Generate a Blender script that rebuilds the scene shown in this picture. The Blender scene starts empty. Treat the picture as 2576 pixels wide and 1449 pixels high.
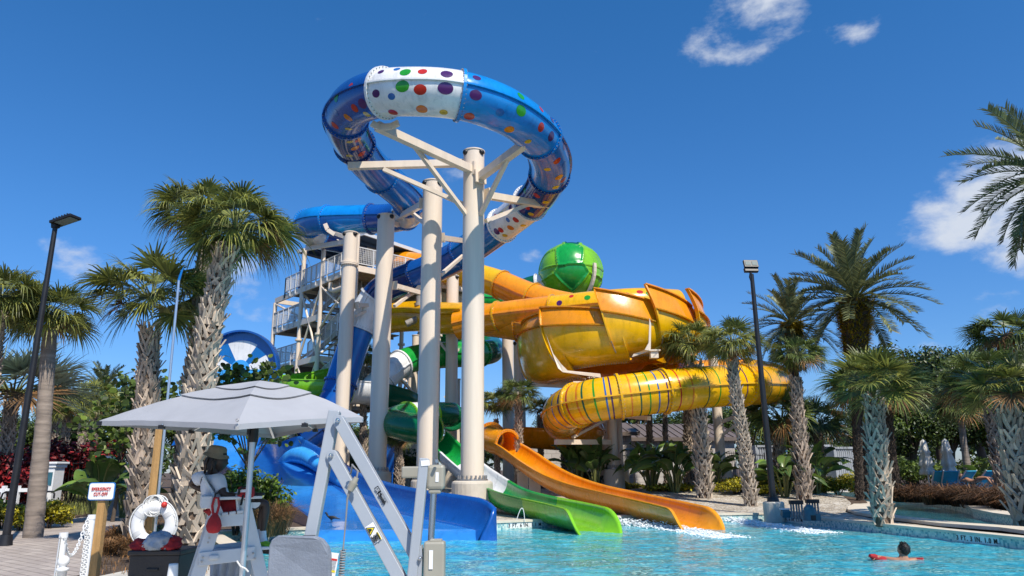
import bpy, bmesh, math, random
from mathutils import Vector, Matrix, noise
from mathutils.geometry import delaunay_2d_cdt
R = math.radians
V = Vector
scene = bpy.context.scene
col = scene.collection
rnd = random.Random(7)

# ------------------------------------------------------------------ camera
FPX, CX, CY = 1789.0, 1288.0, 724.5
PITCH, ROLL, EYE = R(14.3), R(-0.5), 1.75
cam_d = bpy.data.cameras.new('camera')
cam_o = bpy.data.objects.new('camera', cam_d)
col.objects.link(cam_o)
cam_d.sensor_width = 36.0
cam_d.lens = 36.0 * FPX / 2576.0
cam_d.clip_start = 0.05
cam_d.clip_end = 3000
CAMR = Matrix.Rotation(R(90) + PITCH, 3, 'X') @ Matrix.Rotation(ROLL, 3, 'Z')
cam_o.matrix_world = Matrix.Translation((0, 0, EYE)) @ CAMR.to_4x4()
scene.camera = cam_o
EYEV = V((0, 0, EYE))

def ray(px, py):
    return CAMR @ V(((px - CX) / FPX, -(py - CY) / FPX, -1.0))
def P(px, py, Y):
    d = ray(px, py)
    return EYEV + d * (Y / d.y)
def G(px, py, z):
    d = ray(px, py)
    return EYEV + d * ((z - EYE) / d.z)
def mpp(Y, py=1000):
    d = ray(CX, py)
    return (Y / d.y) / FPX
def sm(t):
    t = max(0.0, min(1.0, t))
    return t * t * (3 - 2 * t)
def zg(x, y):
    return 0.2 + 0.55 * sm((y - 25) / 13) * (1 - sm((x - 13) / 4)) + 0.12 * sm((y - 23) / 12) * sm((x - 13) / 4)
def onground(px, py, Y):
    p = P(px, py, Y)
    return V((p.x, p.y, zg(p.x, p.y)))

# ------------------------------------------------------------------ materials
MATS = {}
def newmat(name):
    m = bpy.data.materials.new(name)
    m.use_nodes = True
    nt = m.node_tree
    bs = nt.nodes['Principled BSDF']
    MATS[name] = m
    return m, nt, bs
def rgba(c):
    return (c[0], c[1], c[2], 1.0)
def ramp(nt, fac, stops):
    r = nt.nodes.new('ShaderNodeValToRGB')
    el = r.color_ramp.elements
    while len(el) < len(stops):
        el.new(0.5)
    for e, (p, c) in zip(el, stops):
        e.position = p
        e.color = rgba(c)
    nt.links.new(fac, r.inputs['Fac'])
    return r.outputs['Color']
def noise_tex(nt, scale, detail=4, rough=0.55, coord='Object', stretch=None, distort=0.0):
    tc = nt.nodes.new('ShaderNodeTexCoord')
    out = tc.outputs[coord]
    if stretch:
        mp = nt.nodes.new('ShaderNodeMapping')
        mp.inputs['Scale'].default_value = stretch
        nt.links.new(out, mp.inputs['Vector'])
        out = mp.outputs['Vector']
    n = nt.nodes.new('ShaderNodeTexNoise')
    n.inputs['Scale'].default_value = scale
    n.inputs['Detail'].default_value = detail
    n.inputs['Roughness'].default_value = rough
    n.inputs['Distortion'].default_value = distort
    nt.links.new(out, n.inputs['Vector'])
    return n.outputs['Fac']
def bump(nt, bs, fac, strength, dist=0.02):
    b = nt.nodes.new('ShaderNodeBump')
    b.inputs['Strength'].default_value = strength
    b.inputs['Distance'].default_value = dist
    nt.links.new(fac, b.inputs['Height'])
    nt.links.new(b.outputs['Normal'], bs.inputs['Normal'])
def mat(name, c, rough=0.5, var=0.18, scale=3.0, bmp=0.0, bscale=None, metal=0.0, coat=0.0, spec=0.5, stretch=None, tint=None):
    m, nt, bs = newmat(name)
    bs.inputs['Roughness'].default_value = rough
    bs.inputs['Metallic'].default_value = metal
    bs.inputs['Specular IOR Level'].default_value = spec
    if coat:
        bs.inputs['Coat Weight'].default_value = coat
        bs.inputs['Coat Roughness'].default_value = 0.06
    f = noise_tex(nt, scale, 5, 0.6, stretch=stretch)
    lo = [x * (1 - var) for x in c]
    hi = [min(1, x * (1 + var)) for x in c]
    if tint:
        lo = [a * 0.6 + b * 0.4 for a, b in zip(lo, tint)]
    nt.links.new(ramp(nt, f, [(0.3, lo), (0.7, hi)]), bs.inputs['Base Color'])
    if bmp:
        bump(nt, bs, noise_tex(nt, bscale or scale * 6, 4, 0.6), bmp)
    return m
def plastic(name, c, rough=0.16):
    m, nt, bs = newmat(name)
    bs.inputs['Coat Weight'].default_value = 0.25
    bs.inputs['Coat Roughness'].default_value = 0.05
    f = noise_tex(nt, 0.9, 6, 0.65)
    mx = nt.nodes.new('ShaderNodeMix'); mx.data_type = 'RGBA'; mx.blend_type = 'MULTIPLY'; mx.inputs['Factor'].default_value = 1
    nt.links.new(ramp(nt, f, [(0.3, [x * 0.86 for x in c]), (0.7, [min(1, x * 1.1) for x in c])]), mx.inputs['A'])
    nt.links.new(ramp(nt, noise_tex(nt, 2.2, 6, 0.7, stretch=(2.2, 2.2, 0.25)), [(0.30, (0.74, 0.76, 0.78)), (0.5, (1, 1, 1)), (0.72, (1, 1, 1)), (0.8, (0.9, 0.9, 0.88))]), mx.inputs['B'])
    nt.links.new(mx.outputs['Result'], bs.inputs['Base Color'])
    f2 = noise_tex(nt, 4.0, 5, 0.7)
    mr = nt.nodes.new('ShaderNodeMapRange')
    mr.inputs['To Min'].default_value = rough * 0.6
    mr.inputs['To Max'].default_value = rough * 1.9
    nt.links.new(f2, mr.inputs['Value'])
    nt.links.new(mr.outputs['Result'], bs.inputs['Roughness'])
    bump(nt, bs, noise_tex(nt, 1.6, 3, 0.5), 0.12, 0.05)
    return m
def leafmat(name, c, var=0.5, hue=(1.25, 1.05, 0.7), rough=0.45, trans=0.25, spec=0.4):
    m, nt, bs = newmat(name)
    g = nt.nodes.new('ShaderNodeNewGeometry')
    dk = [x * (1 - var) for x in c]
    lt = [min(1, x * (1 + var) * h) for x, h in zip(c, hue)]
    colr = ramp(nt, g.outputs['Random Per Island'], [(0.0, dk), (0.55, c), (1.0, lt)])
    nt.links.new(colr, bs.inputs['Base Color'])
    bs.inputs['Roughness'].default_value = rough
    bs.inputs['Specular IOR Level'].default_value = spec
    if trans:
        tr = nt.nodes.new('ShaderNodeBsdfTranslucent')
        nt.links.new(colr, tr.inputs['Color'])
        mx = nt.nodes.new('ShaderNodeMixShader')
        mx.inputs['Fac'].default_value = trans
        nt.links.new(bs.outputs['BSDF'], mx.inputs[1])
        nt.links.new(tr.outputs['BSDF'], mx.inputs[2])
        nt.links.new(mx.outputs['Shader'], nt.nodes['Material Output'].inputs['Surface'])
    return m

M = {}
BLUE = (0.005, 0.235, 0.66); NAVY = (0.003, 0.032, 0.17)
M['blue'] = plastic('blue_fibreglass', BLUE)
M['blue2'] = plastic('mid_blue_fibreglass', (0.004, 0.145, 0.46))
M['navy'] = plastic('navy_fibreglass', NAVY, 0.12)
M['royal'] = plastic('royal_blue_fibreglass', (0.006, 0.085, 0.36), 0.2)
M['wave'] = plastic('wet_ramp_blue_fibreglass', (0.03, 0.22, 0.62), 0.1)
M['wavelt'] = plastic('light_blue_fibreglass', (0.05, 0.36, 0.80), 0.2)
M['white_fg'] = plastic('white_fibreglass', (0.80, 0.80, 0.79), 0.2)
M['clear'] = plastic('milky_clear_fibreglass', (0.62, 0.62, 0.60), 0.15)
M['yellow'] = plastic('yellow_fibreglass', (0.83, 0.45, 0.002), 0.2)
M['gold'] = plastic('deep_yellow_fibreglass', (0.76, 0.38, 0.004), 0.2)
M['orange'] = plastic('orange_fibreglass', (0.84, 0.30, 0.006), 0.2)
M['green'] = plastic('mid_green_fibreglass', (0.008, 0.31, 0.045), 0.2)
M['mgreen'] = plastic('deep_green_fibreglass', (0.004, 0.155, 0.045), 0.2)
M['dgreen'] = plastic('dark_green_fibreglass', (0.004, 0.10, 0.05), 0.15)
M['lime'] = plastic('lime_fibreglass', (0.20, 0.52, 0.012), 0.2)
M['dot_purple'] = plastic('purple_vinyl', (0.07, 0.015, 0.12))
M['dot_green'] = plastic('green_vinyl', (0.02, 0.30, 0.02))
M['dot_red'] = plastic('red_vinyl', (0.52, 0.025, 0.015))
M['dot_orange'] = plastic('orange_vinyl', (0.72, 0.20, 0.01))
M['dot_blue'] = plastic('blue_vinyl', (0.02, 0.14, 0.42))
M['dot_gold'] = plastic('gold_vinyl', (0.60, 0.38, 0.03))
M['beige'] = mat('beige_painted_steel', (0.76, 0.635, 0.50), 0.42, 0.09, 0.8, stretch=(3.5, 3.5, 0.22))
M['beige2'] = mat('beige_footing_paint', (0.60, 0.52, 0.41), 0.7, 0.14, 1.5, 0.3, 12)
M['steelgrey'] = mat('galvanised_dark_steel', (0.28, 0.26, 0.23), 0.55, 0.25, 4)
M['bolt'] = mat('bolt_steel', (0.40, 0.38, 0.36), 0.4, 0.2, 9, metal=0.7)
M['black'] = mat('black_powder_coat', (0.012, 0.012, 0.014), 0.45, 0.3, 5)
M['lens'] = mat('lamp_lens', (0.16, 0.20, 0.19), 0.6, 0.2, 30)
M['concrete'] = mat('pale_concrete', (0.56, 0.52, 0.44), 0.8, 0.15, 2.5, 0.35, 25)
M['coping'] = mat('cream_coping_stone', (0.66, 0.58, 0.46), 0.7, 0.13, 2.0, 0.3, 30)
M['whitepaint'] = mat('white_paint', (0.78, 0.78, 0.77), 0.5, 0.07, 2.0)
M['chairwhite'] = mat('white_recycled_plastic', (0.60, 0.60, 0.60), 0.55, 0.06, 4)
M['grey_lift'] = mat('grey_powder_coat', (0.34, 0.37, 0.405), 0.38, 0.05, 2.5, 0.05, 90)
M['grey_seat'] = mat('grey_moulded_plastic', (0.20, 0.225, 0.27), 0.55, 0.12, 5, 0.25, 60)
M['putty'] = mat('putty_plastic', (0.33, 0.31, 0.25), 0.45, 0.06, 4)
M['chrome'] = mat('polished_rod', (0.55, 0.57, 0.60), 0.2, 0.05, 3, metal=1.0)
M['alu'] = mat('brushed_aluminium', (0.62, 0.64, 0.67), 0.3, 0.1, 3, metal=0.85)
M['wood'] = mat('treated_pine', (0.42, 0.24, 0.085), 0.7, 0.28, 3.0, 0.3, 18, stretch=(9, 9, 0.8))
M['redcloth'] = mat('red_cloth', (0.36, 0.018, 0.022), 0.9, 0.25, 9, 0.5, 30)
M['greycloth'] = mat('grey_blue_cloth', (0.36, 0.40, 0.46), 0.9, 0.15, 8, 0.5, 25)
M['shirt'] = mat('white_cotton_shirt', (0.62, 0.64, 0.68), 0.9, 0.08, 6, 0.5, 14)
M['canvas'] = mat('cream_canvas', (0.62, 0.59, 0.53), 0.9, 0.08, 4)
M['canopy'] = mat('grey_canvas', (0.36, 0.365, 0.385), 0.9, 0.06, 3, 0.25, 160)
M['skin_dark'] = mat('dark_brown_skin', (0.045, 0.023, 0.015), 0.5, 0.18, 8)
M['skin_tan'] = mat('tanned_skin', (0.40, 0.20, 0.12), 0.5, 0.12, 8)
M['hair_black'] = mat('black_hair', (0.012, 0.009, 0.008), 0.55, 0.4, 30, 0.6, 60)
M['hair_tips'] = mat('bronzed_locks', (0.10, 0.055, 0.03), 0.6, 0.5, 30, 0.6, 60)
M['hat'] = mat('khaki_hat_cloth', (0.20, 0.17, 0.12), 0.9, 0.15, 10, 0.4, 60)
M['lime_shoe'] = mat('lime_shoe_mesh', (0.20, 0.42, 0.02), 0.6, 0.3, 20)
M['browngrey'] = mat('dark_brown_resin', (0.030, 0.024, 0.022), 0.5, 0.25, 5, 0.2, 50)
M['strap'] = mat('black_webbing', (0.01, 0.01, 0.011), 0.8, 0.3, 20)
M['rope'] = mat('white_rope', (0.66, 0.66, 0.64), 0.8, 0.2, 40)
M['textblack'] = mat('black_letter', (0.012, 0.012, 0.012), 0.5, 0.2, 10)
M['textred'] = mat('red_letter', (0.55, 0.03, 0.02), 0.5, 0.1, 10)
M['signblue'] = mat('sign_border_blue', (0.02, 0.17, 0.50), 0.4, 0.1, 5)
M['signwhite'] = mat('sign_white', (0.80, 0.80, 0.80), 0.45, 0.05, 5)
M['warnyellow'] = mat('warning_yellow', (0.75, 0.60, 0.02), 0.5, 0.1, 6)
M['turqcloth'] = mat('turquoise_sling', (0.02, 0.30, 0.48), 0.8, 0.12, 6)
M['ferngold'] = leafmat('golden_fern', (0.33, 0.27, 0.03), 0.5)
M['roofmetal'] = mat('brown_metal_roof', (0.15, 0.115, 0.095), 0.5, 0.1, 1.0)
M['contgrey'] = mat('container_grey', (0.36, 0.38, 0.41), 0.55, 0.1, 2)
M['navyroof'] = mat('navy_roof_deck', (0.02, 0.05, 0.11), 0.5, 0.15, 1)
M['fence'] = mat('black_fence', (0.012, 0.012, 0.013), 0.5, 0.2, 4)
M['greybox'] = mat('grey_utility_box', (0.22, 0.22, 0.22), 0.6, 0.1, 3)
M['teal'] = mat('teal_plastic', (0.04, 0.13, 0.17), 0.45, 0.15, 4)
M['foam'] = mat('white_foam', (0.86, 0.90, 0.92), 0.6, 0.05, 9)
# foliage
M['sabal'] = leafmat('sabal_leaf', (0.17, 0.20, 0.055), 0.55, (1.5, 1.25, 0.9), 0.42, 0.28)
M['sabal_dark'] = leafmat('sabal_leaf_dark', (0.12, 0.165, 0.055), 0.55, (1.4, 1.25, 0.9), 0.42, 0.25)
M['bismarck'] = leafmat('silver_palm_leaf', (0.24, 0.29, 0.22), 0.4, (1.1, 1.1, 1.0), 0.5, 0.15)
M['date'] = leafmat('date_palm_leaf', (0.14, 0.165, 0.085), 0.5, (1.4, 1.25, 1.0), 0.45, 0.2)
M['petiole'] = mat('palm_stalk', (0.16, 0.17, 0.05), 0.5, 0.3, 6)
M['palmbark'] = mat('palm_trunk_fibre', (0.17, 0.115, 0.078), 0.9, 0.4, 5, 0.8, 22, stretch=(4, 4, 1.2))
M['boot'] = leafmat('weathered_leaf_base', (0.36, 0.295, 0.235), 0.5, (1.1, 1.05, 1.0), 0.85, 0.0, 0.2)
M['bootgrey'] = leafmat('silver_leaf_base', (0.43, 0.365, 0.29), 0.45, (1.05, 1.0, 0.95), 0.85, 0.0, 0.2)
M['ringbark'] = mat('ringed_palm_bark', (0.24, 0.195, 0.16), 0.85, 0.4, 2.2, 0.7, 10, stretch=(0.6, 0.6, 5))
M['darkbark'] = mat('dark_date_bark', (0.085, 0.06, 0.042), 0.9, 0.4, 5, 0.8, 18)
M['bark'] = mat('tree_bark', (0.10, 0.075, 0.055), 0.9, 0.3, 5, 0.6, 20)
M['leaf'] = leafmat('broad_leaf', (0.075, 0.12, 0.026), 0.6, (1.5, 1.3, 0.8))
M['leaf_dark'] = leafmat('dark_leaf', (0.045, 0.075, 0.020), 0.6, (1.6, 1.35, 0.8), 0.4, 0.2)
M['leaf_fresh'] = leafmat('fresh_leaf', (0.085, 0.15, 0.020), 0.55, (1.4, 1.2, 0.8))
M['leaf_red'] = leafmat('copperleaf', (0.095, 0.013, 0.016), 0.75, (3.0, 1.2, 1.0), 0.45, 0.2)
M['leaf_yellow'] = leafmat('variegated_leaf', (0.30, 0.29, 0.025), 0.65, (1.5, 1.25, 0.7))
M['banana'] = leafmat('paddle_leaf', (0.085, 0.15, 0.04), 0.45, (1.5, 1.35, 0.9), 0.28, 0.22, 0.5)
M['drygrass'] = leafmat('dry_grass', (0.22, 0.125, 0.055), 0.55, (1.35, 1.15, 0.9), 0.7, 0.2)
M['bankgrass'] = leafmat('shaded_brown_grass', (0.12, 0.07, 0.038), 0.6, (1.4, 1.1, .8), 0.7, 0.2)  # darker copy of the dry grass, with the shade put into its colour
M['liriope'] = leafmat('striped_grass', (0.22, 0.26, 0.08), 0.6, (1.5, 1.3, 1.2), 0.5, 0.25)

# ------------------------------------------------------------------ special surface materials
def m_tiles():
    m, nt, bs = newmat('mosaic_tile')
    tc = nt.nodes.new('ShaderNodeTexCoord')
    # tile index coords: x along wall via uv
    uv = tc.outputs['UV']
    sc = nt.nodes.new('ShaderNodeVectorMath'); sc.operation = 'SCALE'; sc.inputs['Scale'].default_value = 1 / 0.05
    nt.links.new(uv, sc.inputs[0])
    fl = nt.nodes.new('ShaderNodeVectorMath'); fl.operation = 'FLOOR'
    nt.links.new(sc.outputs[0], fl.inputs[0])
    wn = nt.nodes.new('ShaderNodeTexWhiteNoise'); wn.noise_dimensions = '2D'
    nt.links.new(fl.outputs[0], wn.inputs['Vector'])
    c = ramp(nt, wn.outputs['Value'], [(0.0, (0.10, 0.30, 0.34)), (0.3, (0.30, 0.50, 0.50)), (0.55, (0.52, 0.62, 0.57)), (1.0, (0.68, 0.72, 0.64))])
    nt.links.new(c, bs.inputs['Base Color'])
    bs.inputs['Roughness'].default_value = 0.25
    return m
M['tile'] = m_tiles()
def m_gravel():
    m, nt, bs = newmat('white_river_gravel')
    tc = nt.nodes.new('ShaderNodeTexCoord')
    vo = nt.nodes.new('ShaderNodeTexVoronoi'); vo.inputs['Scale'].default_value = 11
    nt.links.new(tc.outputs['Object'], vo.inputs['Vector'])
    sp = nt.nodes.new('ShaderNodeSeparateColor')
    nt.links.new(vo.outputs['Color'], sp.inputs['Color'])
    c = ramp(nt, sp.outputs['Red'], [(0.0, (0.26, 0.21, 0.16)), (0.35, (0.50, 0.44, 0.35)), (0.7, (0.62, 0.56, 0.47)), (1.0, (0.74, 0.71, 0.64))])
    mx = nt.nodes.new('ShaderNodeMix'); mx.data_type = 'RGBA'; mx.blend_type = 'MULTIPLY'; mx.inputs['Factor'].default_value = 1
    nt.links.new(c, mx.inputs['A'])
    nt.links.new(ramp(nt, noise_tex(nt, 0.9, 4), [(0.3, (0.7, 0.66, 0.6)), (0.65, (1, 1, 1))]), mx.inputs['B'])
    nt.links.new(mx.outputs['Result'], bs.inputs['Base Color'])
    bs.inputs['Roughness'].default_value = 0.85
    b = nt.nodes.new('ShaderNodeBump'); b.inputs['Strength'].default_value = 1.0; b.inputs['Distance'].default_value = 0.06; b.invert = True
    nt.links.new(vo.outputs['Distance'], b.inputs['Height'])
    nt.links.new(b.outputs['Normal'], bs.inputs['Normal'])
    return m
M['gravel'] = m_gravel()
def m_soil():
    m, nt, bs = newmat('mulch_soil')
    f = noise_tex(nt, 7, 8, 0.7)
    nt.links.new(ramp(nt, f, [(0.3, (0.035, 0.022, 0.015)), (0.52, (0.10, 0.065, 0.042)), (0.72, (0.22, 0.15, 0.10))]), bs.inputs['Base Color'])
    bs.inputs['Roughness'].default_value = 0.95
    bump(nt, bs, noise_tex(nt, 16, 6, 0.7), 0.9, 0.06)
    return m
M['soil'] = m_soil()
def m_pavers():
    m, nt, bs = newmat('brick_pavers')
    tc = nt.nodes.new('ShaderNodeTexCoord')
    mp = nt.nodes.new('ShaderNodeMapping'); mp.inputs['Rotation'].default_value = (0, 0, R(38))
    nt.links.new(tc.outputs['Object'], mp.inputs['Vector'])
    br = nt.nodes.new('ShaderNodeTexBrick')
    br.inputs['Scale'].default_value = 1.0
    br.inputs['Brick Width'].default_value = 0.42
    br.inputs['Row Height'].default_value = 0.21
    br.inputs['Mortar Size'].default_value = 0.014
    br.inputs['Color1'].default_value = rgba((0.52, 0.45, 0.39))
    br.inputs['Color2'].default_value = rgba((0.41, 0.35, 0.31))
    br.inputs['Mortar'].default_value = rgba((0.25, 0.21, 0.18))
    nt.links.new(mp.outputs['Vector'], br.inputs['Vector'])
    mx = nt.nodes.new('ShaderNodeMix'); mx.data_type = 'RGBA'; mx.blend_type = 'MULTIPLY'; mx.inputs['Factor'].default_value = 1
    nt.links.new(br.outputs['Color'], mx.inputs['A'])
    nt.links.new(ramp(nt, noise_tex(nt, 1.7, 6), [(0.3, (0.78, 0.76, 0.74)), (0.7, (1, 1, 1))]), mx.inputs['B'])
    nt.links.new(mx.outputs['Result'], bs.inputs['Base Color'])
    bs.inputs['Roughness'].default_value = 0.85
    bump(nt, bs, br.outputs['Fac'], -0.4, 0.01)
    return m
M['pavers'] = m_pavers()
def m_block():
    m, nt, bs = newmat('concrete_block_wall')
    tc = nt.nodes.new('ShaderNodeTexCoord')
    br = nt.nodes.new('ShaderNodeTexBrick')
    br.inputs['Scale'].default_value = 1.0
    br.inputs['Brick Width'].default_value = 0.6
    br.inputs['Row Height'].default_value = 0.3
    br.inputs['Mortar Size'].default_value = 0.02
    br.inputs['Color1'].default_value = rgba((0.52, 0.48, 0.44))
    br.inputs['Color2'].default_value = rgba((0.44, 0.41, 0.38))
    br.inputs['Mortar'].default_value = rgba((0.33, 0.30, 0.28))
    nt.links.new(tc.outputs['UV'], br.inputs['Vector'])
    nt.links.new(br.outputs['Color'], bs.inputs['Base Color'])
    bs.inputs['Roughness'].default_value = 0.9
    bump(nt, bs, br.outputs['Fac'], -0.5, 0.02)
    return m
M['block'] = m_block()
def m_water(name, flecks, smooth, sc, mixv):  # caustic-like pattern of light refracted by ripples is put into the base colour
    m, nt, bs = newmat(name)
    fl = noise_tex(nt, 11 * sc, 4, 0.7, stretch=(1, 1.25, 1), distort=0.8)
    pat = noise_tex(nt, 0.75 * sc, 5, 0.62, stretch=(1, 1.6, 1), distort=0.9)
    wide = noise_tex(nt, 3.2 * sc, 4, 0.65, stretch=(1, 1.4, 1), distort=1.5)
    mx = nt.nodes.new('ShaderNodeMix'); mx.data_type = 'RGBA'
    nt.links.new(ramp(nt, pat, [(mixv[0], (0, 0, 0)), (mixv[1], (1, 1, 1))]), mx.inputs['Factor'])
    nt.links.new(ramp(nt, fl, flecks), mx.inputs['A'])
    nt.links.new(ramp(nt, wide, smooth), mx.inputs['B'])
    nt.links.new(mx.outputs['Result'], bs.inputs['Base Color'])
    bs.inputs['Roughness'].default_value = 0.05
    bs.inputs['IOR'].default_value = 1.333
    bump(nt, bs, noise_tex(nt, 8 * sc, 5, 0.65, stretch=(1, 1.2, 1), distort=0.6), 0.4, 0.03)
    return m
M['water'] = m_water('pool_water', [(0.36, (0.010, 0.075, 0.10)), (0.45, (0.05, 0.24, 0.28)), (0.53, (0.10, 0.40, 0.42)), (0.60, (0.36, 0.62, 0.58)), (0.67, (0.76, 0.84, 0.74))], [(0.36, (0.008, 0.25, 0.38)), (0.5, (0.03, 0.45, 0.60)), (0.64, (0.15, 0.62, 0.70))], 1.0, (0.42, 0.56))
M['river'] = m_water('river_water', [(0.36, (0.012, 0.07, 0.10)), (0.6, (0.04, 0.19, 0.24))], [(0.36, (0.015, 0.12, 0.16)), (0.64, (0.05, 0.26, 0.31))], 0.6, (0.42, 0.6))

# ------------------------------------------------------------------ mesh building
def basis(d, up=V((0, 0, 1))):
    d = d.normalized()
    s = d.cross(up)
    if s.length < 1e-3:
        s = d.cross(V((0, 1, 0)))
    s.normalize()
    return d, s, s.cross(d)
class MB:
    def __init__(self):
        self.v = []; self.f = []; self.m = []; self.s = []; self.uv = None
    def add(self, vs, fs, mi=0, smooth=False):
        o = len(self.v)
        self.v.extend(V(p) for p in vs)
        for f in fs:
            self.f.append([i + o for i in f]); self.m.append(mi); self.s.append(smooth)
    def box(self, c, size, rot=None, mi=0, taper=1.0):
        c = V(c); hx, hy, hz = size[0] / 2, size[1] / 2, size[2] / 2
        vs = []
        for z in (-hz, hz):
            k = taper if z > 0 else 1.0
            for x, y in ((-hx, -hy), (hx, -hy), (hx, hy), (-hx, hy)):
                p = V((x * k, y * k, z))
                if rot is not None: p = rot @ p
                vs.append(c + p)
        self.add(vs, [(3, 2, 1, 0), (4, 5, 6, 7), (0, 1, 5, 4), (1, 2, 6, 5), (2, 3, 7, 6), (3, 0, 4, 7)], mi)
    def beam(self, p0, p1, w, h=None, mi=0, up=V((0, 0, 1)), w1=None, h1=None):
        p0 = V(p0); p1 = V(p1); h = h or w; w1 = w1 or w; h1 = h1 or h
        d, s, u = basis(p1 - p0, up)
        vs = []
        for p, ww, hh in ((p0, w, h), (p1, w1, h1)):
            for a, b in ((-1, -1), (1, -1), (1, 1), (-1, 1)):
                vs.append(p + s * (a * ww / 2) + u * (b * hh / 2))
        self.add(vs, [(0, 1, 2, 3), (7, 6, 5, 4), (0, 4, 5, 1), (1, 5, 6, 2), (2, 6, 7, 3), (3, 7, 4, 0)], mi)
    def tube(self, pts, r, n=10, mi=0, caps=True, smooth=True):
        pts = [V(p) for p in pts]
        rs = r if isinstance(r, (list, tuple)) else [r] * len(pts)
        vs = []; fs = []; ps = None
        for i, p in enumerate(pts):
            d = (pts[min(i + 1, len(pts) - 1)] - pts[max(i - 1, 0)]).normalized()
            if ps is None:
                _, s, u = basis(d)
            else:
                s = (ps - d * ps.dot(d)).normalized(); u = s.cross(d)
            ps = s
            for k in range(n):
                a = 2 * math.pi * k / n
                vs.append(p + (s * math.cos(a) + u * math.sin(a)) * rs[i])
        for i in range(len(pts) - 1):
            for k in range(n):
                a = i * n + k; b = i * n + (k + 1) % n
                fs.append((a, b, b + n, a + n))
        o = len(self.v)
        self.add(vs, fs, mi, smooth)
        if caps:
            self.add([self.v[o + k] for k in range(n)], [tuple(range(n))[::-1]], mi)
            e = o + (len(pts) - 1) * n
            self.add([self.v[e + k] for k in range(n)], [tuple(range(n))], mi)
    def cyl(self, p0, p1, r0, r1=None, n=20, mi=0, caps=True, smooth=True):
        self.tube([p0, p1], [r0, r1 if r1 is not None else r0], n, mi, caps, smooth)
    def lathe(self, c, prof, n=24, mi=0, smooth=True):
        c = V(c); vs = []; fs = []
        for r, z in prof:
            for k in range(n):
                a = 2 * math.pi * k / n
                vs.append(c + V((r * math.cos(a), r * math.sin(a), z)))
        for i in range(len(prof) - 1):
            for k in range(n):
                a = i * n + k; b = i * n + (k + 1) % n
                fs.append((a, b, b + n, a + n))
        self.add(vs, fs, mi, smooth)
    def ball(self, c, r, sc=(1, 1, 1), n=12, mi=0, rot=None):
        c = V(c); vs = []; fs = []
        m_ = max(6, n // 2 + 2)
        for i in range(m_ + 1):
            t = math.pi * i / m_
            for k in range(n):
                a = 2 * math.pi * k / n
                p = V((math.sin(t) * math.cos(a) * sc[0], math.sin(t) * math.sin(a) * sc[1], -math.cos(t) * sc[2])) * r
                if rot is not None: p = rot @ p
                vs.append(c + p)
        for i in range(m_):
            for k in range(n):
                a = i * n + k; b = i * n + (k + 1) % n
                fs.append((a, b, b + n, a + n))
        self.add(vs, fs, mi, True)
    def strip(self, pts, ws, side, mi=0):
        vs = []; fs = []
        for p, w, s in zip(pts, ws, side):
            vs += [p - s * w / 2, p + s * w / 2]
        for i in range(len(pts) - 1):
            fs.append((2 * i, 2 * i + 1, 2 * i + 3, 2 * i + 2))
        self.add(vs, fs, mi, False)
    def build(self, name, mats, parent=None, local=False, bevel=0.0, autosm=False):
        if not isinstance(mats, (list, tuple)): mats = [mats]
        me = bpy.data.meshes.new(name)
        root = parent
        while root is not None and root.parent is not None: root = root.parent
        if root is not None:
            off = V((0, 0, 0)) if local else V(root.location)
        elif local:
            off = V((0, 0, 0))
        else:
            xs = [p.x for p in self.v]; ys = [p.y for p in self.v]; zs = [p.z for p in self.v]
            off = V(((min(xs) + max(xs)) / 2, (min(ys) + max(ys)) / 2, min(zs)))
        me.from_pydata([p - off for p in self.v], [], self.f)
        me.polygons.foreach_set('material_index', self.m)
        me.polygons.foreach_set('use_smooth', self.s)
        if self.uv:
            l = me.uv_layers.new(name='UVMap')
            flat = []
            for f in self.f:
                for i in f: flat += self.uv(self.v[i])
            l.data.foreach_set('uv', flat)
        for m in mats: me.materials.append(m)
        me.update()
        o = bpy.data.objects.new(name, me)
        col.objects.link(o)
        if parent is not None: o.parent = parent
        elif not local: o.location = off
        if bevel:
            b = o.modifiers.new('bevel', 'BEVEL'); b.width = bevel; b.segments = 2; b.limit_method = 'ANGLE'
        return o
def tag(o, label=None, cat=None, group=None, kind=None):
    if label: o['label'] = label
    if cat: o['category'] = cat
    if group: o['group'] = group
    if kind: o['kind'] = kind
    return o
def thing(name, label, cat, loc, group=None):
    o = bpy.data.objects.new(name, None)
    o.empty_display_size = 0.3
    col.objects.link(o); o.location = V(loc)
    return tag(o, label, cat, group)
def dup(root, loc, rotz=0.0, scale=1.0, label=None, group=None):
    r = root.copy(); col.objects.link(r)
    r.location = V(loc); r.rotation_euler = (0, 0, rotz)
    r.scale = (scale,) * 3 if not isinstance(scale, tuple) else scale
    if label: r['label'] = label
    if group: r['group'] = group
    for ch in list(root.children):
        c = ch.copy(); col.objects.link(c); c.parent = r
        for g in list(ch.children):
            d = g.copy(); col.objects.link(d); d.parent = c
    return r
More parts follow.
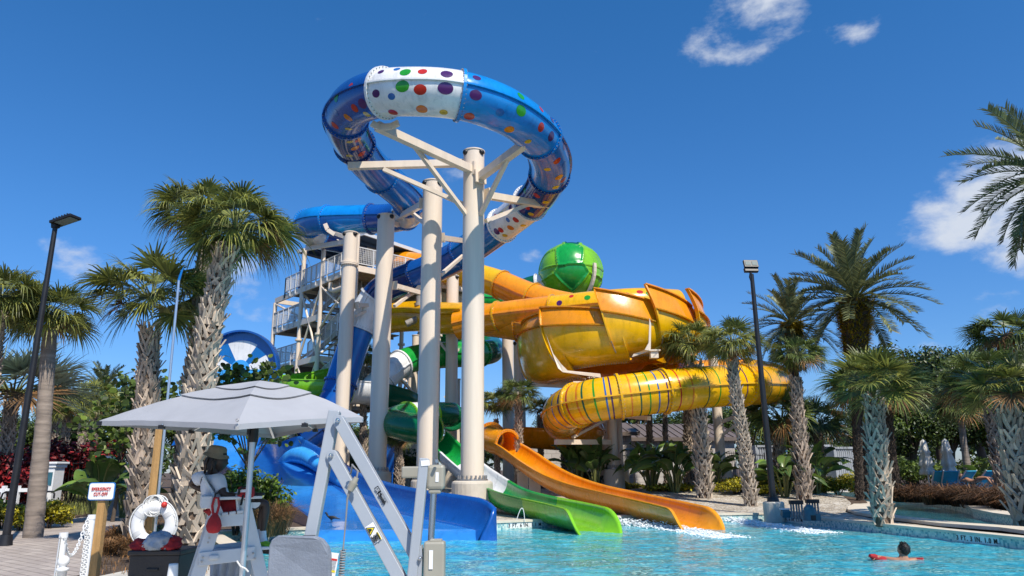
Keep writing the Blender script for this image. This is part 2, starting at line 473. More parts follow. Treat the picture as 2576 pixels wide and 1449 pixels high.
def text(body, height, c, xd, ud, m, parent=None, name='lettering', bold=0.0, wscale=1.0, spacing=1.0):
    cu = bpy.data.curves.new('lettering', 'FONT')
    cu.body = body; cu.size = 1.0; cu.align_x = 'CENTER'; cu.align_y = 'CENTER'
    cu.offset = bold; cu.space_character = spacing; cu.extrude = 0.003 / height
    ob = bpy.data.objects.new('lettering', cu); col.objects.link(ob)
    dg = bpy.context.evaluated_depsgraph_get()
    me = bpy.data.meshes.new_from_object(ob.evaluated_get(dg))
    bpy.data.objects.remove(ob)
    xd = V(xd).normalized(); ud = V(ud).normalized(); nd = xd.cross(ud)
    ys = [v.co.y for v in me.vertices]; ymid = (max(ys) + min(ys)) / 2
    k = height / 0.7
    mb = MB()
    mb.add([V(c) + xd * (v.co.x * k * wscale) + ud * ((v.co.y - ymid) * k) + nd * (v.co.z * k + 0.003) for v in me.vertices], [list(p.vertices) for p in me.polygons])
    bpy.data.meshes.remove(me)
    return mb.build(name, m, parent)

# ------------------------------------------------------------------ paths
class Path:
    def __init__(self, pts, step=0.2):
        self.ctrl = [V(p) for p in pts]
        c = [self.ctrl[0] * 2 - self.ctrl[1]] + self.ctrl + [self.ctrl[-1] * 2 - self.ctrl[-2]]
        raw = []
        for i in range(1, len(c) - 2):
            n = max(4, int((c[i + 1] - c[i]).length / 0.1))
            for k in range(n):
                t = k / n
                raw.append((self.cr(c[i - 1], c[i], c[i + 1], c[i + 2], t), i - 1 + t))
        raw.append((c[-2], len(self.ctrl) - 1.0))
        # light smoothing
        ps = [r[0] for r in raw]
        for it in range(25):
            ps = [ps[0]] + [(ps[i - 1] + ps[i] * 2 + ps[i + 1]) / 4 for i in range(1, len(ps) - 1)] + [ps[-1]]
        acc = [0.0]
        for i in range(1, len(ps)): acc.append(acc[-1] + (ps[i] - ps[i - 1]).length)
        self.L = acc[-1]
        n = max(2, int(self.L / step))
        self.step = self.L / n
        self.p = []; self.u = []
        j = 0
        for k in range(n + 1):
            s = min(self.L, k * self.step)
            while j < len(acc) - 2 and acc[j + 1] < s: j += 1
            d = acc[j + 1] - acc[j]
            t = (s - acc[j]) / d if d > 0 else 0
            self.p.append(ps[j].lerp(ps[j + 1], t))
            self.u.append(raw[j][1] * (1 - t) + raw[j + 1][1] * t)
        self.fr = []
        pS = None
        for i in range(n + 1):
            T = (self.p[min(i + 1, n)] - self.p[max(i - 1, 0)]).normalized()
            S = T.cross(V((0, 0, 1)))
            if S.length < 0.35 and pS is not None:
                S = pS - T * pS.dot(T)
            S.normalize()
            if pS is not None and S.dot(pS) < 0: S = -S
            pS = S
            self.fr.append((T, S, S.cross(T)))
    @staticmethod
    def cr(a, b, c, d, t):
        return 0.5 * ((2 * b) + (c - a) * t + (2 * a - 5 * b + 4 * c - d) * t * t + (3 * b - a - 3 * c + d) * t * t * t)
    def idx(self, u):
        for i, x in enumerate(self.u):
            if x >= u: return i
        return len(self.u) - 1
    def at(self, s):
        k = max(0, min(len(self.p) - 1.001, s / self.step))
        i = int(k); t = k - i
        S = self.fr[i][1].lerp(self.fr[i + 1][1], t).normalized()
        U = self.fr[i][2].lerp(self.fr[i + 1][2], t).normalized()
        return self.p[i].lerp(self.p[i + 1], t), S, U
def tube_part(path, u0, u1, r, m, parent, name='tube_section', n=36, seam=True, inner=False, dots=None, stripes=None):
    i0, i1 = path.idx(u0), path.idx(u1)
    mb = MB(); mats = [m]
    vs = []; fs = []
    cnt = i1 - i0 + 1
    def ringset(rad):
        o = []
        for i in range(i0, i1 + 1):
            T, S, U = path.fr[i]
            for k in range(n):
                a = 2 * math.pi * k / n
                o.append(path.p[i] + (S * math.cos(a) + U * math.sin(a)) * rad)
        return o
    q = [(i * n + k, i * n + (k + 1) % n, (i + 1) * n + (k + 1) % n, (i + 1) * n + k) for i in range(cnt - 1) for k in range(n)]
    mb.add(ringset(r), q, 0, True)
    if inner:
        mb.add(ringset(r - 0.05), [f[::-1] for f in q], 0, True)
        for b in (0, cnt - 1):
            pa = [mb.v[b * n + k] for k in range(n)]; pb = [mb.v[cnt * n + b * n + k] for k in range(n)]
            mb.add(pa + pb, [(k, (k + 1) % n, n + (k + 1) % n, n + k) for k in range(n)], 0)
    if seam:
        for sg in (1, -1):
            for dz in (0,):
                vs = []; h = 0.028; w = 0.085
                for i in range(i0, i1 + 1):
                    T, S, U = path.fr[i]
                    c = path.p[i] + S * sg * (r - 0.01)
                    vs += [c - U * h, c + S * sg * w - U * h, c + S * sg * w + U * h, c + U * h]
                fs = []
                for i in range(cnt - 1):
                    for k in range(3):
                        fs.append((4 * i + k, 4 * i + k + 1, 4 * i + k + 5, 4 * i + k + 4))
                mb.add(vs, fs, 0)
    for d in (dots or []):
        u, th, rad, dm = d
        if dm not in mats: mats.append(dm)
        s0 = path.idx(u) * path.step
        vs = []; K = 18
        def pt(ds, dt):
            c, S, U = path.at(s0 + ds)
            a = R(th) + dt / r
            return c + (S * math.cos(a) + U * math.sin(a)) * (r + 0.006)
        vs.append(pt(0, 0))
        for rr in (0.5, 1.0):
            for k in range(K):
                a = 2 * math.pi * k / K
                vs.append(pt(rad * rr * math.cos(a), rad * rr * math.sin(a)))
        fs = [(0, 1 + k, 1 + (k + 1) % K) for k in range(K)] + [(1 + k, 1 + K + k, 1 + K + (k + 1) % K, 1 + (k + 1) % K) for k in range(K)]
        mb.add(vs, fs, mats.index(dm), True)
    for (u, w, dm) in (stripes or []):
        if dm not in mats: mats.append(dm)
        s0 = path.idx(u) * path.step
        vs = []
        for ds in (-w / 2, w / 2):
            c, S, U = path.at(s0 + ds)
            for k in range(n):
                a = 2 * math.pi * k / n
                vs.append(c + (S * math.cos(a) + U * math.sin(a)) * (r + 0.007))
        mb.add(vs, [(k, (k + 1) % n, n + (k + 1) % n, n + k) for k in range(n)], mats.index(dm), True)
    return mb.build(name, mats, parent)
def flange_part(path, u, r, m, parent, name='flange', w=0.10, h=0.09, bolts=True):
    i = path.idx(u); n = 36
    mb = MB(); vs = []
    T, S, U = path.fr[i]; c = path.p[i]
    prof = [(r - 0.03, -w / 2), (r + h, -w / 2), (r + h, w / 2), (r - 0.03, w / 2)]
    for k in range(n):
        a = 2 * math.pi * k / n
        d = S * math.cos(a) + U * math.sin(a)
        for rr, t in prof: vs.append(c + d * rr + T * t)
    fs = []
    for k in range(n):
        b = (k + 1) % n
        for j in range(3): fs.append((4 * k + j, 4 * b + j, 4 * b + j + 1, 4 * k + j + 1))
    mb.add(vs, fs, 0)
    if bolts:
        for k in range(n):
            a = 2 * math.pi * (k + .5) / n
            d = S * math.cos(a) + U * math.sin(a)
            for sg in (-1, 1):
                mb.cyl(c + d * (r + h * .55) + T * sg * w * .5, c + d * (r + h * .55) + T * sg * (w * .5 + .03), 0.018, n=5, mi=1)
    return mb.build(name, [m, M['steelgrey']], parent)
def flume_part(path, u0, u1, r, m, parent, name='flume_section', a0=-205, a1=25, n=22, fall=0.0, hscale=1.0, flare=0.0, lip=0.10):
    i0, i1 = path.idx(u0), path.idx(u1)
    t = 0.045
    rings = []
    for i in range(i0, i1 + 1):
        T, S, U = path.fr[i]; c = path.p[i]
        k = 0.0
        if fall:
            k = sm((i - (i1 - fall / path.step)) / (fall / path.step)) ** 1.4
        A0 = a0 + (-120 - a0) * k * 0.97; A1 = a1 + (-60 - a1) * k * 0.97
        rr = r * (1 + flare * k)
        loop = []
        pr = []
        for j in range(n + 1):
            a = R(A0 + (A1 - A0) * j / n)
            pr.append((math.cos(a), math.sin(a)))
        inn = [(x * rr, y * rr * hscale) for x, y in pr]
        out = [(x * (rr + t), y * (rr + t) * hscale) for x, y in pr]
        l = lip * (1 - 0.5 * k)
        loop += inn
        loop.append((inn[-1][0] + l, inn[-1][1])); loop.append((inn[-1][0] + l, inn[-1][1] - 0.05))
        loop += out[::-1]
        loop.append((inn[0][0] - l, inn[0][1] - 0.05)); loop.append((inn[0][0] - l, inn[0][1]))
        rings.append([c + S * x + U * y for x, y in loop])
    mb = MB(); m_ = len(rings[0])
    fs = []
    for i in range(len(rings) - 1):
        for k in range(m_):
            b = (k + 1) % m_
            fs.append((i * m_ + k, i * m_ + b, (i + 1) * m_ + b, (i + 1) * m_ + k))
    mb.add([p for rg in rings for p in rg], fs, 0, False)
    for q, f in enumerate(fs):
        k = q % m_
        mb.s[q] = (k < n - 0) or (n + 3 <= k < 2 * n + 3)
    # end caps as quad strips
    for e in (0, len(rings) - 1):
        rg = rings[e]
        vs = []; f2 = []
        for j in range(n + 1):
            vs += [rg[j], rg[n + 3 + (n - j)]]
        for j in range(n): f2.append((2 * j, 2 * j + 1, 2 * j + 3, 2 * j + 2))
        mb.add(vs, f2, 0)
    return mb.build(name, m, parent)
# ------------------------------------------------------------------ ground, pool, river
def inpoly(x, y, poly):
    c = False; n = len(poly); j = n - 1
    for i in range(n):
        xi, yi = poly[i]; xj, yj = poly[j]
        if (yi > y) != (yj > y) and x < (xj - xi) * (y - yi) / (yj - yi) + xi: c = not c
        j = i
    return c
def resample(poly, step):
    o = []
    for i in range(len(poly)):
        a = V(poly[i]); b = V(poly[(i + 1) % len(poly)])
        n = max(1, int((b - a).length / step))
        for k in range(n): o.append(tuple(a.lerp(b, k / n)))
    return o
def sheet(name, poly, dz, m, label, cat, holes=(), step=1.0, zf=zg, pstep=1.0, kind='structure'):
    pts = []; edges = []
    polys = [resample(p, pstep) for p in [poly] + list(holes)]
    for pl in polys:
        b = len(pts); pts += [V(p) for p in pl]
        edges += [(b + i, b + (i + 1) % len(pl)) for i in range(len(pl))]
    x0 = min(p[0] for p in poly); x1 = max(p[0] for p in poly); y0 = min(p[1] for p in poly); y1 = max(p[1] for p in poly)
    y = y0 + step / 2
    while y < y1:
        x = x0 + step / 2
        while x < x1:
            if inpoly(x, y, poly) and not any(inpoly(x, y, h) for h in holes): pts.append(V((x, y)))
            x += step
        y += step
    vv, ee, ff, *_ = delaunay_2d_cdt([V((p[0], p[1])) for p in pts], edges, [], 0, 1e-4)
    fs = []
    for f in ff:
        cx = sum(vv[i].x for i in f) / 3; cy = sum(vv[i].y for i in f) / 3
        if inpoly(cx, cy, poly) and not any(inpoly(cx, cy, h) for h in holes): fs.append(tuple(f))
    mb = MB(); mb.add([(v.x, v.y, zf(v.x, v.y) + dz) for v in vv], fs, 0, True)
    o = mb.build(name, m, local=True)
    return tag(o, label, cat, kind=kind)
def xy(p): return (p.x, p.y)
CZ = 0.24
pa = G(1934, 1290, CZ); pb = G(2576, 1353, CZ)
pb2 = pa + (pb - pa) * 2.1
W1 = [G(1244, 1312, CZ), G(1431, 1304, CZ), G(1586, 1297, CZ), G(1705, 1294, CZ), G(1837, 1292, CZ)]
g_l = G(545, 1338, CZ); f_l = G(612, 1377, CZ); h_l = G(770, 1328, CZ)
POOL = [xy(p) for p in [pa, pb, pb2]] + [(14.5, 0.5), (2.2, 0.5), (0.2, 4.6), (-2.4, 8.6)] + [xy(f_l), xy(g_l), xy(h_l)] + [xy(p) for p in W1]
RZ = 0.30
riv_px = [(2045, 1238), (2110, 1238), (2203, 1243), (2255, 1247), (2341, 1256), (2400, 1266), (2440, 1275), (2446, 1281), (2500, 1292), (2565, 1301), (2700, 1320), (2700, 1346), (2576, 1328), (2417, 1317), (2258, 1299), (2203, 1290), (2182, 1283), (2180, 1276), (2192, 1270), (2186, 1264), (2165, 1260), (2130, 1257), (2045, 1252)]
RIVER = [xy(G(px, py, RZ)) for px, py in riv_px]
def offset_poly(poly, d):
    n = len(poly); o = []
    ar = sum(poly[i][0] * poly[(i + 1) % n][1] - poly[(i + 1) % n][0] * poly[i][1] for i in range(n))
    sg = 1 if ar > 0 else -1
    for i in range(n):
        a = V(poly[i - 1]); b = V(poly[i]); c = V(poly[(i + 1) % n])
        e1 = (b - a).normalized(); e2 = (c - b).normalized()
        n1 = V((e1.y, -e1.x)) * sg; n2 = V((e2.y, -e2.x)) * sg
        nn = (n1 + n2)
        if nn.length < 1e-3: nn = n1
        nn.normalize()
        k = d / max(0.45, nn.dot(n1))
        o.append(tuple(b + nn * k))
    return o
COP = 0.36
# main ground: one sheet to the horizon with the two basins cut out
bigpts = [(-500, -40), (500, -40), (500, 900), (-500, 900)]
pool_hole = offset_poly(POOL, 0.10); riv_hole = offset_poly(RIVER, 0.10)
def ground_sheet():
    pts = []; edges = []
    for pl in (resample(pool_hole, 1.5), resample(riv_hole, 1.5), bigpts):
        b = len(pts); pts += [V(p) for p in pl]
        edges += [(b + i, b + (i + 1) % len(pl)) for i in range(len(pl))]
    y = -20
    while y < 80:
        x = -60
        while x < 70:
            if not inpoly(x, y, pool_hole) and not inpoly(x, y, riv_hole): pts.append(V((x + 0.01, y + 0.013)))
            x += 1.5
        y += 1.5
    vv, ee, ff, *_ = delaunay_2d_cdt(pts, edges, [], 0, 1e-4)
    fs = []
    for f in ff:
        cx = sum(vv[i].x for i in f) / 3; cy = sum(vv[i].y for i in f) / 3
        if not inpoly(cx, cy, pool_hole) and not inpoly(cx, cy, riv_hole): fs.append(tuple(f))
    mb = MB(); mb.add([(v.x, v.y, zg(v.x, v.y)) for v in vv], fs, 0, True)
    tag(mb.build('ground', M['soil'], local=True), 'dark mulch and soil ground of the water park beds', 'ground', kind='structure')
ground_sheet()
# gravel bed under the slides, brick path on the left
GR = [xy(p) for p in W1] + [xy(pa), xy(pb), xy(pb2)]
gr_in = offset_poly(POOL, 0.30)
npool = len(POOL)
gi = {tuple(POOL[i]): gr_in[i] for i in range(npool)}
gr_poly = [gi[xy(h_l)]] + [gi[xy(p)] for p in W1] + [gi[xy(pa)], gi[xy(pb)]]
ri_out = offset_poly(RIVER, 0.7)
gr_poly += [ri_out[11], ri_out[13], ri_out[14], ri_out[16], ri_out[18], ri_out[20]]
gr_poly += [(13.2, 36), (11, 37), (4, 36.5), (-3, 40), (-10, 41), (-10.5, 33), (-6, 26)]
sheet('gravel', gr_poly, 0.03, M['gravel'], 'bed of white and tan pebbles under the slides behind the pool edge', 'gravel', step=1.2)
path_poly = [xy(G(-400, 1352, .2)), xy(G(-60, 1338, .2)), xy(G(40, 1322, .2)), xy(G(140, 1311, .2)), xy(G(230, 1301, .2)), xy(G(330, 1297, .2)), xy(G(345, 1304, .2)), xy(G(300, 1322, .2)), xy(G(262, 1345, .2)), xy(G(225, 1385, .2)), xy(G(205, 1449, .2)), (-7.0, 9), (-7, 3), (-30, 3)]
sheet('footpath', path_poly, 0.02, M['pavers'], 'curving brick paver footpath in tan and grey', 'path', step=1.2)
deck_poly = [(-7.0, 8.6), (-6.4, 11.2)] + [tuple(V(offset_poly(POOL, COP)[POOL.index(xy(f_l))]))] + [(-2.9, 8.5), (-0.3, 4.4), (1.7, 0.3), (1.7, -8), (-7, -8)]
sheet('pool_deck', deck_poly, 0.02, M['concrete'], 'pale concrete pool deck under the lifeguard chair', 'deck', step=1.5)

def wall_uv_mesh(name, poly, z0, z1, m, label, cat, closed=True, inward=0.0):
    me_v = []; me_f = []; uv = []
    n = len(poly); s = 0.0
    mb = MB(); uvs = []
    for i in range(n if closed else n - 1):
        a = V(poly[i]); b = V(poly[(i + 1) % n]); L = (b - a).length
        mb.add([(a.x, a.y, z0), (b.x, b.y, z0), (b.x, b.y, z1), (a.x, a.y, z1)], [(0, 1, 2, 3)])
        uvs += [s, z0, s + L, z0, s + L, z1, s, z1]
        s += L
    o = mb.build(name, m, local=True)
    l = o.data.uv_layers.new(name='UVMap'); l.data.foreach_set('uv', uvs)
    return tag(o, label, cat, kind='structure')
def coping_mesh(name, poly, w, z0, z1, m, label, cat):
    out = offset_poly(poly, w); inn = offset_poly(poly, -0.03)
    n = len(poly); mb = MB()
    for i in range(n):
        j = (i + 1) % n
        q = [inn[i], inn[j], out[j], out[i]]
        vs = [(p[0], p[1], z0) for p in q] + [(p[0], p[1], z1) for p in q]
        mb.add(vs, [(4, 5, 6, 7), (0, 1, 5, 4), (2, 3, 7, 6)])
    return tag(mb.build(name, m, local=True, bevel=0.0), label, cat, kind='structure')
wall_uv_mesh('pool_wall', POOL, -1.1, 0.19, M['tile'], 'pool side wall of small pale green and white mosaic tiles', 'pool wall')
coping_mesh('pool_coping', POOL, COP, 0.19, 0.25, M['coping'], 'cream stone coping along the pool edge', 'coping')
wall_uv_mesh('river_wall', RIVER, -0.9, 0.25, M['tile'], 'lazy river side wall of pale blue mosaic', 'pool wall')
coping_mesh('river_coping', RIVER, 0.62, 0.25, 0.33, M['coping'], 'wide cream coping curving along the lazy river', 'coping')
def flat(poly, z, name, m, label, cat):
    vv, ee, ff, *_ = delaunay_2d_cdt([V(p) for p in poly], [(i, (i + 1) % len(poly)) for i in range(len(poly))], [], 0, 1e-4)
    fs = [tuple(f) for f in ff if inpoly(sum(vv[i].x for i in f) / 3, sum(vv[i].y for i in f) / 3, poly)]
    mb = MB(); mb.add([(v.x, v.y, z) for v in vv], fs)
    return tag(mb.build(name, m, local=True), label, cat, kind='structure')
flat(POOL, -1.1, 'pool_floor', M['tile'], 'floor of the pool under the water', 'pool floor')
flat(RIVER, -0.9, 'river_floor', M['tile'], 'floor of the lazy river under the water', 'pool floor')
# rippled water
def ripple(x, y, k=1.0):
    z = 0.0
    z += 0.020 * noise.noise(V((x * 1.1, y * 1.4, 3.1)))
    z += 0.016 * noise.noise(V((x * 2.9 + 7, y * 3.6, 8.2)))
    z += 0.007 * noise.noise(V((x * 7.0, y * 8.0 + 4, 1.7)))
    return z * k
def water_mesh(name, poly, z, step, m, label, k=1.0):
    x0 = min(p[0] for p in poly) ; x1 = max(p[0] for p in poly); y0 = min(p[1] for p in poly); y1 = max(p[1] for p in poly)
    nx = int((x1 - x0) / step) + 2; ny = int((y1 - y0) / step) + 2
    idx = {}; vs = []; fs = []
    grow = offset_poly(poly, 0.06)
    def gv(i, j):
        if (i, j) not in idx:
            idx[(i, j)] = len(vs)
            x = x0 + i * step; y = y0 + j * step
            vs.append((x, y, z + ripple(x, y, k)))
        return idx[(i, j)]
    for j in range(ny):
        for i in range(nx):
            if inpoly(x0 + (i + .5) * step, y0 + (j + .5) * step, grow):
                fs.append((gv(i, j), gv(i + 1, j), gv(i + 1, j + 1), gv(i, j + 1)))
    mb = MB(); mb.add(vs, fs, 0, True)
    return tag(mb.build(name, m, local=True), label, 'water', kind='structure')
WPOOL = [p for p in POOL]
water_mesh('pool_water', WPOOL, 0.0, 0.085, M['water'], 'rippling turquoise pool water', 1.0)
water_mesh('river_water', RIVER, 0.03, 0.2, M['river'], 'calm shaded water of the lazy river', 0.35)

# ------------------------------------------------------------------ sky and sun
SUN_EL, SUN_AZ = R(51), R(31)
world = bpy.data.worlds.new('World'); scene.world = world; world.use_nodes = True
wnt = world.node_tree; bg = wnt.nodes['Background']
sky = wnt.nodes.new('ShaderNodeTexSky'); sky.sky_type = 'NISHITA'; sky.sun_disc = False
sky.sun_elevation = SUN_EL; sky.sun_rotation = math.pi - SUN_AZ
sky.altitude = 0; sky.air_density = 1.0; sky.dust_density = 0.25; sky.ozone_density = 2.2
SKYK = 0.124
bg.inputs['Strength'].default_value = SKYK
def build_sky():
    nt = wnt
    hs = nt.nodes.new('ShaderNodeHueSaturation'); hs.inputs['Saturation'].default_value = 1.05; hs.inputs['Value'].default_value = 1.0
    nt.links.new(sky.outputs['Color'], hs.inputs['Color'])
    tc = nt.nodes.new('ShaderNodeTexCoord')
    dirv = tc.outputs['Generated']
    mp = nt.nodes.new('ShaderNodeMapping'); mp.inputs['Scale'].default_value = (1, 1, 1.7)
    nt.links.new(dirv, mp.inputs['Vector'])
    nz = nt.nodes.new('ShaderNodeTexNoise'); nz.inputs['Scale'].default_value = 13; nz.inputs['Detail'].default_value = 8; nz.inputs['Roughness'].default_value = 0.58; nz.inputs['Distortion'].default_value = 0.1
    nt.links.new(mp.outputs['Vector'], nz.inputs['Vector'])
    # each cloud: a soft patch of sky round a direction
    total = None
    clouds = [(1825, 95, 0.075, 0.065, 0.88), (1900, 55, 0.085, 0.06, 0.9), (1975, 15, 0.05, 0.04, 0.7), (2140, 50, 0.045, 0.06, 0.6), (2390, 575, 0.08, 0.055, 0.85), (2460, 545, 0.10, 0.08, 1.15), (2570, 500, 0.13, 0.11, 1.3), (2520, 590, 0.12, 0.04, 0.9), (2210, 545, 0.04, 0.03, 0.35), (1340, 660, 0.036, 0.024, 0.75),
              (1140, 440, 0.04, 0.025, 0.55), (1235, 480, 0.035, 0.02, 0.35), (165, 650, 0.06, 0.04, 0.95), (600, 715, 0.05, 0.06, 1.05), (650, 775, 0.07, 0.03, 0.9), (2205, 880, 0.04, 0.022, 1.0), (2380, 850, 0.06, 0.02, 0.7), (2520, 770, 0.07, 0.035, 0.6), (2480, 600, 0.13, 0.03, 0.5)]
    for px, py, w, h, st in clouds:
        d = ray(px, py).normalized()
        rt = V((d.y, -d.x, 0)).normalized(); up = rt.cross(d)
        dots = []
        for ax, s in ((rt, w), (up, h)):
            vm = nt.nodes.new('ShaderNodeVectorMath'); vm.operation = 'DOT_PRODUCT'; vm.inputs[1].default_value = ax / s
            nt.links.new(dirv, vm.inputs[0])
            sq = nt.nodes.new('ShaderNodeMath'); sq.operation = 'POWER'; sq.inputs[1].default_value = 2
            ab = nt.nodes.new('ShaderNodeMath'); ab.operation = 'ABSOLUTE'
            nt.links.new(vm.outputs['Value'], ab.inputs[0]); nt.links.new(ab.outputs[0], sq.inputs[0])
            dots.append(sq.outputs[0])
        fw = nt.nodes.new('ShaderNodeVectorMath'); fw.operation = 'DOT_PRODUCT'; fw.inputs[1].default_value = d
        nt.links.new(dirv, fw.inputs[0])
        gt = nt.nodes.new('ShaderNodeMath'); gt.operation = 'GREATER_THAN'; gt.inputs[1].default_value = 0.5
        nt.links.new(fw.outputs['Value'], gt.inputs[0])
        ad = nt.nodes.new('ShaderNodeMath'); ad.operation = 'ADD'
        nt.links.new(dots[0], ad.inputs[0]); nt.links.new(dots[1], ad.inputs[1])
        mr = nt.nodes.new('ShaderNodeMapRange'); mr.interpolation_type = 'SMOOTHSTEP'
        mr.inputs['From Min'].default_value = 1.0; mr.inputs['From Max'].default_value = 0.0
        mr.inputs['To Min'].default_value = 0.0; mr.inputs['To Max'].default_value = st
        nt.links.new(ad.outputs[0], mr.inputs['Value'])
        mu = nt.nodes.new('ShaderNodeMath'); mu.operation = 'MULTIPLY'
        nt.links.new(mr.outputs['Result'], mu.inputs[0]); nt.links.new(gt.outputs[0], mu.inputs[1])
        if total is None: total = mu.outputs[0]
        else:
            mm = nt.nodes.new('ShaderNodeMath'); mm.operation = 'MAXIMUM'
            nt.links.new(total, mm.inputs[0]); nt.links.new(mu.outputs[0], mm.inputs[1]); total = mm.outputs[0]
    nr = nt.nodes.new('ShaderNodeMath'); nr.operation = 'MULTIPLY_ADD'; nr.inputs[1].default_value = 2.9; nr.inputs[2].default_value = -1.5
    nt.links.new(nz.outputs['Fac'], nr.inputs[0])
    ad = nt.nodes.new('ShaderNodeMath'); ad.operation = 'ADD'
    nt.links.new(total, ad.inputs[0]); nt.links.new(nr.outputs[0], ad.inputs[1])
    mu = nt.nodes.new('ShaderNodeMapRange'); mu.interpolation_type = 'SMOOTHSTEP'
    mu.inputs['From Min'].default_value = 0.47; mu.inputs['From Max'].default_value = 1.40; mu.inputs['To Max'].default_value = 0.92
    nt.links.new(ad.outputs[0], mu.inputs['Value'])
    mx = nt.nodes.new('ShaderNodeMix'); mx.data_type = 'RGBA'
    nt.links.new(mu.outputs[0], mx.inputs['Factor'])
    tn = nt.nodes.new('ShaderNodeMix'); tn.data_type = 'RGBA'; tn.blend_type = 'MULTIPLY'; tn.inputs['Factor'].default_value = 1
    nt.links.new(hs.outputs['Color'], tn.inputs['A']); sx = nt.nodes.new('ShaderNodeSeparateXYZ'); nt.links.new(dirv, sx.inputs[0])
    nt.links.new(ramp(nt, sx.outputs['Z'], [(0.0, (0.50, 0.60, 0.88)), (0.14, (0.43, 0.70, 1.05)), (0.30, (0.38, 0.77, 1.15)), (0.65, (0.27, 0.81, 1.20))]), tn.inputs['B'])
    nt.links.new(tn.outputs['Result'], mx.inputs['A'])
    mx.inputs['B'].default_value = rgba((5.2, 5.6, 6.3))
    nt.links.new(mx.outputs['Result'], bg.inputs['Color'])
build_sky()
sl = bpy.data.lights.new('sun', 'SUN'); sl.energy = 5.0; sl.angle = R(0.53); sl.color = (1.0, 0.93, 0.82)
so = bpy.data.objects.new('sun', sl); col.objects.link(so)
sdir = V((math.sin(SUN_AZ) * math.cos(SUN_EL), -math.cos(SUN_AZ) * math.cos(SUN_EL), math.sin(SUN_EL)))
so.rotation_euler = sdir.to_track_quat('Z', 'Y').to_euler()
scene.view_settings.view_transform = 'Standard'
scene.view_settings.look = 'None'
scene.view_settings.exposure = 0.12
scene.view_settings.gamma = 1.0

# ------------------------------------------------------------------ blue tube slide + wave wall (one bolted slide)
blue = thing('water_slide', 'blue tube water slide with polka dots, looping above the columns to a wave wall', 'water slide', onground(617, 1100, 38))
BP = [(960, 640, 46.5), (905, 618, 45.3), (850, 604, 44), (795, 593, 42.2), (768, 572, 40.2), (790, 556, 38.6), (850, 553, 37.8), (930, 551, 37.3), (990, 548, 36.6), (1035, 530, 35.2), (1018, 493, 33.3), (975, 455, 31.3), (930, 415, 29.3), (893, 366, 27.2), (868, 310, 25), (890, 262, 23.2), (955, 236, 21.8), (1040, 231, 21.2), (1148, 238, 21.2), (1260, 273, 22.0), (1345, 332, 23.9), (1384, 400, 26.2), (1377, 455, 28.2), (1345, 500, 30), (1290, 547, 32), (1230, 592, 33.7), (1160, 640, 35), (1090, 675, 36), (1020, 703, 36.8), (965, 727, 37.3), (930, 767, 37.5), (903, 830, 37.5), (875, 910, 37.2), (845, 1000, 36.8), (808, 1075, 36.3), (765, 1112, 36)]
bpath = Path([P(*q) for q in BP], 0.16)
BR = 0.80
DP, DG, DR_, DO, DB, DY = M['dot_purple'], M['dot_green'], M['dot_red'], M['dot_orange'], M['dot_blue'], M['dot_gold']
secs = [(0, 1.0, 'clear'), (1.0, 3.0, 'navy'), (3.0, 4.55, 'clear'), (4.55, 5.6, 'blue'), (5.6, 7.0, 'blue'), (7.0, 8.55, 'royal'), (8.55, 9.6, 'clear'), (9.6, 11.3, 'blue2'), (11.3, 13.0, 'blue2'), (13.0, 14.2, 'navy'), (14.2, 16.1, 'royal'),
        (16.1, 18.0, 'white_fg'), (18.0, 20.2, 'blue'), (20.2, 21.7, 'blue2'), (21.7, 23.2, 'navy'), (23.2, 24.4, 'white_fg'), (24.4, 26.0, 'blue2'), (26.0, 27.6, 'royal'), (27.6, 29.6, 'navy'), (29.6, 31.0, 'white_fg'), (31.0, 32.6, 'blue2'), (32.6, 34.0, 'royal'), (34.0, 35, 'navy')]
# the side of the tube that faces the viewer at the front of the loop
def side_sign(u):
    i = bpath.idx(u); return 1 if bpath.fr[i][1].dot(EYEV - bpath.p[i]) > 0 else -1
def dotlist(u0, u1, rows):
    sg = side_sign((u0 + u1) / 2); o = []
    for f, th, r_, m_ in rows:
        th -= 30; o.append((u0 + (u1 - u0) * f, th if sg > 0 else 180 - th, r_, m_))
    return o
pat = [(0.10, 60, .10, DP), (0.12, 2, .13, DP), (0.28, -8, .11, DB), (0.42, 52, .16, DG), (0.42, 14, .19, DG), (0.62, 54, .13, DR_), (0.62, 6, .17, DR_), (0.86, 50, .16, DP), (0.86, 12, .20, DP), (0.26, -52, .16, DR_), (0.58, -42, .17, DO), (0.84, -48, .13, DY), (0.30, 66, .1, DB)]
pat2 = [(0.12, 56, .12, DP), (0.12, 8, .17, DP), (0.12, -48, .17, DR_), (0.31, -14, .13, DB), (0.50, 50, .14, DG), (0.50, 10, .19, DG), (0.48, -46, .17, DO), (0.70, 52, .12, DR_), (0.70, 2, .17, DR_), (0.88, 48, .14, DP), (0.88, 2, .19, DP), (0.72, -48, .13, DY)]
pat3 = [(0.15, 20, .16, DP), (0.2, -25, .17, DR_), (0.4, -8, .13, DB), (0.5, 25, .17, DG), (0.55, -35, .18, DO), (0.75, -20, .16, DR_), (0.75, 35, .12, DR_), (0.9, -15, .18, DP), (0.85, -45, .14, DY), (0.3, -60, .14, DY)]
dmap = {(16.1, 18.0): pat, (18.0, 20.2): pat2, (20.2, 21.7): pat3, (14.2, 16.1): pat3, (13.0, 14.2): pat3, (21.7, 23.2): pat3, (23.2, 24.4): pat3}
for u0, u1, m_ in secs:
    dl = dotlist(u0, u1, dmap[(u0, u1)]) if (u0, u1) in dmap else None
    tube_part(bpath, u0, u1, BR, M[m_], blue, dots=dl, inner=(u1 == 35))
flc = {0: 'white_fg', 16.1: 'white_fg', 23.2: 'white_fg', 24.4: 'white_fg', 29.6: 'white_fg', 31.0: 'white_fg'}
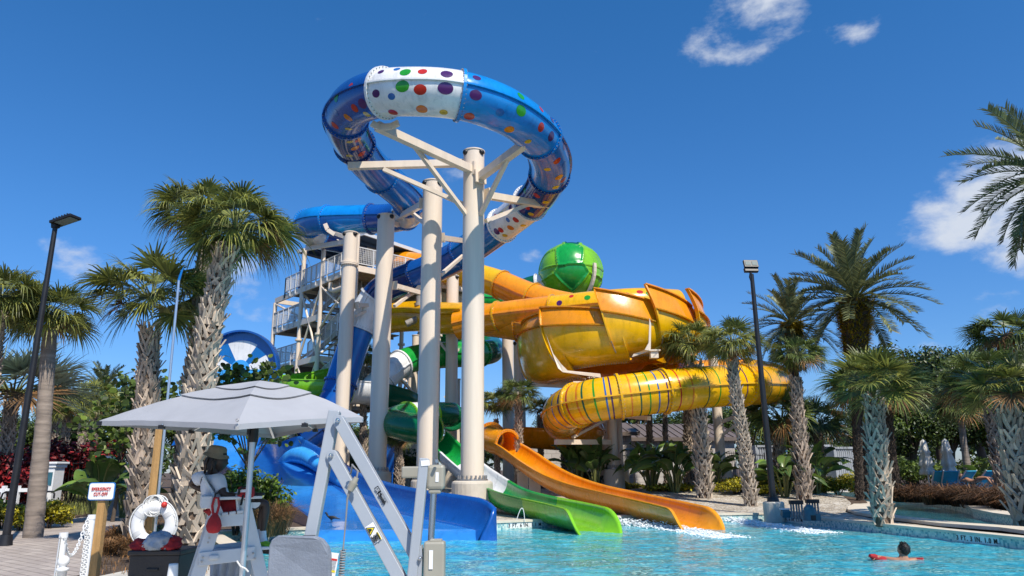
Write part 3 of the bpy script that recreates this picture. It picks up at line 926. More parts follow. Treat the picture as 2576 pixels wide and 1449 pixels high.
for i, (u0, u1, m_) in enumerate(secs):
    if u0 > 0: flange_part(bpath, u0, BR, M[flc.get(u0, 'blue2' if m_ in ('clear', 'white_fg') else m_)], blue)
# wave wall
WC = P(603, 930, 38); WR = 100 * mpp(38, 930); wr = 74 * mpp(38, 930); ir = 25 * mpp(38, 930)
wall_bot = P(603, 1118, 36).z
def wallpt(x, h):
    # x across, h height above the wall's foot; the wall curls back a little as it rises
    H = WC.z - wall_bot
    t = max(0, h / H)
    y = 36.0 + 2.0 * (1 - (1 - min(1, t)) ** 2) - 0.18 * max(0, t - 1) ** 2
    return V((WC.x + x, y, wall_bot + h))
def wave_wall():
    H = WC.z - wall_bot
    mb = MB(); mats = [M['blue2'], M['white_fg'], M['wavelt'], M['wave']]
    nseg = 72
    for rr0, rr1, kind in ((0, ir, 'c'), (ir, wr, 'w'), (wr, WR * .97, 'o')):
        for ri in range(4):
            a_r = rr0 + (rr1 - rr0) * ri / 4; b_r = rr0 + (rr1 - rr0) * (ri + 1) / 4
            for k in range(nseg):
                a = math.pi * k / nseg; b = math.pi * (k + 1) / nseg; d = math.degrees((a + b) / 2)
                mi = 2 if kind == 'c' else 0
                if kind == 'w' and (0 <= d < 29 or 57 <= d < 118 or 150 <= d <= 180): mi = 1
                mb.add([wallpt(a_r * math.cos(a), H + a_r * math.sin(a)), wallpt(b_r * math.cos(a), H + b_r * math.sin(a)), wallpt(b_r * math.cos(b), H + b_r * math.sin(b)), wallpt(a_r * math.cos(b), H + a_r * math.sin(b))], [(0, 1, 2, 3)], mi, True)
    n = 14
    for i in range(n):
        h0 = H * (1 - i / n); h1 = H * (1 - (i + 1) / n)
        for x0, x1, mi in ((-WR * .97, -wr, 0), (-wr, wr, 2), (wr, WR * .97, 0)):
            mi2 = mi if i < 5 else 3
            mb.add([wallpt(x0, h0), wallpt(x1, h0), wallpt(x1, h1), wallpt(x0, h1)], [(3, 2, 1, 0)], mi2, True)
    mb.build('wave_wall', mats, blue)
    rim = MB(); prof = []
    for k in range(n + 1): prof.append((WR, H * k / n))
    for k in range(1, nseg): a = math.pi * k / nseg; prof.append((WR * math.cos(a), H + WR * math.sin(a)))
    for k in range(n + 1): prof.append((-WR, H * (1 - k / n)))
    vs = []; fs = []
    for x, h in prof:
        p = wallpt(x, h); q = wallpt(x * .955, h - (0.045 * WR * max(0, (h - H)) / WR))
        f = V((0, -0.34, -0.03))
        vs += [p + V((0, .15, 0)), p + f, q + f, q + V((0, .05, 0))]
    for i in range(len(prof) - 1):
        for k in range(3): fs.append((4 * i + k, 4 * i + k + 1, 4 * i + k + 5, 4 * i + k + 4))
    rim.add(vs, fs, 0, False)
    rim.build('rim', M['royal'], blue)
wave_wall()
# run-out ramp down to the pool
RA = [((508, 1118, 36), (702, 1118, 36)), ((540, 1152, 33.6), (735, 1150, 33.6)), ((590, 1192, 31), (795, 1190, 31)), ((665, 1238, 28.2), (850, 1236, 28.2)), ((715, 1268, 25.6), (915, 1266, 25.6)), ((755, 1292, 23.2), (985, 1288, 23.2)), ((785, 1315, 21), (1085, 1310, 21)), ((800, 1339, 19.4), (1196, 1331, 19.4))]
def ramp_rows():
    Lp = Path([P(*a) for a, b in RA], 0.3); Rp = Path([P(*b) for a, b in RA], 0.3)
    K = 60; rows = []
    for i in range(K + 1):
        a = Lp.at(Lp.L * i / K)[0]; b = Rp.at(Rp.L * i / K)[0]
        zz = (a.z + b.z) / 2
        rows.append((V((a.x, a.y, zz)), V((b.x, b.y, zz))))
    return rows
rr_ = ramp_rows()
ea, eb = rr_[-1]
for q in (1, 2, 3): rr_.append((V((ea.x + .03 * q, ea.y - .10 * q, ea.z * (1 - q / 2.4))), V((eb.x + .01 * q, eb.y - .10 * q, eb.z * (1 - q / 2.4)))))
mb = MB(); vs = []; fs = []; NX = 24
for i, (a, b) in enumerate(rr_):
    for k in range(NX + 1):
        p = a.lerp(b, k / NX)
        p.z += 0.006 * noise.noise(p * 2.2)
        vs.append(p)
for i in range(len(rr_) - 1):
    for k in range(NX):
        o = i * (NX + 1) + k
        fs.append((o, o + 1, o + NX + 2, o + NX + 1))
mb.add(vs, fs, 0, True); mb.build('ramp', M['wave'], blue)
mb = MB(); vs = []; fs = []
for a, b in rr_:
    vs += [a + V((0, 0, 0.14)), a + V((-.10, 0, 0.14)), a + V((-.12, 0, -0.75)), a + V((.02, 0, -.02))]
for i in range(len(rr_) - 1):
    for k in range(3): fs.append((4 * i + k, 4 * i + k + 1, 4 * i + 5 + k, 4 * i + 4 + k))
mb.add(vs, fs, 0); mb.build('side_skirt', M['navy'], blue)
# curled side wall on the right
mb = MB(); vs = []; fs = []; KK = 10; n = len(rr_)
for i, (a, b) in enumerate(rr_):
    t = i / (n - 1)
    h = 0.72 * sm(t / 0.12 + 0.25)
    if t > 0.90: h *= 1 - ((t - 0.90) / 0.10) ** 2 * 0.93
    d = (b - a); d.z = 0; d.normalize()
    for k in range(KK + 1):
        q = k / KK; an = q * R(82)
        vs.append(b + d * (0.62 * math.sin(an) * (1)) * (h / .74) + V((0, 0, h * (1 - math.cos(an)) / (1 - math.cos(R(82))))))
    tp = vs[-1]
    vs.append(tp + d * 0.10 + V((0, 0, 0.0))); vs.append(tp + d * 0.10 - V((0, 0, 0.07))); vs.append(b + d * 0.55 - V((0, 0, 0.1)))
W_ = KK + 4
for i in range(n - 1):
    for k in range(W_ - 1): fs.append((i * W_ + k, i * W_ + k + 1, (i + 1) * W_ + k + 1, (i + 1) * W_ + k))
mb.add(vs, fs, 0, True); mb.build('side_wall', M['royal'], blue)
# lane divider with a rounded end at the top of the ramp
mb = MB()
dv = Path([P(712, 1166, 33.0), P(730, 1147, 32.9), P(765, 1146, 32.2), P(806, 1173, 30.8), P(850, 1208, 29.2), P(892, 1232, 27.4)], 0.2)
mb.tube([p for p in dv.p], [0.44 * (1 - 0.75 * i / len(dv.p)) * (0.6 + .4 * min(1, i / 6)) for i in range(len(dv.p))], 18)
mb.build('lane_divider', M['wavelt'], blue)

# ------------------------------------------------------------------ yellow slide: tubes, bowl, striped tube, run-out
yel = thing('water_slide', 'yellow and orange water slide with a big petal-edged bowl, striped tube and open run-out', 'water slide', onground(1545, 1200, 36))
ya = Path([P(*q) for q in [(960, 672, 46.5), (1010, 664, 46), (1070, 672, 45), (1130, 682, 44), (1200, 697, 43), (1260, 716, 42), (1320, 742, 41), (1380, 762, 40), (1440, 775, 39.5)]], 0.2)
YR = 0.85
for u0, u1, m_ in ((0, 2, 'orange'), (2, 4.95, 'yellow'), (4.95, 6.3, 'orange'), (6.3, 8, 'orange')):
    tube_part(ya, u0, u1, YR, M[m_], yel)
for u in (2, 4.95, 6.3): flange_part(ya, u, YR, M['gold'], yel)
yc = Path([P(*q) for q in [(985, 800, 43), (1050, 795, 42), (1110, 800, 40.5), (1180, 802, 39.5), (1240, 806, 38.8), (1310, 816, 37.8), (1370, 828, 37)]], 0.2)
for u0, u1, m_ in ((0, 3.0, 'gold'), (3.0, 5.0, 'orange'), (5.0, 6, 'orange')):
    tube_part(yc, u0, u1, 0.92, M[m_], yel)
for u in (3.0, 5.0): flange_part(yc, u, 0.92, M['orange'], yel)
fl_ = Path([P(*q) for q in [(975, 782, 42.8), (1050, 779, 41.6), (1110, 782, 40.1), (1178, 783, 39.2)]], 0.2)
flume_part(fl_, 0, 3, 0.85, M['yellow'], yel, a0=-180, a1=0, hscale=0.5)
yd = Path([P(*q) for q in [(1150, 820, 39), (1200, 808, 38.6), (1248, 798, 38), (1320, 789, 37.3), (1390, 782, 36.6), (1500, 770, 35.8), (1610, 763, 35.6), (1700, 766, 36.5)]], 0.2)
sgd = 1 if yd.fr[len(yd.p) // 2][1].dot(EYEV - yd.p[len(yd.p) // 2]) > 0 else -1
def dd(f, th, r_, m_): return (4.0 + 2.0 * f, th if sgd > 0 else 180 - th, r_, m_)
for u0, u1, m_, dl in ((0, 2.0, 'orange', None), (2.0, 4.0, 'orange', None), (4.0, 6.2, 'yellow', [dd(.11, 14, .15, DP), (dd(.24, 40, .12, DR_)), dd(.42, 24, .15, DG), dd(.56, 44, .1, DB), dd(.80, 22, .15, DP), dd(.92, 34, .14, DR_), dd(1.04, 26, .16, DG)]), (6.2, 7, 'gold', None)):
    tube_part(yd, u0, u1, 0.8, M[m_], yel, dots=dl)
for u in (2.0, 4.0): flange_part(yd, u, 0.8, M['gold'], yel)
# bowl
BC = P(1540, 850, 36.2); BRAD = 232 * mpp(36.2, 850)
edges_deg = [-150, -103, -50, -13, 16, 47, 100, 140, 178, 210]
PET = [(9.2, 9.2, 8.4, 8.4, 6.1, 6.1), (9.1, 9.1, 8.45, 8.35, 5.85, 5.9), (9.3, 8.9, 8.3, 8.05, 6.35, 6.5), (9.8, 9.3, 8.65, 8.2, 6.75, 6.9), (9.95, 9.45, 8.75, 8.35, 7.1, 7.2), (10.0, 9.3, 8.9, 8.4, 7.2, 7.1), (9.9, 9.5, 8.7, 8.5, 7.1, 6.9), (9.5, 9.3, 8.5, 8.4, 6.8, 6.6), (9.4, 9.2, 8.4, 8.4, 6.5, 6.2)]
for i in range(len(edges_deg) - 1):
    a0, a1 = edges_deg[i], edges_deg[i + 1]
    t0, t1, b0, b1, z0, z1 = PET[i]
    K = 14; OV = 1.0 + 9.0 / (a1 - a0)
    def surf(part, j, f, off):
        f = f * OV
        # part 0: orange band above the widest line; part 1: yellow shell curving in below it
        if part == 0:
            zz = (b0 + (b1 - b0) * f) * (1 - j) + (t0 + (t1 - t0) * f) * j
            rr = 1.0 - .055 * j ** 1.5; tw = 0.0
        else:
            zz = (b0 + (b1 - b0) * f) + ((z0 + (z1 - z0) * f) - (b0 + (b1 - b0) * f)) * math.sin(j * 1.571) ** 1.0
            rr = 0.68 + 0.32 * max(0.0, math.cos(j * 1.5707)) ** .58; tw = 8 * j
        f2 = min(f, 1.12); ang = R(-90 + a0 + (a1 - a0) * f + tw * (1 if part else 0) - (4 * j if part == 0 else 0))
        rad = BRAD * rr * (1.032 - .048 * f) + off
        return V((BC.x + rad * math.cos(ang), BC.y + rad * math.sin(ang), zz))
    for part, m_ in ((0, 'orange'), (1, 'yellow' if i in (2, 3, 4, 5) else 'gold')):
        mb = MB(); J = 6 if part == 0 else 14
        for off, flip in ((0.0, False), (-0.07, True)):
            vs = [surf(part, q / J, k / K, off) for q in range(J + 1) for k in range(K + 1)]
            fs = []
            for q in range(J):
                for k in range(K):
                    o = q * (K + 1) + k; f4 = (o, o + 1, o + K + 2, o + K + 1)
                    fs.append(f4[::-1] if flip == (part == 0) else f4)
            mb.add(vs, fs, 0, True)
        def rib(seq, d):
            vs = []; fs = []
            for j, f in seq:
                q = surf(part, j, f, 0.14 if d == 'h' else 0.09); r2 = surf(part, j, f, -0.09); dv = V((0, 0, .03)) if d == 'h' else V((-(q.y - BC.y), q.x - BC.x, 0)).normalized() * .035
                vs += [r2 - dv, q - dv, q + dv, r2 + dv]
            for a in range(len(seq) - 1):
                for b in range(4): fs.append((4 * a + b, 4 * a + (b + 1) % 4, 4 * a + 4 + (b + 1) % 4, 4 * a + 4 + b))
            n_ = 4 * (len(seq) - 1); fs += [(0, 1, 2, 3), (n_, n_ + 3, n_ + 2, n_ + 1)]
            mb.add(vs, fs, 0)
        rib([(0, k / K) for k in range(K + 1)], 'h'); rib([(1, k / K) for k in range(K + 1)], 'h')
        rib([(q / J, 0) for q in range(J + 1)], 'v'); rib([(q / J, 1) for q in range(J + 1)], 'v')
        if part == 1:
            for q in range(1, 24):
                c_ = surf(1, .5 * (q / 24) + .5, 0.0, .17); mb.cyl(c_, c_ + V((.03, -.03, 0)), .022, n=5, mi=1)
                c_ = surf(1, 1, q / 24, .17); mb.cyl(c_ - V((0, 0, .05)), c_ + V((0, 0, .05)), .022, n=5, mi=1)
        mb.build('bowl_petal', [M[m_], M['bolt']], yel)
mb = MB()
mb.lathe((BC.x, BC.y, 0), [(BRAD * q, z) for q, z in ((.2, 7.15), (.5, 7.2), (.70, 7.5), (.84, 8.0), (.90, 8.6), (.88, 9.05))], 64)
mb.build('bowl_liner', M['gold'], yel)
mb = MB()
mb.lathe((BC.x, BC.y, 0), [(0.01, 6.25), (BRAD * .1, 6.2), (BRAD * .26, 6.02)], 32)
mb.lathe((BC.x + .3, BC.y + .2, 0), [(0.95, 6.1), (0.9, 5.3), (0.9, 4.6)], 24)
mb.build('drain_funnel', M['orange'], yel)
# striped tube
ys = Path([P(*q) for q in [(1640, 960, 37.5), (1760, 948, 39.5), (1880, 945, 39), (1945, 958, 37.3), (1938, 968, 35), (1880, 968, 32.8), (1780, 973, 31.6), (1680, 983, 31), (1580, 995, 30.8), (1490, 1008, 31), (1432, 1026, 32), (1412, 1048, 34), (1440, 1070, 36), (1478, 1086, 37.5), (1450, 1095, 39.3), (1380, 1092, 40), (1300, 1086, 39), (1246, 1090, 37), (1236, 1106, 35), (1276, 1117, 33.6)]], 0.18)
SR = 0.92
cyc = [M['dot_purple'], M['dot_blue'], M['dot_green'], M['dgreen'], M['dot_orange'], M['dot_red']]
def stripes(u0, u1, n): return [(u0 + (u1 - u0) * (k + .5) / n, 0.055, cyc[k % 6]) for k in range(n)]
for u0, u1, m_, st in ((0, 2.0, 'orange', None), (2.0, 3.7, 'gold', 6), (3.7, 5.2, 'gold', 5), (5.2, 7.0, 'yellow', 6), (7.0, 9.5, 'yellow', 12)):
    tube_part(ys, u0, u1, SR, M[m_], yel, stripes=stripes(u0, u1, st) if st else None)
tube_part(ys, 9.5, 11.3, SR, M['gold'], yel, stripes=stripes(9.5, 11.3, 6))
tube_part(ys, 11.3, 14, SR, M['orange'], yel)
for u in (2.0, 3.7, 5.2, 7.0, 8.2, 9.5, 11.3): flange_part(ys, u, SR, M['yellow' if 5 < u < 10 else 'orange'], yel)
flume_part(ys, 14, 17.2, 0.80, M['orange'], yel, a0=-195, a1=15)
tube_part(ys, 17.2, 19, 0.60, M['orange'], yel, inner=True, seam=False)
flange_part(ys, 19, 0.60, M['orange'], yel); flange_part(ys, 17.4, 0.60, M['orange'], yel)
yo = Path([P(*q) for q in [(1276, 1117, 33.6), (1305, 1134, 32.6), (1345, 1163, 31.2), (1400, 1195, 29.6), (1470, 1221, 27.8), (1560, 1242, 25.8), (1660, 1264, 23.6), (1745, 1284, 21.9), (1795, 1299, 20.9)]], 0.15)
for u0, u1 in ((0, 1.6), (1.6, 3.2), (3.2, 4.6), (4.6, 5.8), (5.8, 6.7)): flume_part(yo, u0, u1, 0.62, M['orange'], yel, a0=-185, a1=5)
flume_part(yo, 6.7, 8, 0.62, M['orange'], yel, 'exit_lip', a0=-185, a1=5, fall=1.5, flare=0.38)

# ------------------------------------------------------------------ green slide
gre = thing('water_slide', 'green and white water slide with a geodesic ball chamber and lime run-out', 'water slide', onground(1050, 1150, 34))
g2 = Path([P(*q) for q in [(1400, 712, 50), (1365, 714, 50.2), (1330, 722, 50.5), (1285, 742, 50), (1230, 752, 48.5), (1150, 748, 47.5), (1110, 742, 47), (1070, 742, 47)]], 0.2)
for u0, u1, m_ in ((0, 1.3, 'white_fg'), (1.3, 3.2, 'dgreen'), (3.2, 4.6, 'green'), (4.6, 6, 'white_fg'), (6, 7, 'white_fg')): tube_part(g2, u0, u1, 0.75, M[m_], gre)
for u in (1.3, 3.2, 4.6): flange_part(g2, u, 0.75, M['white_fg' if u == 1.3 else 'lime'], gre)
g3 = Path([P(*q) for q in [(1060, 845, 51), (1120, 852, 50.5), (1180, 862, 49.5), (1232, 872, 48), (1236, 884, 45.5), (1190, 890, 43.5), (1120, 893, 42.5), (1050, 900, 42), (1010, 914, 41.2), (978, 938, 40.4), (955, 965, 40), (930, 985, 40.5)]], 0.2)
for u0, u1, m_ in ((0, 1, 'white_fg'), (1, 3.0, 'green'), (3.0, 4.6, 'dgreen'), (4.6, 6.4, 'green'), (6.4, 8.0, 'green'), (8, 9.4, 'white_fg'), (9.4, 11, 'white_fg')): tube_part(g3, u0, u1, 0.78, M[m_], gre)
for u in (1, 3.0, 4.6, 8, 9.4): flange_part(g3, u, 0.78, M['green' if u < 8 else 'white_fg'], gre)
g4 = Path([P(*q) for q in [(905, 930, 44), (830, 938, 43.8), (748, 952, 42), (726, 964, 39.8), (760, 970, 38.4), (830, 973, 38.2), (905, 975, 39), (970, 985, 40.5), (1050, 1008, 41.5), (1112, 1030, 41), (1140, 1042, 39.6), (1095, 1043, 37.6), (1025, 1047, 35.8), (985, 1062, 34.2), (1028, 1075, 33), (1088, 1086, 32.2)]], 0.18)
for u0, u1, m_ in ((0, 2, 'lime'), (2, 5.6, 'lime'), (5.6, 6.5, 'white_fg'), (6.5, 8.2, 'dgreen'), (8.2, 10.2, 'mgreen')): flume_part(g4, u0, u1, 0.85, M[m_], gre, a0=-198, a1=18)
for u0, u1, m_ in ((10.2, 11.2, 'mgreen'), (11.2, 12, 'white_fg'), (12, 15, 'mgreen')): tube_part(g4, u0, u1, 0.66, M[m_], gre, inner=True, seam=False)
for u in (11.2, 12, 15): flange_part(g4, u, 0.66, M['lime' if u < 15 else 'green'], gre)
go = Path([P(*q) for q in [(1088, 1088, 32.2), (1112, 1112, 31.2), (1160, 1156, 29.8), (1212, 1196, 28.2), (1270, 1233, 26.2), (1340, 1254, 24.4), (1420, 1271, 22.6), (1490, 1289, 21), (1535, 1305, 20.1)]], 0.15)
for u0, u1, m_ in ((0, 0.7, 'green'), (0.7, 1.6, 'green'), (1.6, 3.4, 'white_fg'), (3.4, 5.2, 'green'), (5.2, 6.7, 'lime')): flume_part(go, u0, u1, 0.62, M[m_], gre, a0=-187, a1=7)
flume_part(go, 6.7, 8, 0.62, M['lime'], gre, 'exit_lip', a0=-187, a1=7, fall=1.5, flare=0.38)
# ball chamber
def ball_chamber():
    c = P(1436, 688, 50); rad = 79 * mpp(50, 688)
    bm = bmesh.new(); bmesh.ops.create_icosphere(bm, subdivisions=6, radius=1.0)
    f0 = EYEV - c; az0 = math.atan2(f0.y, f0.x); alld = []; cl = []
    for az, el, k in ((-2, 26, 1), (4, -20, 1), (50, 14, 2), (-50, 16, 2), (42, -40, 2), (-38, -46, 2), (20, 74, 0), (64, 56, 2), (-58, 58, 2), (118, 0, 1), (-118, 0, 1), (180, 30, 2), (180, -30, 2), (110, -50, 2), (-110, -50, 1), (0, -80, 1), (112, 46, 1), (-112, 48, 0)):
        a = az0 + R(az); alld.append(V((math.cos(a) * math.cos(R(el)), math.sin(a) * math.cos(R(el)), math.sin(R(el))))); cl.append(k)
    vs = []; 
    for v in bm.verts:
        n_ = v.co.normalized()
        ds = sorted((n_.dot(d) for d in alld), reverse=True)
        k = ds[0] - ds[1]
        r_ = rad * (1.0 + (0.035 if k < 0.028 else 0.0))
        if abs(n_.z - 0.02) < 0.018: r_ = rad * 1.045
        vs.append(c + n_ * r_)
    mb = MB()
    bm.verts.index_update()
    for p in vs: mb.v.append(p)
    for f in bm.faces:
        ctr = f.calc_center_median().normalized()
        i = max(range(len(alld)), key=lambda q: alld[q].dot(ctr))
        mb.f.append([v.index for v in f.verts]); mb.m.append(cl[i]); mb.s.append(True)
    bm.free()
    mb.build('ball_chamber', [M['dgreen'], M['green'], M['lime']], gre)
    br = MB()
    pts = []
    for k in range(14):
        a = R(5 - 95 * k / 13)
        d = V((0.62 * math.cos(a), -0.78 * math.cos(a), math.sin(a))).normalized()
        pts.append(c + d * rad * 1.07)
    for a, b in zip(pts, pts[1:]): br.beam(a, b, 0.24, 0.16)
    br.build('rib_support', M['beige'], gre)
ball_chamber()
# ------------------------------------------------------------------ support columns (pole, footing, arms)
def column(px, py, D, r, top_py, label, footing=None, arms=(), collars=(), group='beige steel slide columns', ftop=None, base_z=None):
    c = P(px, py, D); zb = zg(c.x, c.y); zt = P(px, top_py, D).z
    t = thing('support_column', label, 'column', (c.x, c.y, zb), group)
    f_top = zb + 0.02
    if footing:
        fr, fh = footing
        mb = MB()
        mb.lathe((c.x, c.y, zb), [(0.0, -0.3), (fr, -0.3), (fr, fh - 0.1), (fr * 0.97, fh - 0.04), (fr * 0.86, fh), (0.0, fh)], 28, smooth=False)
        mb.build('footing', M['beige2'], t)
        f_top = zb + fh
        mb = MB()
        mb.cyl((c.x, c.y, f_top), (c.x, c.y, f_top + 0.05), r * 1.35, n=28)
        for k in range(20):
            a = 2 * math.pi * k / 20
            q = V((c.x + math.cos(a) * r * 1.2, c.y + math.sin(a) * r * 1.2, f_top + .05))
            mb.cyl(q, q + V((0, 0, 0.13)), 0.035, n=6)
        mb.build('base_plate', M['bolt'], t)
    mb = MB()
    mb.cyl((c.x, c.y, f_top), (c.x, c.y, zt), r, n=40, caps=False)
    mb.build('pole', M['beige'], t)
    mb = MB()
    mb.cyl((c.x, c.y, zt), (c.x, c.y, zt + 0.05), r + 0.03, n=40, smooth=False)
    mb.build('cap', M['beige'], t)
    if r > .3:
        mb = MB()
        for a in (-40, -140, 60, 120):
            d = V((math.cos(R(a)), math.sin(R(a)), 0))
            mb.ball(V((c.x, c.y, zt - 0.09)) + d * (r - 0.02), 0.13, (1, 1, 0.9), 12)
        mb.build('lifting_hole', M['black'], t)
    for cy_ in collars:
        z = P(px, cy_, D).z
        mb = MB(); mb.cyl((c.x, c.y, z - .07), (c.x, c.y, z - .01), r + 0.09, n=36, smooth=False); mb.cyl((c.x, c.y, z + .01), (c.x, c.y, z + .07), r + 0.09, n=36, smooth=False)
        for k in range(28):
            a = 2 * math.pi * k / 28; q = V((c.x + math.cos(a) * (r + .055), c.y + math.sin(a) * (r + .055), z - .12)); mb.cyl(q, q + V((0, 0, .24)), .02, n=5)
        mb.build('bolted_collar', M['beige'], t)
    for a in arms:
        p0 = P(*a[0]); p1 = P(*a[1]); w = a[2]; kind = a[3] if len(a) > 3 else 'arm'
        mb = MB()
        if kind == 'arm':
            mb.beam(p0, p1, w, w * 1.15)
            d = (p1 - p0).normalized()
            mb.beam(p0 - d * .02, p0 + d * .06, w * 1.9, w * 2.1)
            mb.build('arm', M['beige'], t)
        elif kind == 'brace':
            mb.beam(p0, p1, w, w)
            mb.build('brace', M['beige'], t)
        elif kind == 'saddle':
            pts = [P(*q) for q in a[4]]
            for q0, q1 in zip(pts, pts[1:]): mb.beam(q0, q1, .10, .22)
            mb.build('saddle', M['beige'], t)
    return t
column(1190, 800, 26.4, 0.42, 385, 'tallest beige column in front with star of arms carrying the polka dot loop', (0.74, 1.15), [
    ((1184, 426, 26.1), (948, 317, 22.4), .26), ((1208, 445, 26.0), (1328, 356, 23.4), .26), ((1180, 410, 26.8), (876, 418, 26.6), .24), ((1222, 491, 26.5), (1376, 517, 29.4), .24),
    ((1042, 366, 23.9), (1174, 541, 26.2), .15, 'brace'), ((1276, 402, 24.5), (1209, 540, 26.1), .15, 'brace'), ((965, 426, 26.6), (1172, 517, 26.6), .16, 'brace'), ((1330, 514, 28.6), (1222, 556, 26.6), .16, 'brace'),
    ((0, 0, 0.1), (1, 1, 0.2), 0, 'saddle', [(1316, 364, 23.45), (1336, 352, 23.35), (1350, 336, 23.25), (1357, 320, 23.2)]),
    ((0, 0, 0.1), (1, 1, 0.2), 0, 'saddle', [(935, 310, 22.35), (955, 321, 22.4), (985, 318, 22.3), (1003, 309, 22.2)])])
column(1082, 800, 28.7, 0.42, 461, 'second beige column from the front, left of the tallest, crossed by curved shadows', (0.62, 1.1), [
    ((1108, 598, 29), (1168, 606, 34.2), .2), ((1108, 692, 29), (1168, 640, 34.4), .14, 'brace'), ((1066, 512, 29), (1000, 548, 35.4), .22), ((1066, 560, 29.2), (1030, 530, 34.0), .15, 'brace')])
column(960, 860, 33.6, 0.42, 545, 'third beige column under the bright blue tube, with thin dark bands', (0.66, 1.1), [
    ((974, 556, 33.6), (1012, 570, 36.5), .2), ((990, 718, 33.7), (1062, 738, 36.3), .2), ((992, 770, 33.8), (1050, 726, 36.4), .14, 'brace'), ((0, 0, .1), (1, 1, .2), 0, 'saddle', [(1028, 742, 36.1), (1046, 733, 36.1), (1058, 718, 36.1)])])
column(872, 800, 36.2, 0.37, 588, 'fourth beige column with a bolted collar, farthest left under the blue tube', (0.6, 1.0), [
    ((884, 602, 36.2), (828, 582, 37.8), .18), ((884, 606, 36.2), (772, 625, 42.5), .22), ((884, 632, 36.3), (848, 604, 43), .12, 'brace'), ((897, 768, 36.2), (955, 768, 37.4), .17), ((895, 795, 36.2), (945, 770, 37.4), .13, 'brace'), ((0, 0, .1), (1, 1, .2), 0, 'saddle', [(818, 563, 36.9), (824, 578, 36.9), (842, 590, 36.9)])], collars=(665,))
column(1136, 930, 41.5, 0.36, 696, 'short beige column between the two front columns behind the yellow tube', (0.55, 1.0), [
    ((1128, 838, 41.5), (1062, 812, 40.9), .2), ((1128, 888, 41.5), (1095, 846, 42), .13, 'brace'), ((1145, 885, 41.5), (1165, 872, 43), .13, 'brace')])
column(1042, 1000, 45, 0.22, 845, 'slender beige column carrying the green and white tube', None, [((1042, 945, 45), (960, 955, 41.5), .16), ((1042, 990, 45), (1000, 945, 42.5), .13, 'brace')])
column(1031, 1000, 47, 0.17, 905, 'slim beige post fanned with struts left of the slender green-tube column', None, [((1031, 935, 46.5), (985, 1000, 44), .12, 'brace'), ((1031, 935, 46.5), (1010, 1000, 44), .12, 'brace'), ((1031, 980, 46.5), (965, 982, 44), .12, 'brace')])
column(1150, 1050, 46, 0.19, 955, 'thin beige column hidden behind the green slide tunnel', None, [((1150, 960, 46), (1118, 1000, 46), .1, 'brace')])
column(1278, 950, 44.5, 0.36, 838, 'beige column right of the front columns under the yellow tube', None)
column(1307, 950, 42.5, 0.34, 862, 'beige column just left of the yellow bowl', None, [((1304, 868, 42.5), (1330, 872, 40), .16)])
column(1541, 1110, 36.4, 0.24, 1028, 'stout beige column under the centre of the yellow bowl', (0.52, 1.0), [
    ((1535, 1112, 36.2), (1398, 1112, 33.5), .2), ((1535, 1050, 36.2), (1440, 1100, 34.2), .13, 'brace'), ((1545, 1045, 36.2), (1633, 1052, 31.6), .16), ((0, 0, .1), (1, 1, .2), 0, 'saddle', [(1572, 1012, 30.4), (1578, 1030, 30.5), (1594, 1042, 30.8)])])
column(1557, 1110, 38.4, 0.2, 1000, 'thinner beige column touching the stout one under the bowl', (0.45, 1.0))
column(1519, 1060, 40, 0.33, 985, 'beige column in front of the restroom gable', None)
column(1805, 1050, 37.5, 0.25, 900, 'beige column between the two right palms holding the striped tube bend', (0.5, 1.1), [((1813, 1062, 37.4), (1905, 1028, 36.5), .16), ((1813, 1098, 37.4), (1868, 1055, 37), .14, 'brace')])
# steel frame carrying the bowl
fr = thing('bowl_frame', 'beige steel cradle of beams and brackets under the yellow bowl', 'steel frame', onground(1580, 1150, 36))
mb = MB()
def bb(a, b, w=.24, h=.28, m_=mb): m_.beam(P(*a), P(*b), w, h)
bb((1425, 972, 34.2), (1540, 988, 33.2)); bb((1340, 965, 36), (1445, 970, 35)); bb((1470, 985, 32.8), (1545, 995, 36), .3, .34); bb((1545, 1000, 36), (1655, 965, 33), .3, .34)
bb((1600, 950, 33.2), (1665, 935, 32.6)); bb((1640, 940, 32.8), (1646, 990, 33), .12); bb((1690, 995, 36), (1745, 925, 37), .3, .34); bb((1720, 930, 36.6), (1770, 922, 36.6), .3, .34); bb((1545, 1012, 36), (1545, 955, 36), .5, .5)
bb((1385, 1000, 36), (1500, 1000, 36), .3, .3)
mb.build('beams', M['beige'], fr)
def bracket(pts, th=0.12):
    m2 = MB(); ps = [P(*q) for q in pts]; nrm = V((0, th, 0)); n = len(ps)
    m2.add(ps + [p + nrm for p in ps], [tuple(range(n)), tuple(range(2 * n - 1, n - 1, -1))] + [(i, (i + 1) % n, n + (i + 1) % n, n + i) for i in range(n)])
    m2.build('bracket', M['beige'], fr)
bracket([(1374, 842, 32.6), (1392, 890, 32.4), (1412, 916, 32.3), (1428, 932, 32.3), (1510, 940, 32.2), (1512, 950, 32.2), (1416, 936, 32.3), (1404, 926, 32.3), (1390, 890, 32.4)])
bracket([(1634, 800, 31.0), (1638, 815, 31), (1637, 882, 31.0), (1590, 898, 31.4), (1594, 890, 31.4), (1622, 880, 31.0), (1632, 862, 31.0)])
bracket([(1312, 900, 36.6), (1325, 932, 36.2), (1350, 958, 36), (1440, 958, 35.6), (1440, 966, 35.6), (1343, 966, 36), (1330, 948, 36.1)])
mb = MB()
for a in ((1455, 972, 32.6), (1645, 893, 31.2), (1643, 980, 32.4), (1462, 982, 32.4)):
    c = P(*a); mb.box(c, (.34, .34, .30)); mb.box(c + V((0, 0, .18)), (.5, .5, .06))
mb.build('mount_block', M['beige'], fr)
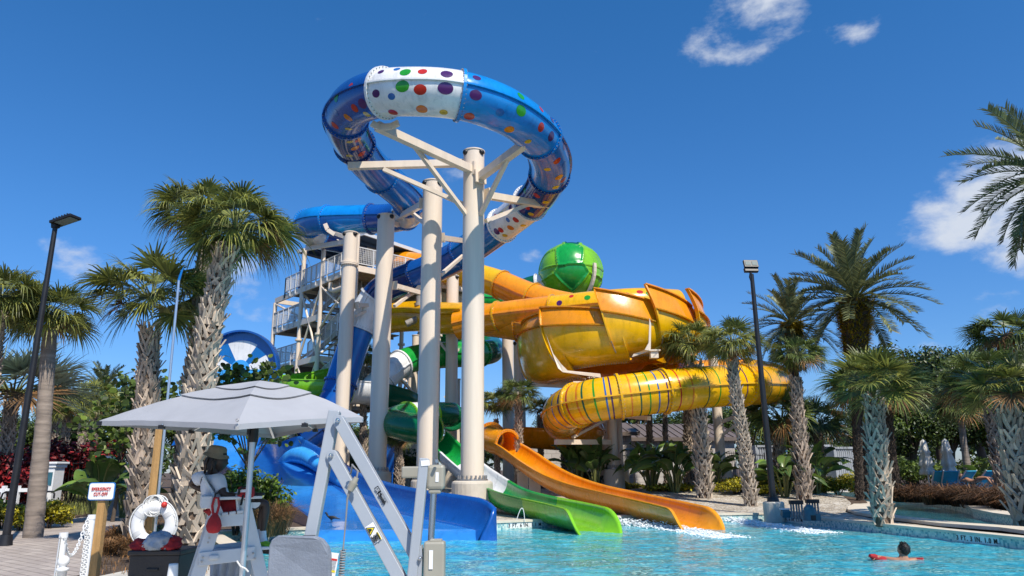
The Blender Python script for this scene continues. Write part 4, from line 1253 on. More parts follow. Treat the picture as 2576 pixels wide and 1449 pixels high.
# drain pipe of the yellow tube
mb = MB()
mb.tube([P(1055, 745, 41), P(1055, 775, 41), P(1056, 792, 40.9), P(1048, 803, 40.8), P(1022, 815, 40.7)], .2, 12)
mb.cyl(P(1055, 770, 41), P(1055, 762, 41), .26, n=14)
tag(mb.build('drain_pipe', M['steelgrey']), 'grey elbow drain pipe beside the yellow flume', 'pipe')

# ------------------------------------------------------------------ stair tower
tow = thing('stair_tower', 'beige steel stair tower with mesh railings behind the blue tube', 'stair tower', onground(760, 1100, 45))
LV = [13.4, 11.2, 8.6, 6.0]
p1 = P(691, 790, 48); p2 = P(756, 790, 45); p3 = P(805, 790, 43)
def at(p, z): return V((p.x, p.y, z))
u_ = (p3 - p1); u_.z = 0; u_.normalize()
v_ = V((-u_.y, u_.x, 0)); 
if v_.x < 0: v_ = -v_
W = 6.0
cols_ = [(p1, 13.05), (p2, 16.0), (p3, 16.0)]
p4 = p3 + u_ * 4.2
back = [p1 + v_ * W, p2 + v_ * W, p3 + v_ * W, p4 + v_ * W, p4]
for p, zt in cols_ + [(b, 16.0) for b in back]:
    mb = MB(); z0 = zg(p.x, p.y)
    mb.cyl(at(p, z0), at(p, zt), .14, n=14)
    for z in (4.5, 9.9 if zt > 13 else 10.4): mb.cyl(at(p, z - .06), at(p, z + .06), .24, n=16, smooth=False)
    mb.build('post', M['beige'], tow)
def beamz(mb, a, b, za, zb, w=.16, h=.16): mb.beam(at(a, za), at(b, zb), w, h)
mb = MB()
for i, z in enumerate(LV):
    beamz(mb, p1, p2, z - .2, z - .2, .12, .36); beamz(mb, p2, p3, z - .2, z - .2, .12, .36)
    beamz(mb, p1, p1 + v_ * W, z - .2, z - .2, .12, .3); beamz(mb, p2, p2 + v_ * W, z - .2, z - .2, .12, .3); beamz(mb, p3, p3 + v_ * W, z - .2, z - .2, .12, .3)
    beamz(mb, p1 + v_ * W, p3 + v_ * W, z - .2, z - .2, .12, .3)
beamz(mb, p3, p4, LV[0] - .2, LV[0] - .2, .12, .36); beamz(mb, p4, p4 + v_ * (W + 3), LV[0] - .2, LV[0] - .2, .12, .36)
beamz(mb, p1, p2, 12.3, 12.3, .12, .12)
beamz(mb, p1, p2, 7.6, 7.6, .12, .12)
mb.build('floor_beam', M['beige'], tow)
for a, za, b, zb in [(p2, 13.0, p3, 8.4), (p2, 8.4, p3, 13.0), (p2, 8.4, p3, 4.0), (p2, 4.0, p3, 8.4), (p3, 13.0, p3 + v_ * W, 8.6), (p3, 8.6, p3 + v_ * W, 13.0), (p3, 8.4, p3 + v_ * W, 4.2), (p3, 4.0, p3 + v_ * W, 8.6), (p2, 13, p2 + v_ * W, 8.6), (p2, 8.6, p2 + v_ * W, 13), (p1, 13, p2, 11.4), (p3, 12.9, p4, 10.2), (p4, 12.9, p3, 10.2)]:
    mb = MB(); mb.cyl(at(a, za), at(b, zb), .075, n=8); mb.build('brace', M['beige'], tow)
def floor(pts, z, m_='steelgrey'):
    mb = MB(); n = len(pts)
    mb.add([at(p, z) for p in pts] + [at(p, z - .06) for p in pts], [tuple(range(n)), tuple(range(2 * n - 1, n - 1, -1))] + [(i, (i + 1) % n, n + (i + 1) % n, n + i) for i in range(n)])
    # joists
    a, b, c, d = pts[:4]
    k = int((b - a).length / .45)
    for i in range(1, k):
        mb.beam(at(a.lerp(b, i / k), z - .14), at(d.lerp(c, i / k), z - .14), .06, .14)
    mb.build('landing', M[m_], tow)
q0 = p1 + u_ * 1.6
floor([q0, p4, p4 + v_ * (W + 3), q0 + v_ * (W + 3)], LV[0])
for z in LV[1:]: floor([p1, p2 + u_ * 0.3, p2 + u_ * .3 + v_ * W, p1 + v_ * W], z)
def railing(a, b, za, zb, posts=4, h=1.1, name='railing'):
    mb = MB(); L = (b - a).length
    for i in range(posts + 1):
        p = a.lerp(b, i / posts); z = za + (zb - za) * i / posts
        mb.beam(at(p, z - .3), at(p, z + h), .07, .07)
    for k in (h, .12):
        mb.beam(at(a, za + k), at(b, zb + k), .055, .055)
    n = int(L / .11)
    for i in range(n):
        p = a.lerp(b, i / n); z = za + (zb - za) * i / n
        mb.beam(at(p, z + .12), at(p, z + h), .022, .022)
    for k in range(1, 8):
        mb.beam(at(a, za + .12 + k * .12), at(b, zb + .12 + k * .12), .012, .012)
    mb.build(name, M['chairwhite'], tow)
o_ = -v_ * .08
railing(q0 + o_, p2 + o_, LV[0], LV[0], 3); railing(p2 + o_, p3 + o_, LV[0], LV[0], 4); railing(p3 + o_, p4 + o_, LV[0], LV[0], 5); railing(q0 + o_, q0 + v_ * W, LV[0], LV[0], 4)
railing(p3 + v_ * W * .5, p3 + v_ * (W + 3), LV[0], LV[0], 6); railing(p4, p4 + v_ * (W + 3), LV[0], LV[0], 8)
for z in LV[1:]:
    railing(p1 + o_, p2 + o_, z, z, 5); railing(p1, p1 + v_ * W, z, z, 4); railing(p2 + u_ * .2 + v_ * 2.5, p2 + u_ * .2 + v_ * W, z, z, 2)
# flights zigzag between the landings, to the right of them
def flight(a, b, za, zb, w=1.5):
    n = max(3, int(abs(za - zb) / .19)); d = (b - a); d.z = 0; d.normalize(); s = V((-d.y, d.x, 0)) * (w / 2)
    mb = MB()
    for i in range(n):
        p = a.lerp(b, (i + .5) / n); z = za + (zb - za) * (i + .5) / n
        mb.beam(at(p - s, z), at(p + s, z), .28, .045)
    for sg in (-1, 1):
        mb.beam(at(a + s * sg, za - .05), at(b + s * sg, zb - .05), .06, .32)
    mb.build('stair_flight', M['steelgrey'], tow)
    railing(a + s, b + s, za, zb, 5); railing(a - s, b - s, za, zb, 5)
for i in range(3):
    z0, z1 = LV[i], LV[i + 1]; zm = (z0 + z1) / 2
    a0 = p2 + u_ * .4 + v_ * 1.2; a1 = p2 + u_ * 4.2 + v_ * 1.2
    b0 = p2 + u_ * .4 + v_ * 3.2; b1 = p2 + u_ * 4.2 + v_ * 3.2
    flight(b0, b1, z0, zm); flight(a0, a1, z1, zm)
    floor([a1 - v_ * .8, a1 + u_ * 1.3 - v_ * .8, b1 + u_ * 1.3 + v_ * .8, b1 + v_ * .8], zm)
# roof
RA_, RB_, RC_ = P(748, 632, 46), P(917, 584, 42.3), P(1062, 596, 46.5)
zr = 16.05
ra, rb, rc = at(RA_, zr), at(RB_, zr), at(RC_, zr); rd = ra + rc - rb
mb = MB()
mb.add([ra, rb, rc, rd] + [p + V((0, 0, .22)) for p in (ra, rb, rc, rd)], [(3, 2, 1, 0), (4, 5, 6, 7), (0, 1, 5, 4), (1, 2, 6, 5), (2, 3, 7, 6), (3, 0, 4, 7)])
mb.build('roof', M['chairwhite'], tow)
mb = MB()
ce = (ra + rc) / 2
mb.add([p.lerp(ce, .03) - V((0, 0, .02)) for p in (ra, rb, rc, rd)], [(0, 1, 2, 3)])
for k in range(1, 7):
    mb.beam(ra.lerp(rb, k / 7).lerp(ce, .03) - V((0, 0, .12)), rd.lerp(rc, k / 7).lerp(ce, .03) - V((0, 0, .12)), .1, .16)
mb.build('soffit', M['navyroof'], tow)
mb = MB(); mb.box(at(P(762, 690, 45.6), LV[0] + .9) , (.7, .25, 1.6), Matrix.Rotation(R(-45), 3, 'Z')); mb.build('gate_panel', M['royal'], tow, bevel=.04)
mb = MB(); mb.tube([at(p3 + u_ * 1.2, 12.9), at(p3 + u_ * 1.2, 12.5), at(p3 + u_ * 1.7, 12.3), at(p3 + u_ * 4, 12.3)], .16, 12); mb.build('water_pipe', M['beige'], tow)

# ------------------------------------------------------------------ lamps
def lamp_left():
    D = 16.5; b = onground(33, 1240, D); t = thing('street_lamp', 'tall black lamp post leaning into the palms at far left, flat lamp head', 'street lamp', b)
    top = P(133, 572, D)
    top = V((b.x, b.y, top.z))
    mb = MB(); mb.tube([b, V((b.x, b.y, top.z * .5)), top], [.085, .07, .055], 16); mb.cyl(b, b + V((0, 0, .25)), .15, .12); mb.build('pole', M['black'], t)
    mb = MB(); d = V((1, -.25, .22)).normalized()
    c = top + d * .28 + V((0, 0, .10))
    rot = Matrix.Rotation(R(-14), 3, 'Z') @ Matrix.Rotation(R(-12), 3, 'Y') 
    mb.box(c, (.62, .34, .07), rot); mb.box(top + V((0, 0, .05)), (.14, .14, .14), rot)
    for k in range(6): mb.box(c + rot @ V((-.2 + k * .08, 0, .05)), (.02, .32, .05), rot)
    h = mb.build('lamp_head', M['black'], t, bevel=.01)
    mb = MB(); mb.box(c + rot @ V((.04, 0, -.04)), (.46, .26, .015), rot); mb.build('lens', M['lens'], h)
lamp_left()
def lamp_right():
    D = 24.6; b = onground(1946, 1270, D); b.z = zg(b.x, b.y)
    t = thing('street_lamp', 'black flood-light pole on a concrete footing beside the pool corner', 'street lamp', b)
    zt = P(1886, 690, D).z
    mb = MB(); mb.lathe((b.x, b.y, b.z), [(0, -.2), (.34, -.2), (.34, .40), (.30, .44), (0, .44)], 24, smooth=False); mb.build('footing', M['concrete'], t)
    mb = MB(); mb.cyl(b + V((0, 0, .44)), b + V((0, 0, .58)), .2, .17); mb.tube([b + V((0, 0, .5)), V((b.x, b.y, zt * .5)), V((b.x, b.y, zt))], [.105, .095, .07], 16); mb.build('pole', M['black'], t)
    c = V((b.x, b.y, zt + .30))
    rot = Matrix.Rotation(R(4), 3, 'Z') @ Matrix.Rotation(R(-18), 3, 'X')
    mb = MB(); mb.box(c + V((0, 0, .08)), (.52, .10, .30), rot); mb.box(c + V((0, .02, -.14)), (.50, .14, .16), rot)
    mb.tube([V((b.x, b.y, zt - .35)), V((b.x - .06, b.y, zt - .1)), V((b.x, b.y, zt + .15))], .05, 8)
    h = mb.build('lamp_head', M['black'], t, bevel=.012)
    for sx in (-.12, .12):
        mb = MB(); mb.box(c + V((0, 0, .08)) + rot @ V((sx, -.058, 0)), (.19, .012, .16), rot); mb.build('lens', M['lens'], h)
lamp_right()

# ------------------------------------------------------------------ restroom building, containers, fence
def building():
    D = 46
    a = P(1596, 1150, D); b = P(1850, 1150, D + 1.0); z0 = zg(a.x, a.y) - .3
    t = thing('restroom_building', 'grey block restroom building with brown metal roof behind the palms', 'building', (a.x, a.y, z0))
    ze = P(1596, 1103, D).z; zr_ = P(1596, 1066, D + 3).z
    u = (b - a); u.z = 0; L = u.length; u.normalize(); w = V((-u.y, u.x, 0)); depth = 6
    def wallbox(p, L, zb, zt, dep, nm):
        mb = MB()
        q = [p, p + u * L, p + u * L + w * dep, p + w * dep]
        vs = [V((k.x, k.y, zb)) for k in q] + [V((k.x, k.y, zt)) for k in q]
        uvs = []
        mb.add(vs, [(0, 1, 5, 4), (1, 2, 6, 5), (2, 3, 7, 6), (3, 0, 4, 7)])
        o = mb.build(nm, M['block'], t)
        l = o.data.uv_layers.new(name='UVMap')
        for d_ in (L, dep, L, dep): uvs += [0, zb, d_, zb, d_, zt, 0, zt]
        l.data.foreach_set('uv', uvs)
    wallbox(a, L, z0, ze, depth, 'wall')
    def shed(p, L, ze, zr_, over, run):
        mb = MB()
        e0 = p - u * over - w * over; e1 = p + u * (L + over) - w * over; r0 = p - u * over + w * run; r1 = p + u * (L + over) + w * run
        vs = [V((e0.x, e0.y, ze - .05)), V((e1.x, e1.y, ze - .05)), V((r1.x, r1.y, zr_)), V((r0.x, r0.y, zr_))]
        vs2 = [v - V((0, 0, .22)) for v in vs]
        mb.add(vs + vs2, [(0, 1, 2, 3), (7, 6, 5, 4), (0, 4, 5, 1), (1, 5, 6, 2), (2, 6, 7, 3), (3, 7, 4, 0)])
        n = int(L / .45)
        for k in range(n + 1):
            mb.beam(vs[0].lerp(vs[1], k / n) + V((0, 0, .02)), vs[3].lerp(vs[2], k / n) + V((0, 0, .02)), .05, .07)
        e = [V((r0.x, r0.y, zr_)), V((r1.x, r1.y, zr_)), V((r1.x, r1.y, zr_)) + w * run * 1.3 - V((0, 0, 1.4)), V((r0.x, r0.y, zr_)) + w * run * 1.3 - V((0, 0, 1.4))]
        mb.add(e, [(0, 1, 2, 3)])
        mb.build('roof', M['roofmetal'], t)
    shed(a, L, ze + .1, zr_, .35, 3.2)
    g = P(1502, 1150, D - 2.5); gz = P(1502, 1085, D - 2.5).z
    wallbox(g, (P(1588, 1150, D - 2.0) - g).length, z0, gz - .2, 4, 'wall')
    Lg = (P(1588, 1150, D - 2) - g).length
    shed(g, Lg, gz, P(1502, 1064, D).z, .4, 2.2)
    # second wing hidden behind the orange tube
    g2_ = P(1330, 1150, D + 1); wallbox(g2_, (P(1470, 1150, D + 1) - g2_).length, z0, P(1330, 1118, D).z, 4, 'wall')
    s = P(1486, 1117, D - 4.5)
    sg = thing('hanging_sign', 'white and blue restroom sign partly hidden behind the beige column', 'sign', s)
    mb = MB(); mb.box(s, (1.9, .06, .62)); pl = mb.build('panel', M['signwhite'], sg, bevel=.02)
    mb = MB(); mb.box(s - V((0, -.02, .22)), (1.94, .07, .24)); mb.build('blue_band', M['signblue'], sg)
    text('RESTROOMS', .30, s + V((.12, -.04, .1)), (1, 0, 0), (0, 0, 1), M['textblack'], sg, wscale=.8)
    mb = MB(); mb.beam(s + V((0, .06, .3)), s + V((0, .06, -3.6)), .08); mb.build('post', M['fence'], sg)
building()
def container(px0, px1, D, ztop_py, label, letters=True, D1=None):
    a = P(px0, 1180, D); b = P(px1, 1180, D1 or D); z0 = zg(a.x, a.y); zt = P(px0, ztop_py, D).z
    t = thing('shipping_container', label, 'container', (a.x, a.y, z0))
    u = (b - a); u.z = 0; L = u.length; u.normalize(); w = V((-u.y, u.x, 0))
    n = int(L / .14); pts = []
    for k in range(n * 4 + 1):
        ph = k % 4; off = 0.0 if ph in (0, 1) else .05
        pts.append(a + u * (L * k / (n * 4)) - w * off)
    mb = MB(); vs = []
    for p in pts: vs += [V((p.x, p.y, z0)), V((p.x, p.y, zt))]
    mb.add(vs, [(2 * i, 2 * i + 2, 2 * i + 3, 2 * i + 1) for i in range(len(pts) - 1)])
    q = [a, b, b + w * 2.4, a + w * 2.4]
    qs = [V((k.x, k.y, z0)) for k in q] + [V((k.x, k.y, zt)) for k in q]
    mb.add(qs, [(1, 2, 6, 5), (2, 3, 7, 6), (3, 0, 4, 7), (4, 5, 6, 7)])
    mb.build('side_panel', M['contgrey'], t)
    mb = MB()
    for z in (z0 + .06, zt - .06): mb.beam(at(a, z) - w * .04, at(b, z) - w * .04, .12, .12)
    for p in (a, b): mb.beam(at(p, z0) - w * .04, at(p, zt) - w * .04, .12, .12)
    mb.build('corner_frame', M['contgrey'], t)
    if letters:
        text('IE S', .46, at(a + u * (L * .42) - w * .06, zt - .55), u, (0, 0, 1), M['wavelt'], t, 'blue_lettering', bold=.02)
        for dz, mm in ((.75, 'wavelt'), (.45, 'blue'), (.22, 'dot_gold')):
            mb = MB(); vs = []
            for k in range(16):
                x = L * (.02 + .16 * k / 15); p = a + u * x - w * .07; zz = z0 + dz + .09 * math.sin(k * .9 + dz * 7)
                vs += [at(p, zz - .11), at(p, zz + .11)]
            mb.add(vs, [(2 * i, 2 * i + 2, 2 * i + 3, 2 * i + 1) for i in range(15)])
            mb.build('wave_stripe', M[mm], t)
container(1906, 2098, 44, 1120, 'grey corrugated container with painted blue wave beside the lamp post', True)
container(2103, 2170, 43, 1124, 'plain grey corrugated container behind the yellow hedge', False, 43.6)
def fence(pts, h, label, m_='fence'):
    b = onground(*pts[0]); t = thing('metal_fence', label, 'fence', b)
    ps = [onground(*q) for q in pts]
    for a, c in zip(ps, ps[1:]):
        L = (c - a).length; n = int(L / .12)
        mb = MB()
        for i in range(n):
            p = a.lerp(c, i / n); mb.beam(p, p + V((0, 0, h)), .02, .02)
        for k in (.12, h - .1): mb.beam(a + V((0, 0, k)), c + V((0, 0, k)), .04, .04)
        mb.build('picket_panel', M[m_], t)
    for p in ps:
        mb = MB(); mb.beam(p, p + V((0, 0, h + .1)), .07, .07); mb.build('post', M[m_], t)
fence([(1820, 1170, 42.5), (1870, 1170, 42.5), (1925, 1170, 43)], 1.9, 'black picket fence left of the wave container')
fence([(2195, 1170, 47), (2260, 1170, 46), (2330, 1170, 46), (2420, 1170, 46), (2500, 1170, 46)], 1.4, 'low black fence behind the folded umbrellas')
fence([(90, 1180, 29), (160, 1180, 29), (230, 1180, 29), (320, 1180, 29)], 1.9, 'tall black picket fence behind the big paddle-leaf plant')
# white pillar and railing on the left
def pillar():
    D = 26; b = onground(122, 1240, D); t = thing('pillar', 'white square pillar with moulded cap under the copperleaf hedge', 'pillar', b)
    zt = P(122, 1168, D).z
    mb = MB(); mb.box((b.x, b.y, (zt + b.z) / 2), (.56, .56, zt - b.z)); mb.build('shaft', M['whitepaint'], t)
    mb = MB(); mb.box((b.x, b.y, zt + .04), (.76, .76, .08)); mb.box((b.x, b.y, zt - .06), (.66, .66, .12)); mb.build('cap', M['whitepaint'], t, bevel=.02)
    mb = MB(); mb.box((b.x + .08, b.y - .285, zt - .5), (.3, .02, .45)); mb.build('tile_inset', M['teal'], t)
    r = thing('railing', 'white post-and-rail fence with black handrail at far left', 'railing', onground(20, 1240, 25))
    mb = MB(); a = onground(-60, 1240, 25); c = onground(112, 1240, 25.4)
    for z in (1.0, .2): mb.beam(a + V((0, 0, z)), c + V((0, 0, z)), .1, .12)
    for k in range(6): p = a.lerp(c, k / 5); mb.beam(p, p + V((0, 0, 1.15)), .12, .12)
    mb.build('white_rail', M['whitepaint'], r)
    for px in (5, 105):
        mb = MB(); q = onground(px, 1240, 24.2)
        mb.tube([q, q + V((0, 0, .8)), q + V((.03, 0, .92)), q + V((.12, 0, .97)), q + V((.36, 0, .97)), q + V((.42, 0, .9)), q + V((.42, .0, .75))], .03, 8); mb.build('handrail', M['black'], r)
pillar()
def utility():
    D = 27; b = onground(307, 1240, D); zt = P(307, 1172, D).z
    t = thing('utility_box', 'grey utility cabinet with white top behind the left palm', 'cabinet', b)
    mb = MB(); mb.box((b.x, b.y, (b.z + zt) / 2), (.85, .7, zt - b.z)); mb.build('body', M['greybox'], t, bevel=.02)
    mb = MB(); mb.box((b.x, b.y, zt + .06), (.95, .8, .12)); mb.build('top', M['whitepaint'], t, bevel=.02)
    s = P(268, 1157, 25)
    st = thing('small_sign', 'small white and blue sign above the emergency sign among the leaves', 'sign', onground(268, 1157, 25))
    mb = MB(); mb.box(s, (.42, .03, .26)); mb.build('panel', M['signwhite'], st)
    mb = MB(); mb.box(s - V((0, -.01, .12)), (.44, .04, .08)); mb.build('blue_band', M['signblue'], st)
    text('RESTROOMS', .07, s + V((0, -.03, .02)), (1, 0, 0), (0, 0, 1), M['signblue'], st, wscale=.8)
    mb = MB(); q = onground(268, 1157, 25.05); mb.beam(q, s + V((0, .05, 0)), .06); mb.build('post', M['wood'], st)
utility()
# gravel-bed equipment, depth markers
def marker(body, px, py, wall_a, wall_b, label, h=.105):
    p = P(px, py, 20)  # intersect the ray with the wall plane
    a = V((wall_a[0], wall_a[1], 0)); b = V((wall_b[0], wall_b[1], 0)); u = (b - a).normalized(); n = V((u.y, -u.x, 0))
    d = ray(px, py); k = (a - EYEV).dot(n) / d.dot(n); c = EYEV + d * k; c.z = 0.105
    if n.dot(EYEV - c) < 0: n = -n
    x = V((0, 0, 1)).cross(n)
    t = thing('depth_marker', label, 'depth marker', c)
    L = h * 11.0
    mb = MB(); mb.add([c + n * .004 + x * sx * L / 2 + V((0, 0, sz * h * .78)) for sx, sz in ((-1, -1), (1, -1), (1, 1), (-1, 1))], [(0, 1, 2, 3)])
    mb.add([c + n * .001 + x * sx * L / 2 + V((0, 0, sz * h * .78)) for sx, sz in ((-1, -1), (1, -1), (1, 1), (-1, 1))], [(0, 3, 2, 1)])
    mb.build('white_tile', M['whitepaint'], t)
    text(body, h, c + n * .008, x, (0, 0, 1), M['textblack'], t, wscale=.86, spacing=1.22, bold=.012)
w = [xy(p) for p in W1]
marker('3 FT. 6 IN. 1.1 M.', 1322, 1320, w[0], w[1], 'black depth lettering between the blue ramp and the lime exit')
marker('3 FT. 6 IN. 1.1 M.', 1640, 1308, w[2], w[3], 'black depth lettering between the lime and orange exits')
marker('3 FT. 6 IN. 1.1 M.', 1994, 1307, xy(pa), xy(pb), 'black depth lettering on the right wall near the pool corner')
marker('3 FT. 3 IN. 1.0 M.', 2458, 1353, xy(pa), xy(pb), 'largest black depth lettering, three foot three, at the right edge')
def gravel_bits():
    for px, D, lab in ((2004, 23.6, 'black bank of capped grey pipes in gravel, left of the teal fixture'), (2045, 24.2, 'black bank of capped grey pipes in gravel, behind the teal fixture')):
        b = onground(px, 1280, D); t = thing('pipe_manifold', lab, 'pipes', b, 'capped pipe banks in the gravel')
        mb = MB(); mb.box(b + V((0, 0, .46)), (.42, .16, .12)); mb.build('header', M['black'], t, bevel=.01)
        for k in range(5):
            mb = MB(); mb.cyl(b + V((-.17 + k * .085, .02 * (k % 2), -.05)), b + V((-.17 + k * .085, .02 * (k % 2), .42)), .032, n=8); mb.build('pipe', M['greybox'], t)
    b = onground(2036, 1287, 22.2); t = thing('pump_cover', 'teal domed plastic fixture with a square opening in the gravel', 'fixture', b)
    mb = MB(); mb.lathe(b, [(.20, 0), (.19, .18), (.15, .36), (.08, .44), (0, .46)], 18); mb.box(b + V((.16, -.05, .1)), (.2, .24, .2)); mb.build('dome', M['teal'], t)
    mb = MB(); mb.box(b + V((.02, -.205, .09)), (.14, .03, .14)); mb.build('opening', M['black'], t)
    b = onground(1975, 1280, 23.7); t = thing('spot_fixture', 'small grey square light fixture beside the lamp footing', 'fixture', b)
    mb = MB(); mb.box(b + V((0, 0, .12)), (.26, .2, .22), Matrix.Rotation(R(20), 3, 'X')); mb.build('body', M['teal'], t, bevel=.02)
    mb = MB(); mb.box(b + V((0, .03, .25)), (.3, .16, .04)); mb.build('lid', M['whitepaint'], t)
    c = P(1300, 1285, 22.8)
    mb = MB(); mb.tube([onground(1298, 1290, 22.6) + V((math.sin(a * .5) * .26, .1, .40 * math.sin(a))) for a in [i * math.pi / 10 for i in range(11)]], .013, 6)
    tag(mb.build('hose', M['whitepaint']), 'white hose arching out of gravel beneath the lime flume', 'hose')
gravel_bits()
# concrete cradles under the flumes
for px, py, D, lab, ht in ((1345, 1262, 24.2, 'block footing under the lime flume', .30), (1315, 1215, 32.4, 'beige block pier under the orange tunnel mouth', 1.2), (1345, 1210, 31.6, 'beige block pier beside the palm under the orange flume', 1.0), (1205, 1215, 31.5, 'beige block pier behind the tallest column', 1.1)):
    b = onground(px, py, D); mb = MB(); mb.box(b + V((0, 0, ht / 2 - .1)), (.5, .5, ht), taper=.94); mb.box(b + V((0, 0, ht - .02)), (.6, .6, .10))
    tag(mb.build('pier_block', M['beige2'], bevel=.015), lab, 'pier')
# foam where the water leaves the slides
def foam(name, pts, spread, n, label, seed, hgt=.10):
    r = random.Random(seed); path = Path([G(px, py, .03) for px, py in pts], .1)
    mb = MB(); m_ = len(path.p)
    for i in range(n):
        f = r.random() ** .8; c, S, U = path.at(path.L * f)
        side = r.gauss(0, 1) * spread * (.35 + .9 * f)
        p = c + S * side; p.z = .01 + abs(r.gauss(0, hgt)) * (1 - .75 * f) * math.exp(-(side / spread) ** 2)
        s = r.uniform(.007, .028) * (1.1 - .4 * f)
        mb.ball(p, s, (r.uniform(.8, 2.2), r.uniform(.8, 1.8), r.uniform(.35, .8)), 5)
    tag(mb.build(name, M['foam']), label, 'splash', kind='stuff')
foam('splash', [(1500, 1316), (1570, 1318), (1660, 1326), (1760, 1338), (1850, 1352)], .22, 3900, 'white splash running out from the lime slide exit', 3)
foam('splash', [(1795, 1306), (1850, 1310), (1930, 1320), (2010, 1330), (2080, 1340)], .22, 2800, 'white splash running out from the orange slide exit', 4, .07)
# sunloungers and folded umbrellas across the river
def lounger_proto():
    t = thing('sun_lounger', '', 'lounger', (0, 0, 0), 'turquoise loungers across the river')
    mb = MB(); mb.add([(-.32, -.1, .42), (.32, -.1, .42), (.32, .62, 1.18), (-.32, .62, 1.18), (-.32, -.07, .40), (.32, -.07, .40), (.32, .65, 1.15), (-.32, .65, 1.15)], [(0, 1, 2, 3), (7, 6, 5, 4), (0, 4, 5, 1), (2, 6, 7, 3), (1, 5, 6, 2), (0, 3, 7, 4)]); mb.build('backrest', M['turqcloth'], t, local=True)
    mb = MB(); mb.box((0, -.7, .38), (.64, 1.25, .05)); mb.build('seat', M['turqcloth'], t, local=True)
    mb = MB()
    for sx in (-.35, .35):
        mb.beam((sx, -1.35, .37), (sx, .0, .37), .05); mb.beam((sx, -.1, .37), (sx, .65, 1.2), .05)
    mb.build('frame', M['chairwhite'], t, local=True)
    for sx in (-.35, .35):
        for yy in (-1.2, .1): mb = MB(); mb.beam((sx, yy, 0), (sx, yy, .38), .05); mb.build('leg', M['chairwhite'], t, local=True)
    return t
lp = lounger_proto()
lpos = [(2362, 36.5, 168, 'turquoise sun lounger facing us, left half of the pair under the left folded umbrella'), (2386, 36.3, 168, 'turquoise sun lounger facing us, right half of the pair under the left folded umbrella'), (2418, 36, 200, 'turquoise sun lounger left of the sunbather, angled away'), (2464, 35.5, 205, 'turquoise sun lounger right of the sunbather with white frame edge'), (2490, 35, 205, 'rightmost turquoise sun lounger, half hidden behind the palm trunk')]
for i, (px, D, rz, lab) in enumerate(lpos):
    b = onground(px, 1215, D); b.z = zg(b.x, b.y) + 0.0
    if i == 0: lp.location = b; lp.rotation_euler = (0, 0, R(rz)); lp['label'] = lab
    else: dup(lp, b, R(rz), 1, lab)
def folded():
    t = thing('folded_umbrella', '', 'umbrella', (0, 0, 0), 'folded grey pool umbrellas')
    mb = MB(); mb.cyl((0, 0, 0), (0, 0, 2.75), .03, n=8); mb.build('pole', M['alu'], t, local=True)
    mb = MB(); pr = [(.03, 2.72), (.13, 2.62), (.2, 2.2), (.27, 2.05), (.2, 2.0), (.3, 1.6), (.34, 1.45), (.24, 1.38), (.32, 1.2), (.37, 1.0), (.12, .98)]
    n = 24; vs = []; fs = []
    for r_, z in pr:
        for k in range(n):
            a = 2 * math.pi * k / n; q = r_ * (1 + .22 * math.cos(a * 6)); vs.append((q * math.cos(a), q * math.sin(a), z))
    for i in range(len(pr) - 1):
        for k in range(n): fs.append((i * n + k, i * n + (k + 1) % n, (i + 1) * n + (k + 1) % n, (i + 1) * n + k))
    mb.add(vs, fs, 0, True); mb.build('canopy', M['canvas'], t, local=True)
    mb = MB(); mb.lathe((0, 0, 0), [(0, 0), (.3, 0), (.28, .1), (.05, .16)], 14); mb.build('base', M['greybox'], t, local=True)
    return t
fu = folded()
b = onground(2335, 1200, 37); fu.location = b; fu['label'] = 'left folded grey umbrella standing behind the turquoise loungers'
b = onground(2391, 1200, 36.4); dup(fu, b, 1.0, 1, 'right folded grey umbrella standing behind the turquoise loungers')
mb = MB(); b = onground(2062, 1180, 60); mb.cyl(b, V((b.x, b.y, P(2080, 1068, 60).z)), .05, n=8)
b2 = onground(2112, 1180, 60); 
tag(mb.build('flag_pole', M['whitepaint']), 'thin white pole rising behind the right containers', 'pole')
# ------------------------------------------------------------------ vegetation
def rdir(r, el0=-1.0, el1=1.0):
    z = r.uniform(el0, el1); a = r.uniform(0, 2 * math.pi); q = math.sqrt(max(0, 1 - z * z))
    return V((q * math.cos(a), q * math.sin(a), z))
def fan_leaf(mb, base, d, L, r, n=32, spread=115, droop=0.35, wmul=1.0, mi=0, fold=0.25):
    d = d.normalized(); t, s, u = basis(d)
    tw = r.uniform(-.75, .75); s, u = s * math.cos(tw) + u * math.sin(tw), u * math.cos(tw) - s * math.sin(tw)
    w = L * .058 * wmul * 32 / n
    for i in range(n):
        a = R(-spread + 2 * spread * (i + .5) / n) + r.uniform(-.04, .04)
        ll = L * (0.66 + 0.34 * math.cos(a * .75)) * r.uniform(.82, 1.10)
        dr = (t * (math.cos(a) + .15) + s * math.sin(a) + u * (fold * abs(math.sin(a)) + r.uniform(-.07, .07))).normalized()
        sd = dr.cross(u).normalized()
        k = droop * r.uniform(.3, 1.5)
        b = V((0, 0, -1))
        mb.strip([base + dr * ll * .04, base + dr * ll * .42 + b * ll * .03 * k, base + dr * ll * .72 + b * ll * .17 * k, base + dr * ll * .92 + b * ll * .50 * k, base + dr * ll * 1.02 + b * ll * .82 * k],
                 [w * .30, w, w * .60, w * .26, w * .05], [sd] * 5, mi)
